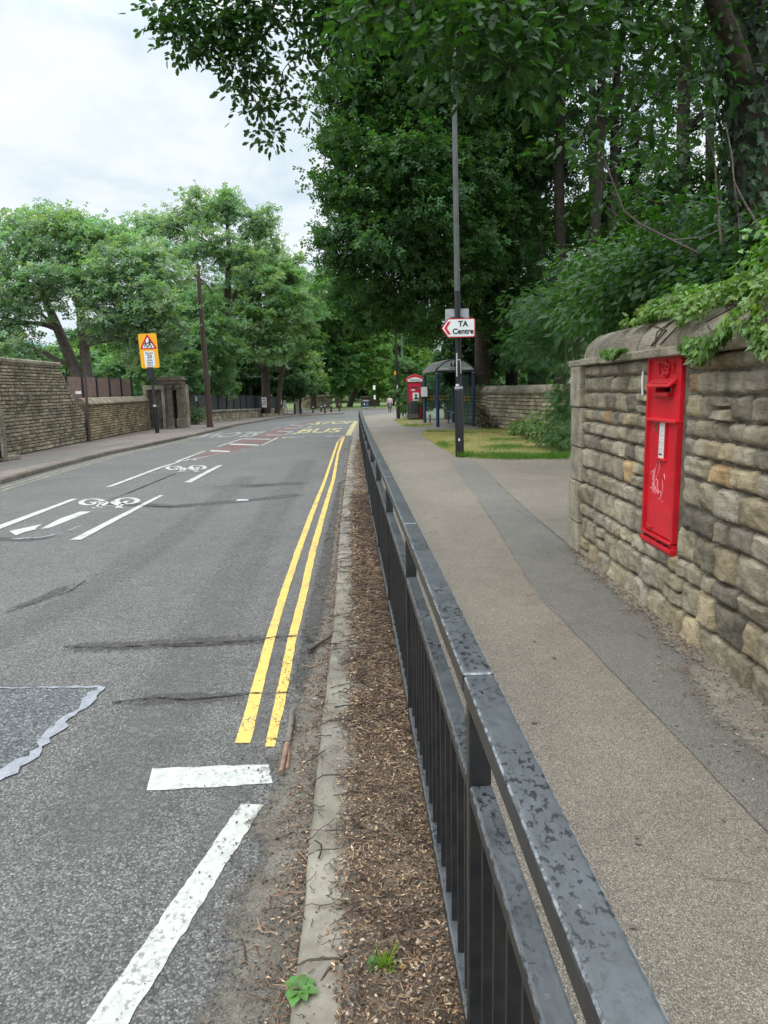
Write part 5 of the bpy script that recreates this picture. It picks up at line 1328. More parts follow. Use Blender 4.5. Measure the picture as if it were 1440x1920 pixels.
# ---- trees at the far bend of the road
for (lab, tr_, lb, col, br) in (
    ('tall chestnut at the bend with a pale leaning trunk behind the bollards', [(636, 768, 90), (630, 730, 90), (622, 690, 90), (620, 600, 90)], ((600, 660, 88, 2.4), (640, 660, 88, 2.2), (620, 600, 88, 2.5), (600, 560, 89, 2.2), (645, 590, 88, 2.2), (590, 620, 88, 2), (625, 710, 87, 1.6), (655, 700, 88, 1.6), (610, 690, 88, 1.6), (640, 730, 88, 1)), (.08, .165, .05), 'bark_pale'),
    ('bright green tree at the bend standing over the blue waste bin', [(655, 768, 92), (662, 740, 92), (668, 700, 92), (672, 620, 92)], ((680, 640, 90, 2.2), (660, 620, 91, 2.2), (690, 690, 90, 2.0), (700, 650, 91, 2.2), (670, 700, 90, 1.8), (705, 700, 90, 1.7), (690, 600, 91, 2.2), (665, 560, 92, 2.4), (700, 560, 93, 2.4)), (.115, .215, .05), 'bark'),
    ('light yellow green tree beyond the junction left of the far lamp post', [(735, 770, 96), (735, 700, 96), (735, 620, 96)], ((735, 640, 94, 2.2), (720, 690, 94, 2.0), (745, 700, 94, 2.0), (760, 660, 95, 2.4), (730, 600, 95, 2.2), (770, 620, 96, 2.4), (715, 730, 93, 1.4), (750, 735, 94, 1.4), (780, 680, 96, 2.2)), (.13, .235, .05), 'bark'),
    ('two stemmed park tree with wide dark base near the low far wall', [(588, 770, 86), (588, 740, 86), (590, 690, 86), (595, 640, 86)], ((575, 640, 84, 2.2), (560, 680, 84, 1.8), (580, 700, 84, 1.6), (560, 620, 85, 2.2), (585, 590, 85, 2.2), (550, 710, 82, 1.3), (600, 720, 84, 1.0)), (.1, .185, .055), 'bark'),
    ('pale slim street tree by the dark pole at the end of the fence', [(560, 774, 74), (558, 750, 74), (562, 730, 74), (566, 690, 74)], ((560, 700, 74, 1.3), (580, 705, 74, 1.1), (550, 680, 74, 1.3), (575, 680, 75, 1.3), (590, 720, 74, .8), (545, 720, 74, .8)), (.14, .21, .085), 'bark_pale'),
    ('far background tree closing the view behind the chestnut', [(600, 768, 120), (600, 700, 120), (600, 600, 120)], ((560, 560, 118, 4), (610, 540, 120, 4), (650, 560, 120, 4), (690, 600, 122, 4), (600, 640, 120, 4), (660, 660, 122, 4), (720, 640, 122, 4), (760, 600, 122, 4), (590, 710, 120, 3), (640, 720, 120, 3), (690, 725, 122, 3), (740, 720, 122, 3), (790, 690, 122, 4)), (.075, .145, .05), 'bark')):
    g = atY(*tr_[0]); pts = [Vector((g.x, g.y, G(g.y) + .05))] + [atY(*q) for q in tr_[1:]]
    tree(lab, 'tree', [(pts, [.42 - .28 * i / (len(pts) - 1) for i in range(len(pts))])], [L(*q) for q in lb], col, .38, 1.3, 12, limbs=24, name='park_tree', bark=br, limb_r=.08, cl_r=.6)

# far woodland closing the view beyond the junction and fields
lobes = []
for _ in range(90):
    x = rnd.uniform(-95, 60); y = rnd.uniform(128, 150)
    hmax = 4.5 if x < -62 else 13
    lobes.append((x, y, rnd.uniform(-.5, hmax), rnd.uniform(3.0, 4.6)))
P, T, Nn, S, Cc, cent = crown_arrays(lobes, .5, 12, .6, (.06, .125, .042), cl_r=.9, colvar=.3)
o = foliage('treeline', P, T, Nn, S, Cc, 'ros', MT['leaf']); tag(o, 'far wood of green trees closing the view beyond the junction', kind='stuff')

# ------------------------------------------------------------------ street furniture, near side
def rrect(w, h, r, n=5, x0=0.0, y0=0.0):
    pts = []
    for cx, cy, a0 in ((w / 2 - r, h / 2 - r, 0), (-w / 2 + r, h / 2 - r, 90), (-w / 2 + r, -h / 2 + r, 180), (w / 2 - r, -h / 2 + r, 270)):
        for k in range(n + 1):
            a = R(a0 + 90 * k / n); pts.append((x0 + cx + r * math.cos(a), y0 + cy + r * math.sin(a)))
    return pts
EX, EZ = Vector((1, 0, 0)), Vector((0, 0, 1))      # signs that face the camera: x right, z up, normal -y

# tall lamp post
LB = Vector((1.81, 16.66, .1)); LTOP = Vector((1.7, 16.66, 9.2))
def lp(z): return LB.lerp(LTOP, (z - .1) / 9.1)
t = thing('lamp_post', 'tall lamp post with black lower half and grey upper pole carrying the direction sign', 'lamp post', LB)
mb = MB(); mb.tube([lp(.02), lp(1.62), lp(1.66), lp(1.70)], [.102, .1, .098, .074], 20); mb.tube([lp(.02), lp(.1)], [.115, .107], 20)
mb.build('base_column', MT['black'], t, smooth=40)
mb = MB(); mb.tube([lp(1.69), lp(3.85)], [.069, .066], 18); mb.build('black_shaft', MT['black'], t, smooth=40)
mb = MB(); mb.tube([lp(3.85), lp(9.15)], [.066, .05], 18); mb.build('upper_pole', MT['galv'], t, smooth=40)
mb = MB(); mb.tube([lp(1.665), lp(1.705), lp(1.72)], [.1, .102, .08], 20); mb.build('collar', MT['sign_back'], t, smooth=40)
mb = MB()
for (px, y0, y1, w_) in ((856.5, 662, 706, .02), (857.5, 720, 724, .08)):
    p0 = atY(px, y0, 16.59); p1 = atY(px, y1, 16.59); mb.box((p0 + p1) / 2, (w_, .004, abs(p0.z - p1.z)))
mb.tube([lp(2.32) + Vector((-.05, -.06, 0)), lp(2.33) + Vector((.03, -.072, 0)), lp(2.2) + Vector((.045, -.072, 0)), lp(2.02) + Vector((.05, -.07, 0))], .006, 5)
mb.build('torn_sticker', MT['sticker'], t)
mb = MB(); mb.box(lp(.5) + Vector((-.02, -.1, 0)), (.035, .01, .06)); mb.build('paint_chip', MT['sticker'], t)

# direction sign
SY = 16.5
t = thing('direction_sign', 'white arrow sign with red border reading TA Centre fixed to the tall lamp post', 'sign', (1.77, SY, 3.03))
Z1, Z0, XR, XS, XT = 3.235, 2.815, 2.15, 1.538, 1.382; zc = (Z0 + Z1) / 2
def arrow(m):
    r = max(.012, .05 - m)
    p = [(XT + m * 1.15, zc), (XS + m * .5, Z0 + m)]
    p += [(XR - m - r + r * math.sin(a), Z0 + m + r - r * math.cos(a)) for a in (0, .5, 1.05, PI / 2)]
    p += [(XR - m - r + r * math.cos(a), Z1 - m - r + r * math.sin(a)) for a in (0, .5, 1.05, PI / 2)]
    p += [(XS + m * .5, Z1 - m)]
    return p
OY = lambda d: Vector((0, SY - d, 0))
mb = MB(); mb.prism(arrow(0), OY(0), EX, EZ, .008); mb.build('red_border', MT['sign_red'], t)
mb = MB(); mb.prism(arrow(.022), OY(.009), EX, EZ, .003); f_ = mb.build('face', MT['sign_white'], t)
mb = MB(); mb.prism([(1.448, zc), (1.535, zc - .14), (1.6, zc - .14), (1.513, zc), (1.6, zc + .14), (1.535, zc + .14)], OY(.0125), EX, EZ, .003); mb.build('chevron', MT['sign_red'], t)
text('lettering', 'TA', MT['sign_black'], t, (1.875, SY - .016, zc + .085), EX, EZ, .17, .003, off=.0045)
text('lettering', 'Centre', MT['sign_black'], t, (1.875, SY - .016, zc - .078), EX, EZ, .165, .003, off=.0045)
mb = MB(); mb.box((1.772, SY + .05, zc + .1), (.16, .1, .03)); mb.box((1.772, SY + .05, zc - .1), (.16, .1, .03)); mb.build('bracket', MT['sign_back'], t)
t = thing('sign_plate', 'blank grey back of a square sign above the arrow sign on the lamp post', 'sign', (1.76, 16.75, 3.3))
mb = MB(); mb.prism(rrect(.54, .36, .02, 3, 1.768, 3.29), (0, 16.75, 0), EX, EZ, .006); mb.build('plate', MT['sign_back'], t)
mb = MB(); mb.box((1.768, 16.72, 3.3), (.3, .05, .03)); mb.build('bracket', MT['sign_back'], t)

# bus shelter
t = thing('bus_shelter', 'bus shelter with blue posts, clear panels and a barrel roof beside the footway', 'bus shelter', (2.7, 31.2, .1))
SX0, SX1, SY0, SY1 = 2.3, 3.76, 29.47, 33.0
cor = [(SX0, SY0), (SX1, SY0), (1.98, SY1), (3.3, SY1)]
for (x, y) in cor:
    mb = MB(); mb.cyl((x, y), .07, .05, 2.28, 14); mb.build('post', MT['blue'], t, smooth=40)
    mb = MB(); mb.cyl((x, y), .078, 2.27, 2.3, 14); mb.build('post_cap', MT['sign_back'], t, smooth=40)
def arc(s, n=14, drop=0.0):
    x0 = SX0 + (1.98 - SX0) * s - .1; x1 = SX1 + (3.3 - SX1) * s + .1; y = SY0 - .06 + (SY1 + .12 - SY0) * s
    return [Vector((x0 + (x1 - x0) * k / n, y, 2.38 + .45 * math.sin(PI * k / n) ** .85 - drop)) for k in range(n + 1)]
mb = MB(); vs = []; fs = []; n = 14; m = 8
for i in range(m + 1): vs += arc(i / m, n)
for i in range(m + 1): vs += arc(i / m, n, .035)
for i in range(m):
    for k in range(n):
        q = i * (n + 1) + k; o2 = (m + 1) * (n + 1)
        fs += [(q, q + 1, q + n + 2, q + n + 1), (q + o2, q + n + 1 + o2, q + n + 2 + o2, q + 1 + o2)]
mb.add(vs, fs); roof = mb.build('roof', MT['roofgrey'], t, smooth=60)
mb = MB()
for i in range(0, 9): mb.tube([p + Vector((0, 0, .012)) for p in arc(i / 8)], .018, 5)
mb.build('roof_rib', MT['black'], roof)
def fascia_poly(sc):
    a = arc(0); c = Vector((sum(p.x for p in a) / len(a), 0, 2.36))
    return [(c.x + (p.x - c.x) * sc, 2.37 + (p.z - 2.37) * sc) for p in a]
pl = fascia_poly(1.0)
mb = MB(); mb.prism([(pl[0][0], 2.3)] + [(pl[-1][0], 2.3)] + pl[::-1], (0, SY0 - .07, 0), EX, EZ, .03); mb.build('fascia_frame', MT['black'], t)
pl = fascia_poly(.93)
mb = MB(); mb.prism([(pl[0][0], 2.385)] + [(pl[-1][0], 2.385)] + pl[::-1], (0, SY0 - .105, 0), EX, EZ, .008); fa = mb.build('fascia_panel', MT['fascia'], t)
mb = MB(); mb.box((3.03, SY0 - .116, 2.445), (1.3, .004, .085)); mb.build('name_strip', MT['sign_white'], fa)
text('lettering', 'Fulwood Road', MT['print'], fa, (3.03, SY0 - .121, 2.446), EX, EZ, .095, .003, off=.001)
mb = MB(); mb.box((2.93, SY0 - .118, 2.62), (.2, .006, .2)); lg = mb.build('logo', MT['sign_black'], fa)
mb = MB(); mb.prism([(-.075, .07), (-.02, .02), (-.03, -.08), (.012, -.08), (.022, .02), (.078, .055), (.078, .078), (-.075, .082)], (2.93, SY0 - .122, 2.62), EX, EZ, .004); mb.build('logo_mark', MT['sign_white'], fa)
for (a, b, z0, z1, nm) in ((cor[1], cor[3], .2, 2.25, 'back_panel'), (cor[2], cor[3], .25, 2.2, 'end_panel'), ((3.0, SY0), (SX1 - .08, SY0), .25, 2.2, 'end_panel')):
    mb = MB(); mb.bar((a[0], a[1], z0), (a[0], a[1], z1), .01, .01)
    mb = MB(); A, B = Vector((*a, 0)), Vector((*b, 0)); d = (B - A).normalized(); A += d * .08; B -= d * .08
    mb.prism([(0, z0), ((B - A).length, z0), ((B - A).length, z1), (0, z1)], A, d, EZ, .008); pn = mb.build(nm, MT['glass'], t)
    mb = MB()
    nn = d.cross(EZ)
    for k in range(int((B - A).length / .13)):
        for r_ in (0, 1):
            c = A + d * (.08 + k * .13) + EZ * (1.17 + r_ * .13) + nn * .012
            mb.prism([(.035 * math.cos(q * PI / 5), .035 * math.sin(q * PI / 5)) for q in range(10)], c, d, EZ, .003)
    mb.build('dot_band', MT['dot'], pn)
mb = MB()
for f in (.5,):
    p = Vector((SX1, SY0, 0)).lerp(Vector((3.3, SY1, 0)), f); mb.cyl((p.x, p.y), .035, .1, 2.35, 10)
mb.build('mullion', MT['blue'], t, smooth=40)
mb = MB(); mb.tube([(3.2, 30.2, .62), (2.98, 32.5, .62)], .035, 8)
for y in (30.5, 32.2): mb.cyl((3.19 - (y - 30.2) * .1, y), .03, .1, .62, 8)
mb.build('perch_rail', MT['blue'], t, smooth=40)
t = thing('timetable_case', 'white bus timetable in a black frame on the far post of the shelter', 'timetable', (2.0, 32.9, 1.4))
p0 = atY(789, 725, 32.85); p1 = atY(803, 744, 32.85); c = (p0 + p1) / 2
mb = MB(); mb.box(c, (p1.x - p0.x + .03, .05, p0.z - p1.z + .05)); mb.build('case', MT['black'], t, bevel=.006)
mb = MB(); mb.box(c + Vector((-.02, -.028, 0)), (p1.x - p0.x - .05, .006, p0.z - p1.z - .03)); sh = mb.build('sheet', MT['card'], t)
mb = MB()
for k in range(5): mb.box(c + Vector((-.03, -.033, .17 - k * .085)), (.25, .003, .014))
mb.build('printed_line', MT['print_grey'], sh)
t = thing('stub_post', 'short brown wooden stub post by the blue shelter post', 'post', (2.2, 32.8, .1))
mb = MB(); mb.cyl((2.2, 32.8), .045, .05, .5, 8, r1=.05); mb.build('stub', MT['bark_pale'], t, smooth=40)

# phone kiosk with poster
KX, KY = 1.745, 37.2
t = thing('phone_kiosk', 'red and black phone kiosk with domed red roof and a red poster on its side', 'phone box', (KX, KY + .4, .07))
w_ = .82
def kz(z): return z + .07
mb = MB(); mb.box((KX, KY + .42, kz(.95)), (w_, .8, 1.9)); mb.build('body', MT['black'], t, bevel=.02)
n = 12; prof = [(-w_ / 2 - .03 + (w_ + .06) * k / n, kz(2.12 + .2 * math.sin(PI * k / n))) for k in range(n + 1)]
mb = MB(); mb.prism([(-w_ / 2 - .03, kz(1.92)), (w_ / 2 + .03, kz(1.92))] + prof[::-1], (KX, KY + .86, 0), EX, EZ, .88); rf = mb.build('roof', MT['kiosk_red'], t, bevel=.02)
mb = MB(); pr = [(x * .88, kz(1.95) + (z - kz(1.95)) * .62) for x, z in prof]
mb.prism([(-w_ * .45, kz(1.95)), (w_ * .45, kz(1.95))] + pr[::-1], (KX, KY - .022, 0), EX, EZ, .012); sb = mb.build('sign_band', MT['sign_white'], rf)
text('lettering', 'TELEPHONE', MT['print'], rf, (KX, KY - .037, kz(2.02)), EX, EZ, .1, .003)
mb = MB(); mb.box((KX - .01, KY + .015, kz(1.32)), (.66, .02, 1.1)); po = mb.build('poster', MT['poster'], t)
mb = MB(); mb.box((KX + .03, KY, kz(1.18)), (.32, .01, .42)); mb.build('picture_panel', MT['sign_white'], po)
mb = MB(); zz_ = kz(1.14)
mb.prism([(-.1, -.1), (.12, -.12), (.13, -.04), (.03, .0), (.06, .07), (.03, .15), (-.03, .16), (-.06, .1), (-.03, .03), (-.07, -.02)], (KX + .04, KY - .006, zz_ + .02), EX, EZ, .004); mb.build('portrait', MT['print'], po)
mb = MB(); 
for x, z, wd in ((-.02, 1.66, .42), (-.06, 1.53, .3)): mb.box((KX + x, KY + .003, kz(z)), (wd, .006, .06), tint=(1, 1, 1))
mb.build('printed_line', MT['print'], po)
mb = MB()
for x, z, wd in ((-.1, 1.53, .2),): mb.box((KX + x, KY - .001, kz(z)), (wd, .006, .07))
for k in range(5): mb.box((KX - .2 + k * .1, KY + .003, kz(.86 + .03 * (k % 2))), (.06, .006, .03))
mb.build('printed_line', MT['sign_white'], po)
mb = MB(); mb.box((KX - w_ / 2 + .03, KY, kz(.95)), (.05, .03, 1.86)); mb.box((KX + w_ / 2 - .03, KY, kz(.95)), (.05, .03, 1.86)); mb.build('frame', MT['galv'], t, bevel=.006)
mb = MB(); mb.box((KX + .25, KY + .01, kz(.38)), (.2, .02, .7)); mb.build('lower_panel', MT['poster'], t)
t = thing('litter_bin', 'black litter bin with two pale bands standing in front of the phone kiosk', 'litter bin', (1.66, 36.6, .09))
mb = MB(); vs = []
for z, hw, hd in ((.1, .23, .2), (.12, .245, .215), (1.0, .255, .22), (1.06, .235, .2)):
    vs += [Vector((1.66 + a, 36.6 + b, z)) for a, b in rrect(2 * hw, 2 * hd, .05, 3)]
k = len(rrect(1, 1, .1, 3)); fs = [tuple(range(k - 1, -1, -1)), tuple(3 * k + q for q in range(k))]
for i in range(3): fs += [(i * k + q, i * k + (q + 1) % k, (i + 1) * k + (q + 1) % k, (i + 1) * k + q) for q in range(k)]
mb.add(vs, fs); bn = mb.build('bin_body', MT['bin'], t, smooth=35)
for z in (.24, .34):
    mb = MB(); mb.prism(rrect(.505, .445, .05, 3), (1.66, 36.6, z), EX, Vector((0, 1, 0)), .02); mb.build('band', MT['band'], bn)
# second lamp post, green pole, far signs
t = thing('lamp_post', 'black lamp post with a small yellow box and white sticker left of the phone kiosk', 'lamp post', (.945, 40.8, -.01))
P_ = lambda z: Vector((.945 - .075 * z / 4.6, 40.8, z))
mb = MB(); mb.tube([P_(-.05), P_(1.55), P_(1.62)], [.12, .11, .08], 14); mb.build('base_column', MT['black'], t, smooth=40)
mb = MB(); mb.tube([P_(1.6), P_(8)], [.078, .06], 14); mb.build('black_shaft', MT['black'], t, smooth=40)
mb = MB(); mb.box(P_(2.55) + Vector((-.11, -.02, 0)), (.1, .1, .2)); mb.build('yellow_box', MT['sign_yellow'], t)
mb = MB(); mb.box(P_(1.75) + Vector((-.01, -.09, 0)), (.07, .01, .25)); mb.build('sticker', MT['sticker'], t)
t = thing('pole', 'slim pale green pole standing behind the black lamp post', 'pole', (1.42, 48, -.26))
mb = MB(); mb.cyl((1.42, 48), .075, -.3, 6.5, 10, r1=.065); mb.build('shaft', MT['green_post'], t, smooth=40)

# ------------------------------------------------------------------ grass verge by the lamp post
VPX = [(790, 815), (815, 833), (850, 853), (875, 859), (960, 862), (1067, 861), (1067, 806), (985, 800), (905, 804), (850, 806), (800, 808)]
VP = [at(x, y, .1) for x, y in VPX]
def inside(x, y, P):
    c = False; n = len(P)
    for i in range(n):
        a, b = P[i], P[i - 1]
        if (a.y > y) != (b.y > y) and x < (b.x - a.x) * (y - a.y) / (b.y - a.y) + a.x: c = not c
    return c
mb = MB(); mb.add([Vector((p.x, p.y, .106)) for p in VP], [tuple(range(len(VP)))[::-1]])
o = mb.build('verge_lawn', MT['grass']); o['kind'] = 'structure'
K2 = [at(x, y, .1) for x, y in ((738, 789), (757, 799), (800, 801), (812, 796), (790, 786), (765, 783))]
mb = MB(); mb.add([Vector((p.x, p.y, p.z + .006)) for p in K2], [tuple(range(len(K2)))[::-1]]); o = mb.build('kiosk_lawn', MT['grass']); o['kind'] = 'structure'
def grass(name, label, poly, n, h0, h1, wd):
    P = []; 
    xs = [p.x for p in poly]; ys = [p.y for p in poly]
    while len(P) < n:
        x = rnd.uniform(min(xs), max(xs)); y = rnd.uniform(min(ys), max(ys))
        if inside(x, y, poly): P.append((x, y, G(y) + .104))
    P = np.array(P); k = len(P)
    dry = np.array([noise.noise((p[0] * .9, p[1] * .6, 3.3)) + .35 * noise.noise((p[0] * 4, p[1] * 4, 1)) for p in P]) + np.clip((P[:, 1] - 17.5) * .07, -.25, .35)
    dry = np.clip(dry * 2.0 + .24, 0, 1)[:, None]
    col = np.array((.09, .175, .03)) * (1 - dry) + np.array((.38, .31, .13)) * dry
    col *= rng.uniform(.65, 1.3, (k, 1))
    T = np.stack([rng.normal(0, .55, k), rng.normal(0, .55, k), np.ones(k)], 1)
    S = rng.uniform(h0, h1, k) * (1 - .45 * dry[:, 0])
    Nn = rng.normal(size=(k, 3))
    V = np.array([(0, -wd, 0), (0, wd, 0), (.55, .7 * wd, .02), (1, 0, .15), (.55, -.7 * wd, .02)]); TPL['blade'] = (V, [(0, 1, 2, 4), (4, 2, 3)])
    o = foliage(name, P, T, Nn, S, col, 'blade', MT['grassblade']); tag(o, label, kind='stuff'); return o
grass('grass', 'short half dry grass on the verge round the tall lamp post', VP, 42000, .03, .1, .06)
grass('grass', 'parched yellow grass round the litter bin and kiosk', K2, 5000, .04, .1, .08)
EDGE = [at(x, y, .1) for x, y in ((792, 812), (815, 829), (850, 849), (872, 857), (960, 861), (1067, 860), (1067, 855), (960, 855), (880, 852), (852, 843), (817, 824), (797, 810))]
grass('grass', 'longer green grass fringe along the edge of the verge', EDGE, 5000, .06, .16, .05)
tw = thing('grass_tuft', 'green grass tuft growing at the foot of the tall lamp post', 'grass tuft', (1.84, 16.5, .1))
n = 90; foliage('blades', np.array([(1.84, 16.5, .1)]) + rng.normal(0, .05, (n, 3)) * (1, 1, 0), np.stack([rng.normal(0, .4, n), rng.normal(0, .4, n), np.ones(n)], 1), rng.normal(size=(n, 3)), rng.uniform(.08, .2, n), np.array((.08, .17, .03)) * rng.uniform(.7, 1.3, (n, 1)), 'blade', MT['grassblade'], tw, (1.84, 16.5, .1))

# ------------------------------------------------------------------ weeds by the kerb
def rosette_plant(label, c, R_, n, name='weed_plant', col=(.11, .24, .06), up=(.15, .8)):
    t = thing(name, label, 'plant', c); mb = MB()
    for i in range(n):
        a = i * 2.4 + rnd.uniform(-.2, .2); ring = i / n; u = up[0] + (up[1] - up[0]) * (1 - ring if True else 0); Lf = R_ * (.55 + .5 * ring) * rnd.uniform(.85, 1.1)
        d = Vector((math.cos(a), math.sin(a), 0)); s = Vector((-math.sin(a), math.cos(a), 0)); W = Lf * .29
        vs = []; m = 7
        for k in range(m + 1):
            q = k / m; wd = W * math.sin(PI * min(1, q * .93 + .05)) ** .8 * (1 if q < .98 else .05)
            r_ = Lf * q; z = Lf * (u * q - .75 * u * q * q) + .006
            p = c + d * r_ + EZ * z
            vs += [p - s * wd + EZ * wd * .35, p - EZ * .0, p + s * wd + EZ * wd * .35]
        fs = []
        for k in range(m): fs += [(3 * k, 3 * k + 1, 3 * k + 4, 3 * k + 3), (3 * k + 1, 3 * k + 2, 3 * k + 5, 3 * k + 4)]
        g = rnd.uniform(.75, 1.2); mb.add(vs, fs, (col[0] * g * rnd.uniform(.8, 1.2), col[1] * g, col[2] * g))
    mb.build('leaves', MT['leaf'], t, smooth=180); return t
rosette_plant('leafy green weed rosette growing between two kerb stones', at(561, 1862, .1), .056, 17, up=(.35, 1.3))
rosette_plant('small weed with a few round leaves beside the grass tuft in the litter', at(703, 1812, .105), .034, 8, col=(.09, .22, .05), up=(.3, 1.0))
c = at(724, 1816, .105); t = thing('grass_tuft', 'small bright grass tuft with one yellow leaf in the litter by the railing', 'grass tuft', c)
n = 46; foliage('blades', np.array([tuple(c)]) + rng.normal(0, .008, (n, 3)) * (1, 1, 0), np.stack([rng.normal(0, .55, n), rng.normal(0, .55, n), np.ones(n)], 1), rng.normal(size=(n, 3)), rng.uniform(.03, .085, n), np.array((.16, .26, .03)) * rng.uniform(.7, 1.3, (n, 1)), 'blade', MT['grassblade'], t, tuple(c))
c2 = at(752, 1818, .108); foliage('yellow_leaf', np.array([tuple(c2)]) + np.array([(-.012, 0, .004)]), np.array([(1, .1, .1)]), np.array([(0, 0, 1.0)]), np.array([.034]), np.array([(.6, .4, .06)]), 'dia', MT['leaf'], t, tuple(c))

# ------------------------------------------------------------------ left side of the road
lt = lambda r, f: (lambda t: (t, t * r.uniform(.96, 1.0), t * r.uniform(.86, .98)))(r.uniform(.65, 1.2))
# tall wall, its end sweeping down
A = Vector((-9.7, 8.0, .1)); B = Vector((-10.38, 25.0, .1)); dW = (B - A).normalized(); nW = Vector((dW.y, -dW.x, 0)); LW = (B - A).length
t = thing('tall_stone_wall', 'tall dark stone wall by the far footway with its end sweeping down in a curve', 'stone wall', A)
def topz(u):
    e = LW - u     # distance from the sweeping end
    return 2.62 if e > 1.75 else 1.0 + 1.5 * max(0.0, min(1.0, e / 1.75)) ** 1.25
mb = MB()
r_ = random.Random(2); z = .02
while z < 2.6:
    h = r_.uniform(.075, .12); u = 0.0
    ue = LW
    while ue > 0 and topz(ue) < z + h: ue -= .03
    sub = MB(); walling(sub, 0.0, ue, z, z + h, lambda u, zz, d: A + dW * u + nW * d + EZ * zz, (h, h), (.16, .42), .035, None, tints=lt, seed=int(z * 100), gap=.007)
    mb.v and None
    mb.add([], [])
    k = len(mb.v); mb.v += sub.v; mb.f += [tuple(i + k for i in f) for f in sub.f]; mb.t += sub.t
    z += h
mb.build('stonework', MT['stone_far'], t)
mb = MB(); pts = [(u, topz(u) - .1) for u in [LW * k / 160 for k in range(161)]]
mb.prism([(0, -.1), (LW, -.1)] + pts[::-1], A - nW * .4, dW, EZ, .4); mb.build('wall_core', MT['mortar'], t)
mb = MB(); k = 0; u = 0.0
while u < LW - 1.8:
    L_ = min(.3, LW - 1.7 - u); a, b = 2.62, 2.62; tt = rnd.uniform(.8, 1.15)
    ang = math.atan2(b - a, L_); c = A + dW * (u + L_ / 2) - nW * .2 + EZ * ((a + b) / 2 - .03)
    Mx = Matrix((dW * math.cos(ang) + EZ * math.sin(ang), -nW, EZ * math.cos(ang) - dW * math.sin(ang))).transposed()
    mb.box(c, (math.hypot(L_, b - a) - .01, .54, .14), M=Mx, tint=(tt, tt * .97, tt * .9)); u += L_
mb.build('coping', MT['coping'], t, bevel=.04)
mb = MB(); mb.box(A + dW * (LW - 4.2) + nW * .03 + EZ * 1.6, (.1, .14, .2), rz=.04); mb.build('stone_bracket', MT['sooty'], t)
# lower wall
A2 = Vector((-10.36, 25.1, .1)); B2 = Vector((-10.72, 33.0, .1)); d2 = (B2 - A2).normalized(); n2 = Vector((d2.y, -d2.x, 0)); L2 = (B2 - A2).length
t = thing('low_stone_wall', 'low buff stone wall with sloping coping stones under the brown slatted fence', 'stone wall', A2)
mb = MB(); walling(mb, 0, L2, .02, 1.28, lambda u, zz, d: A2 + d2 * u + n2 * d + EZ * zz, (.07, .11), (.14, .38), .035, None, tints=lambda r, f: (lambda q: (q * 1.12, q * 1.04, q * .86))(r.uniform(.8, 1.3)), seed=8, gap=.007)
mb.build('stonework', MT['stone_far'], t)
mb = MB(); mb.box(A2.lerp(B2, .5) - n2 * .2 + EZ * .6, (.38, L2, 1.34), rz=math.atan2(-d2.x, d2.y)); mb.build('wall_core', MT['mortar'], t)
mb = MB(); u = 0
while u < L2 - .05:
    L_ = min(.3, L2 - u); tt = rnd.uniform(.8, 1.2); lean = .12
    poly = [(-.32, 1.27), (.09, 1.27), (.07, 1.33), (-.1, 1.5), (-.22, 1.52), (-.32, 1.42)]
    mb.prism(poly, A2 + d2 * (u + .006), n2, EZ, -(L_ - .012), (tt, tt * .97, tt * .9)); u += L_
mb.build('coping', MT['coping'], t, bevel=.02)
# slatted fence behind it
t = thing('slatted_fence', 'brown composite slatted fence with dark posts standing behind the low stone wall', 'fence', A2 - n2 * .5)
FA, FB = A2 - n2 * .55 - d2 * 1.6, A2 - n2 * .55 + d2 * 7.4; LF = (FB - FA).length
for k in range(7):
    p = FA + d2 * (LF * k / 6); mb = MB(); mb.box(p + EZ * 1.2, (.1, .1, 2.3), rz=math.atan2(-d2.x, d2.y)); mb.build('post', MT['fence_dark'], t)
for k in range(6):
    a = FA + d2 * (LF * k / 6 + .05); b = FA + d2 * (LF * (k + 1) / 6 - .05); mb = MB()
    for i in range(24):
        z = .55 + i * .073; q = rnd.uniform(.9, 1.1); mb.bar(a + EZ * z, b + EZ * z, .02, .0705 - .004 * (i % 2), tint=(q, q, q))
    mb.build('slat_panel', MT['slat'], t)
# slim brown post with a white plate
t = thing('sign_post', 'slim brown post with a small white plate standing against the end of the tall wall', 'post', (-10.28, 25.0, .1))
mb = MB(); mb.tube([(-10.28, 25, .05), (-10.22, 25, 2.32)], [.055, .045], 10); mb.build('shaft', MT['brown'], t, smooth=40)
p = atY(147, 736, 24.95); mb = MB(); mb.box(p, (.2, .012, .1)); mb.build('plate', MT['sign_white'], t)
t = thing('pipe_post', 'short rusty pipe standing against the tall dark wall', 'post', (-10.02, 21.6, .1))
p = at(50, 843, .1); mb = MB(); mb.cyl((p.x + .15, p.y - .2), .03, .05, 1.0, 8); mb.cyl((p.x + .15, p.y - .2), .045, .98, 1.06, 8); mb.build('shaft', MT['brown'], t, smooth=40)
# carved gate pier at the left edge
c = Vector((-10.3, 18.3, .1)); t = thing('gate_pier', 'weathered stone gate pier with a pointed blind arch at the left edge', 'gate pier', c)
mb = MB(); hw = .36
prof = [(-hw, 0), (hw, 0), (hw, 1.15)] + [(hw * math.cos(a), 1.15 + .36 * math.sin(a)) for a in (.3, .6, .9, 1.2, PI / 2, 1.95, 2.25, 2.55, 2.85)] + [(-hw, 1.15)]
mb.prism(prof, c + Vector((0, -.35, 0)), Vector((.3, .954, 0)), EZ, .7); mb.build('pier', MT['sooty'], t, bevel=.03)
ax = Vector((.3, .954, 0)); nn = ax.cross(EZ)
mb = MB(); arch = [(-.16, .12), (-.16, .95), (-.12, 1.12), (0, 1.25), (.12, 1.12), (.16, .95), (.16, .12)]
mb.tube([c + Vector((0, -.35, 0)) + nn * .72 + ax * x + EZ * z for x, z in arch], .035, 7); mb.build('arch_moulding', MT['coping'], t)
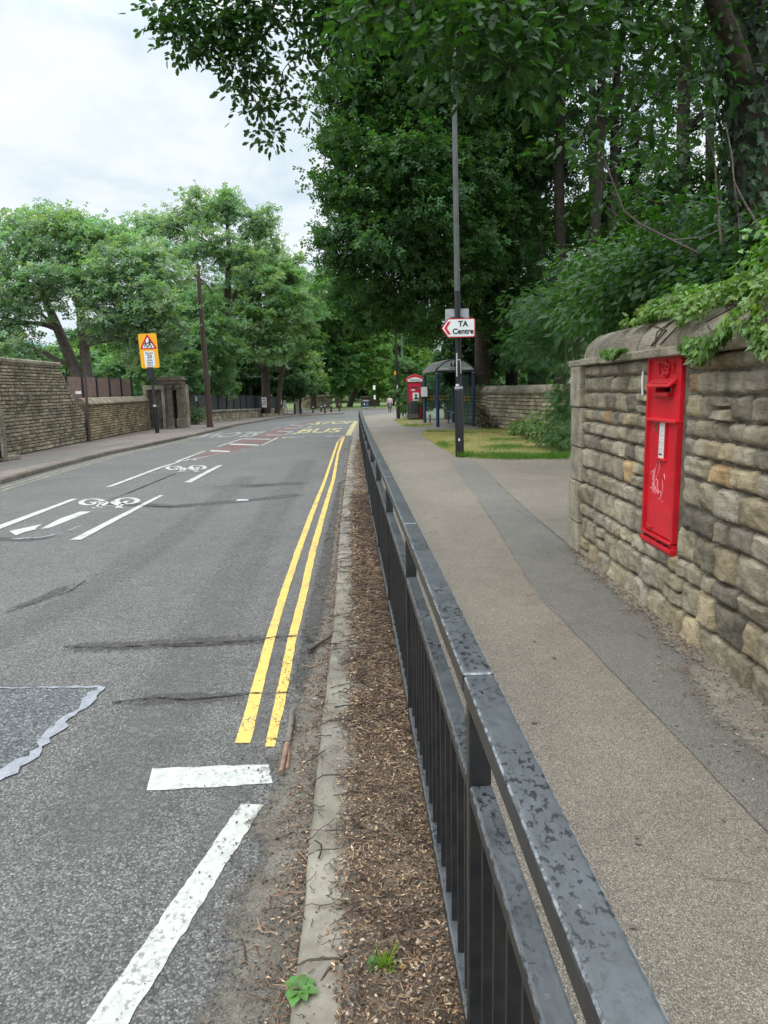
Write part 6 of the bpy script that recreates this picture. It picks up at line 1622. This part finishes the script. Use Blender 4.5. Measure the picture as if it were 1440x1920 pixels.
mb = MB(); mb.prism(arch, c + Vector((0, -.35, 0)) + nn * .69, ax, EZ, .02); mb.build('blind_panel', MT['dark'], t)
mb = MB(); mb.box(c + Vector((.1, -.2, .06)), (1.2, 1.3, .12), rz=-.3); mb.build('plinth', MT['coping'], t, bevel=.02)
t = shrub('small yellow green bush peeping over the gate pier at the left edge', [(-10.6, 18.3, 1.6, .3), (-10.8, 18.0, 1.45, .35), (-10.25, 18.6, 1.68, .16)], (.14, .22, .03), .08, 'dia', 30, 9, .12)

# stone gateway
t = thing('stone_gateway', 'old sooty stone gateway with pale door frame, blank pillars and a flat cornice', 'gateway', (-10.0, 33.6, .1))
gx = lambda px: atY(px, 760, 33.6).x
ZP = 2.0
mb = MB()
for a, b in ((272, 279), (306, 312)): mb.box(((gx(a) + gx(b)) / 2, 33.6, 1.0), (gx(b) - gx(a), .4, 1.9))
mb.box(((gx(272) + gx(313)) / 2, 33.6, 1.98), (gx(313) - gx(272), .42, .2)); mb.build('door_frame', MT['pale'], t, bevel=.015)
mb = MB(); mb.box(((gx(279) + gx(306)) / 2, 33.75, 1.0), (gx(306) - gx(279), .06, 1.9)); mb.build('door', MT['sooty'], t)
mb = MB(); mb.box(((gx(312) + gx(347)) / 2, 33.75, 1.05), (gx(347) - gx(312) + .2, .5, 2.1)); bd = mb.build('pillar_core', MT['stone_far'], t)
for a, b, d in ((317, 327, .08), (335, 346, .1)):
    mb = MB(); x0, x1 = gx(a), gx(b)
    mb.box(((x0 + x1) / 2, 33.45, 1.05), (x1 - x0, .25, 2.1)); mb.box(((x0 + x1) / 2, 33.42, .3), (x1 - x0 + .1, .34, .5)); mb.box(((x0 + x1) / 2, 33.42, 2.02), (x1 - x0 + .08, .33, .14))
    mb.build('pilaster', MT['sooty'], t, bevel=.02)
mb = MB(); mb.box(((gx(327) + gx(335)) / 2, 33.49, 1.1), (gx(335) - gx(327) - .03, .06, 1.5)); mb.build('niche', MT['dark'], t)
mb = MB(); x0, x1 = gx(298), gx(347)
mb.box(((x0 + x1) / 2, 33.6, 2.2), (x1 - x0, .62, .2)); mb.box(((x0 + x1) / 2, 33.58, 2.33), (x1 - x0 + .14, .78, .07)); mb.box(((x0 + x1) / 2 + .03, 33.62, 2.41), (x1 - x0 - .08, .6, .1))
mb.build('cornice', MT['sooty'], t, bevel=.015)
t = thing('marker_post', 'short white marker post between the stone gateway and the dark fence', 'post', atY(346, 785, 35))
p = atY(346, 795, 35); mb = MB(); mb.box((p.x, 35, .8), (.09, .09, 1.45)); mb.build('shaft', MT['sign_white'], t)

# dark fence on its low wall, running away to the bend
FP = [Vector((-10.05, 36.8, 0)), Vector((-10.25, 45, 0)), Vector((-10.55, 56, 0)), Vector((-9.9, 64, 0)), Vector((-9.45, 68.6, 0))]
t = thing('dark_fence', 'long dark boarded fence standing on a low stone wall toward the bend', 'fence', FP[0])
fz = [1.62, 1.52, 1.4, 1.25, 1.05]; wz = [.72, .6, .35, .15, .02]; k = 0
for i in range(4):
    n = max(2, int((FP[i + 1] - FP[i]).length / 2.4))
    for j in range(n):
        a, b = FP[i].lerp(FP[i + 1], j / n), FP[i].lerp(FP[i + 1], (j + 1) / n); f0, f1 = j / n, (j + 1) / n
        ta, tb = fz[i] + (fz[i + 1] - fz[i]) * f0, fz[i] + (fz[i + 1] - fz[i]) * f1; wa, wb = wz[i] + (wz[i + 1] - wz[i]) * f0, wz[i] + (wz[i + 1] - wz[i]) * f1
        d = (b - a).normalized(); mb = MB()
        mb.add([a + d * .06 + EZ * wa, b - d * .06 + EZ * wb, b - d * .06 + EZ * tb, a + d * .06 + EZ * ta, a + d * .06 + EZ * wa + Vector((-.04, 0, 0)), b - d * .06 + EZ * wb + Vector((-.04, 0, 0)), b - d * .06 + EZ * tb + Vector((-.04, 0, 0)), a + d * .06 + EZ * ta + Vector((-.04, 0, 0))],
               [(0, 1, 2, 3), (7, 6, 5, 4), (0, 4, 5, 1), (3, 2, 6, 7), (0, 3, 7, 4), (1, 5, 6, 2)], (rnd.uniform(.8, 1.3),) * 3)
        mb.build('board_panel', MT['fence_dark'], t)
        mb = MB(); mb.box(a + EZ * ((wa + ta) / 2 + .03), (.12, .1, ta - wa + .06)); mb.build('post', MT['black'], t)
t = thing('low_stone_wall', 'low dark stone plinth wall carrying the long boarded fence', 'stone wall', FP[0])
mb = MB()
for i in range(4):
    a, b = FP[i], FP[i + 1]; d = (b - a).normalized(); n_ = Vector((d.y, -d.x, 0))
    walling(mb, 0, (b - a).length, 0, 1, lambda u, zz, dd: a + d * u + n_ * (dd + .12) + EZ * (G((a + d * u).y) + .06 + zz * (wz[i] + (wz[i + 1] - wz[i]) * u / (b - a).length - G((a + d * u).y) - .12)), (.16, .3), (.3, .7), .03, None, tints=lt, seed=30 + i)
mb.build('stonework', MT['stone_far'], t)
mb = MB()
for i in range(4):
    a, b = FP[i] + EZ * (wz[i] - .02), FP[i + 1] + EZ * (wz[i + 1] - .02); mb.bar(a, b, .5, .1)
    a2, b2 = FP[i] + EZ * ((wz[i] + G(FP[i].y)) / 2 - .05), FP[i + 1] + EZ * ((wz[i + 1] + G(FP[i + 1].y)) / 2 - .05); mb.bar(a2, b2, .2, (wz[i] - G(FP[i].y)) * .9)
mb.build('coping', MT['coping'], t)
shrub('low grey green shrub spilling over the plinth wall beside the brown pole', [L(362, 775, 37, .5), L(378, 772, 37.5, .45), L(350, 778, 36.6, .35), L(370, 784, 36.6, .3)], (.07, .11, .045), .12, 'dia', 14, 9, .2)
shrub('young light green sapling standing behind the gateway cornice', [L(350, 690, 38, .6), L(365, 670, 38, .5), L(340, 720, 38, .5), L(360, 720, 38, .6)], (.06, .13, .045), .17, 'ros', 6, 9, .25)

def poster(label, px0, py0, px1, py1, Y, n):
    a, b = atY(px0, py0, Y), atY(px1, py1, Y); c = (a + b) / 2; t = thing('banner', label, 'banner', c)
    mb = MB(); mb.box(c, (b.x - a.x, .02, a.z - b.z)); s = mb.build('sheet', MT['sign_white'], t)
    mb = MB()
    for k in range(n): mb.box(c + Vector((rnd.uniform(-.1, .1) * (b.x - a.x), -.014, (a.z - b.z) * (.3 - k * .22))), ((b.x - a.x) * rnd.uniform(.5, .75), .006, (a.z - b.z) * .1))
    mb.build('printed_line', MT['poster'] if n > 2 else MT['print_grey'], s)
poster('white printed banner tied to the dark boarded fence', 490.5, 745, 500.5, 764, 58.5, 3)
poster('smaller white banner near the far end of the dark fence', 522, 746, 528.5, 758, 66, 2)
poster('small orange and white notice on the dark fence by the brown pole', 366, 743, 370, 752, 37.7, 2)

# school sign
SB = Vector((-9.29, 29.5, .1)); t = thing('school_sign', 'yellow school warning sign with 20 plate on a black post', 'sign', SB)
spp = lambda z: SB + Vector((-.02 * z, 0, z - .1))
mb = MB(); mb.tube([spp(.05), spp(1.15)], [.085, .085], 14); mb.tube([spp(1.12), spp(1.16), spp(2.6)], [.085, .06, .058], 14); mb.build('post', MT['black'], t, smooth=40)
mb = MB(); mb.cyl((spp(1.2).x, spp(1.2).y), .064, 1.19, 1.25, 12); mb.build('collar', MT['sticker'], t, smooth=40)
c = spp(2.5); mb = MB(); mb.box(c + Vector((0, -.06, 0)), (.24, .16, .56)); lh = mb.build('lamp_housing', MT['black'], t, bevel=.02)
for dz in (.14, -.14):
    mb = MB(); mb.tube([c + Vector((0, -.139, dz)), c + Vector((0, -.146, dz))], .075, 14); mb.build('lens', MT['bin'], lh, smooth=40)
sx = atY(279.5, 658, 29.4); tilt = R(-4.6)
SAX = Vector((math.cos(tilt), 0, math.sin(tilt))); SAZ = Vector((-math.sin(tilt) * .9, 0, 1)).normalized(); SAX = Vector((1, 0, .02)).normalized(); SAZ = Vector((-.035, 0, 1)).normalized()
so_ = Vector((sx.x, 29.38, sx.z))
def SP(x, z, d=0): return so_ + SAX * x + SAZ * z + Vector((0, -d, 0))
mb = MB(); mb.prism(rrect(.74, 1.36, .07), SP(0, 0), SAX, SAZ, .015); mb.build('backing_board', MT['sign_yellow'], t)
tri = lambda s, r: [(x * s, z * s) for x, z in ((-.335, -.2), (-.31, -.235), (.31, -.235), (.335, -.2), (.03, .315), (0, .335), (-.03, .315))]
mb = MB(); mb.prism(tri(1, 0), SP(0, .31, .017), SAX, SAZ, .004); tr_ = mb.build('warning_triangle', MT['sign_red'], t)
mb = MB(); mb.prism([(x, z - .03) for x, z in tri(.7, 0)], SP(0, .31, .023), SAX, SAZ, .003); mb.build('triangle_face', MT['sign_white'], tr_)
mb = MB()
def figure(ox, s):
    def q(pts, w_): mb.tube([SP(ox + x * s, .2 + z * s, .029) for x, z in pts], w_ * s, 6)
    mb.ico(SP(ox + .0, .2 + .27 * s, .029), .045 * s, sq=(1, .3, 1))
    q([(0, .22), (-.01, .08)], .035); q([(-.01, .1), (.07, .0), (.05, -.1)], .022); q([(-.01, .1), (-.06, .0), (-.13, -.05)], .022); q([(0, .2), (.08, .14), (.13, .18)], .017); q([(0, .2), (-.07, .15), (-.1, .1)], .017)
figure(.07, .8); figure(-.09, .62)
mb.build('running_children', MT['sign_black'], tr_)
mb = MB(); mb.prism(rrect(.42, .62, .04), SP(0, -.32, .017), SAX, SAZ, .004); pl = mb.build('speed_plate', MT['sign_white'], t)
for s, z, sz in (('School', -.085, .115), ('20', -.225, .21), ('when', -.36, .11), ('lights', -.46, .11), ('show', -.56, .11)):
    text('lettering', s, MT['sign_black'], pl, SP(0, z, .0235), SAX, SAZ, sz, .003, off=.003 if s == '20' else .001)
# brown pole
t = thing('telegraph_pole', 'tall brown steel pole without a lamp standing by the far kerb', 'pole', (-8.08, 33.5, .1))
mb = MB(); mb.tube([(-8.06, 33.5, .05), (-8.08, 33.5, 1.9), (-8.165, 33.5, 7.35)], [.135, .125, .085], 14); mb.build('shaft', MT['brown'], t, smooth=40)
mb = MB(); mb.tube([(-8.165, 33.5, 7.33), (-8.166, 33.5, 7.4)], [.095, .09], 14); mb.build('cap', MT['brown'], t, smooth=40)
mb = MB(); mb.tube([(-8.06, 33.5, .05), (-8.06, 33.5, .22)], [.17, .165], 14); mb.build('base', MT['brown'], t, smooth=40)

# far end posts, bollards, bin
def bollard(label, px, py, z0y, yellow=False):
    p = at(px, py, .1); t = thing('bollard', label, 'bollard', p, 'bollards on the far pavement corner'); h = z0y
    mb = MB(); mb.cyl((p.x, p.y), .085, p.z - .05, p.z + h * .78, 12, r1=.08); mb.cyl((p.x, p.y), .105, p.z - .05, p.z + .1, 12)
    mb.build('shaft', MT['black'], t, smooth=40)
    mb = MB(); mb.cyl((p.x, p.y), .083, p.z + h * .72, p.z + h * .86, 12); mb.build('band', MT['sign_yellow'] if yellow else MT['sign_white'], t, smooth=40)
    mb = MB(); mb.tube([(p.x, p.y, p.z + h * .86), (p.x, p.y, p.z + h * .93), (p.x, p.y, p.z + h)], [.1, .095, .03], 12); mb.build('cap', MT['black'], t, smooth=40)
bollard('black bollard nearest the tall black pole and pale slim tree', 587, 774, .72)
bollard('slim black bollard standing back between two nearer bollards', 602.5, 772, .7)
bollard('tallest black bollard in the middle of the corner group', 609.5, 774.5, .95)
bollard('black bollard set back just right of the tallest one', 621, 771.8, .82)
bollard('black bollard with a yellow band at the end of the group', 636.8, 770, .82, True)
p = at(553, 776, .1); t = thing('sign_post', 'dark green post with a small white plate before the tall black pole', 'post', p)
mb = MB(); mb.cyl((p.x, p.y), .1, p.z, p.z + 1.0, 10); mb.cyl((p.x, p.y), .06, p.z + 1.0, p.z + 1.75, 10); mb.build('shaft', MT['dgreen'], t, smooth=40)
mb = MB(); mb.box((p.x, p.y - .1, p.z + 1.05), (.12, .01, .18)); mb.build('plate', MT['sign_white'], t)
p = at(563.8, 776, .1); t = thing('lamp_post', 'thin tall black pole in front of the pale slim street tree', 'lamp post', p)
mb = MB(); mb.cyl((p.x, p.y), .12, p.z, p.z + 1.9, 10); mb.build('base_column', MT['black'], t, smooth=40)
mb = MB(); mb.cyl((p.x, p.y), .06, p.z + 1.9, p.z + 6, 10); mb.build('upper_pole', MT['galv'], t, smooth=40)
p = at(535, 777, .1); t = thing('notice_board', 'white rounded notice board on two purple blue legs by the end of the fence', 'notice board', p)
mb = MB(); hw = .14
mb.prism([(-hw, .62), (hw, .62), (hw, 1.2)] + [(hw * math.cos(a), 1.2 + .18 * math.sin(a)) for a in (.4, .8, 1.2, PI / 2, 1.95, 2.35, 2.75)] + [(-hw, 1.2)], p, EX, EZ, .04); mb.build('panel', MT['sign_white'], t)
for s in (-1, 1):
    mb = MB(); mb.box(p + Vector((s * .13 + .04, 0, .35)), (.05, .05, .75)); mb.build('leg', MT['blue'], t)
p = at(686, 766, .12); t = thing('waste_bin', 'squat blue and grey street bin on the far grass edge', 'litter bin', p)
mb = MB(); mb.box(p + EZ * .42, (.62, .5, .84)); mb.build('bin_body', MT['blue'], t, bevel=.05)
mb = MB(); mb.box(p + EZ * .9, (.68, .56, .1)); mb.box(p + EZ * .08, (.66, .54, .1)); mb.build('trim', MT['sign_back'], t, bevel=.02)
mb = MB(); mb.box(p + Vector((.16, -.256, .45)), (.2, .01, .6)); mb.build('side_panel', MT['galv'], t)
mb = MB(); mb.prism([(.07 * math.cos(q * PI / 6), .07 * math.sin(q * PI / 6)) for q in range(12)], p + Vector((-.16, -.252, .5)), EX, EZ, .006); mb.build('emblem', MT['sign_white'], t)
p = at(703, 765, .12); t = thing('sign_post', 'far dark post with a white lantern shaped sign and white plate beyond the junction', 'sign', p)
mb = MB(); mb.cyl((p.x, p.y), .06, p.z, p.z + 2.6, 10); mb.build('shaft', MT['black'], t, smooth=40)
mb = MB(); mb.box(p + Vector((-.04, -.08, 2.35)), (.28, .1, .52)); mb.build('sign_box', MT['sign_white'], t, bevel=.03)
mb = MB(); mb.box(p + Vector((0, -.08, 1.25)), (.2, .02, .5)); mb.build('plate', MT['sign_white'], t)
# far wall behind the grass
t = thing('park_wall', 'low pale stone park wall behind the far grass and tree trunks', 'stone wall', (-6, 90, -.5))
for (xa, xb, y, za, zb) in ((566, 622, 90, 744, 768), (676, 712, 94, 745, 764)):
    a, b = atY(xa, za, y), atY(xb, za, y); z0 = -.6
    mb = MB(); walling(mb, 0, b.x - a.x, 0, a.z - z0, lambda u, zz, d: Vector((a.x + u, y - d, z0 + zz)), (.16, .26), (.3, .6), .04, None, tints=lt, seed=int(xa)); mb.box(((a.x + b.x) / 2, y + .15, (a.z + z0) / 2), (b.x - a.x, .26, a.z - z0 - .02), tint=(.5, .5, .5))
    mb.build('stonework', MT['stone_far'], t)
    mb = MB(); mb.box(((a.x + b.x) / 2, y + .1, a.z + .05), (b.x - a.x + .1, .5, .14)); mb.build('coping', MT['slab'], t, bevel=.04)
# boundary wall on the near side beyond the driveway
W3 = [Vector((5.75, 22.4, .1)), Vector((4.2, 28.6, .1)), Vector((3.75, 33.5, .1)), Vector((3.3, 38, .06))]
t = thing('boundary_wall', 'long stone wall with rounded coping behind the bus shelter and grass verge', 'stone wall', W3[0])
mb = MB(); cp = MB(); cr = MB()
for i in range(3):
    a, b = W3[i], W3[i + 1]; d = (b - a).normalized(); n_ = Vector((-d.y, d.x, 0)); Lw = (b - a).length
    walling(mb, 0, Lw, 0, 1.36, lambda u, zz, dd: a + d * (Lw - u) + n_ * dd + EZ * zz, (.11, .17), (.22, .48), .03, None, tints=lambda r, f: (lambda q: (q * 1.02, q, q * .93))(r.uniform(.75, 1.15)), seed=50 + i)
    cr.bar(a - n_ * .2 + EZ * .66, b - n_ * .2 + EZ * .66, .38, 1.36)
    cp.bar(a - n_ * .17 + EZ * 1.39, b - n_ * .17 + EZ * 1.39, .52, .06)
    u = 0
    while u < Lw - .05:
        l_ = min(.6, Lw - u); q = rnd.uniform(.85, 1.15); rr = .2
        cp.tube([a + d * (u + .01) - n_ * .18 + EZ * 1.43, a + d * (u + l_ - .01) - n_ * .18 + EZ * 1.43], rr, 14, (q, q * .98, q * .94)); u += l_
mb.build('stonework', MT['stone'], t); cr.build('wall_core', MT['mortar'], t); cp.build('coping', MT['coping'], t, smooth=50)

# hill far off on the left
mb = MB(); vs = []; fs = []; n = 40; m = 8
for i in range(n + 1):
    for j in range(m + 1):
        x = -1500 + 1350 * i / n; y = 620 + 500 * j / m
        e = math.sin(PI * i / n * .9 + .2) * math.sin(PI * (j / m) * .5)
        vs.append((x, y, -6 + 105 * e + 12 * noise.noise((x * .006, y * .006, 0))))
for i in range(n):
    for j in range(m):
        q = i * (m + 1) + j; fs.append((q, q + m + 1, q + m + 2, q + 1))
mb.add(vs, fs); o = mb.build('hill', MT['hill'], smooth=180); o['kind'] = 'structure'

# ------------------------------------------------------------------ person walking toward the camera
def person(label, base, H):
    t = thing('person', label, 'person', base); s = H / 1.6
    J = {}; E_ = []; 
    def j(n, x, y, z, r, par=None):
        J[n] = (Vector((x, y, z)) * s, r * s); 
        if par: E_.append((par, n))
    j('pelvis', 0, 0, .86, .125); j('waist', 0, 0, 1.0, .115, 'pelvis'); j('chest', 0, -.01, 1.16, .13, 'waist'); j('neckb', 0, 0, 1.31, .07, 'chest'); j('neck', 0, -.01, 1.37, .048, 'neckb'); j('jaw', 0, -.025, 1.43, .062, 'neck'); j('skull', 0, -.015, 1.51, .083, 'jaw'); j('crown', 0, 0, 1.57, .06, 'skull'); j('nose', 0, -.105, 1.475, .014, 'skull')
    for sd, k in ((-1, 'l'), (1, 'r')):
        fw = -.14 if sd < 0 else .12
        j('hip' + k, sd * .085, 0, .82, .092, 'pelvis'); j('knee' + k, sd * .085, fw * .7, .45, .058, 'hip' + k); j('calf' + k, sd * .085, fw * .75, .33, .056, 'knee' + k); j('ank' + k, sd * .085, fw + (.03 if sd > 0 else 0), .08, .036, 'calf' + k); j('toe' + k, sd * .09, fw - .15, .03, .03, 'ank' + k)
        j('sh' + k, sd * .165, 0, 1.27, .062, 'neckb'); j('elb' + k, sd * .22, -fw * .3 + .03, 1.03, .042, 'sh' + k); j('wri' + k, sd * .235, -fw * .7, .82, .026, 'elb' + k); j('palm' + k, sd * .235, -fw * .75, .755, .03, 'wri' + k)
        for q, (dx, L_) in enumerate(((-.024, .07), (-.008, .08), (.008, .075), (.022, .06))): j('f%s%d' % (k, q), sd * .235 + dx * .3, -fw * .75 + dx, .745 - L_, .008, 'palm' + k)
        j('th' + k, sd * .22, -fw * .75 - .05, .725, .009, 'palm' + k)
    names = list(J); me = bpy.data.meshes.new('body'); me.from_pydata([J[n][0] for n in names], [(names.index(a), names.index(b)) for a, b in E_], [])
    tmp = bpy.data.objects.new('tmp', me); C.objects.link(tmp)
    sk = tmp.modifiers.new('s', 'SKIN'); sk.use_smooth_shade = True
    for i, n in enumerate(names): me.skin_vertices[0].data[i].radius = (J[n][1],) * 2
    me.skin_vertices[0].data[0].use_root = True
    sd_ = tmp.modifiers.new('d', 'SUBSURF'); sd_.levels = 1; sd_.render_levels = 1
    dg = bpy.context.evaluated_depsgraph_get(); dg.update(); bm_ = bpy.data.meshes.new_from_object(tmp.evaluated_get(dg)); bpy.data.objects.remove(tmp)
    finish(bm_, [(1, 1, 1, 1)] * len(bm_.vertices)); bm_.materials.clear(); bm_.name = 'body'
    link('body', bm_, MT['skin'], t)
    W = lambda x, y, z: base + Vector((x, y, z)) * s
    mb = MB()
    def shell(rings, n=16, tint=(1, 1, 1)):
        vs = [W(cx + rx * math.cos(2 * PI * k / n), cy + ry * math.sin(2 * PI * k / n), z) for cx, cy, z, rx, ry in rings for k in range(n)]
        mb.add(vs, [(i * n + k, i * n + (k + 1) % n, (i + 1) * n + (k + 1) % n, (i + 1) * n + k) for i in range(len(rings) - 1) for k in range(n)], tint)
    shell([(0, 0, .9, .17, .15), (0, 0, 1.0, .155, .14), (0, -.01, 1.16, .175, .155), (0, 0, 1.27, .16, .12), (0, 0, 1.33, .085, .085), (0, 0, 1.36, .062, .062)])
    for sd, fw in ((-1, -.14), (1, .12)):
        mb.tube([W(sd * .14, 0, 1.28), W(sd * .175, 0, 1.26), W(sd * .222, -fw * .3 + .03, 1.03), W(sd * .236, -fw * .66, .85)], [.07 * s, .075 * s, .058 * s, .042 * s], 10)
    mb.build('jumper', MT['jumper'], t, smooth=70)
    mb = MB(); shell([(0, 0, .93, .165, .145), (0, 0, .82, .19, .17), (0, -.01, .6, .2, .2), (0, -.01, .4, .2, .215)]); mb.build('skirt', MT['skirt'], t, smooth=70)
    mb = MB(); shell([(0, .012, 1.6, .012, .012), (0, .012, 1.59, .06, .065), (0, .02, 1.55, .092, .095), (0, .03, 1.5, .098, .09), (0, .045, 1.43, .085, .065), (0, .05, 1.38, .06, .04)]); mb.ico(W(0, .06, 1.6), .05 * s); mb.build('hair', MT['hair'], t, smooth=70)
    for sd, fw in ((-1, -.14), (1, .12)):
        mb = MB(); mb.tube([W(sd * .085, fw + .05, .06), W(sd * .087, fw - .02, .05), W(sd * .09, fw - .12, .035), W(sd * .09, fw - .175, .03)], [.035 * s, .048 * s, .042 * s, .02 * s], 10); mb.build('shoe', MT['hair'], t, smooth=60)
    for sd in (-1, 1):
        mb = MB(); mb.ico(W(sd * .032, -.092, 1.5), .012 * s); mb.build('eye', MT['sign_white'], t)
    mb = MB(); mb.tube([W(-.025, -.088, 1.44), W(0, -.095, 1.438), W(.025, -.088, 1.44)], .006 * s, 5); mb.build('mouth', MT['hair'], t)
pb_ = at(731, 775.6, 0.0); pb_.z = G(pb_.y) + .1
person('person in a pale pink jumper and dark patterned skirt walking toward the camera', pb_, 1.62)

# ------------------------------------------------------------------ render settings
scene.view_settings.view_transform = 'Standard'; scene.view_settings.look = 'None'; scene.view_settings.exposure = 0; scene.view_settings.gamma = 1
scene.render.engine = 'CYCLES'
scene.cycles.use_denoising = True
try:
    scene.cycles.denoiser = 'OPENIMAGEDENOISE'; scene.cycles.denoising_input_passes = 'RGB_ALBEDO_NORMAL'; scene.cycles.denoising_prefilter = 'ACCURATE'
except Exception: pass
scene.cycles.max_bounces = 6; scene.cycles.diffuse_bounces = 4; scene.cycles.transparent_max_bounces = 12; scene.cycles.transmission_bounces = 4; scene.cycles.glossy_bounces = 3
scene.cycles.sample_clamp_indirect = 4.0
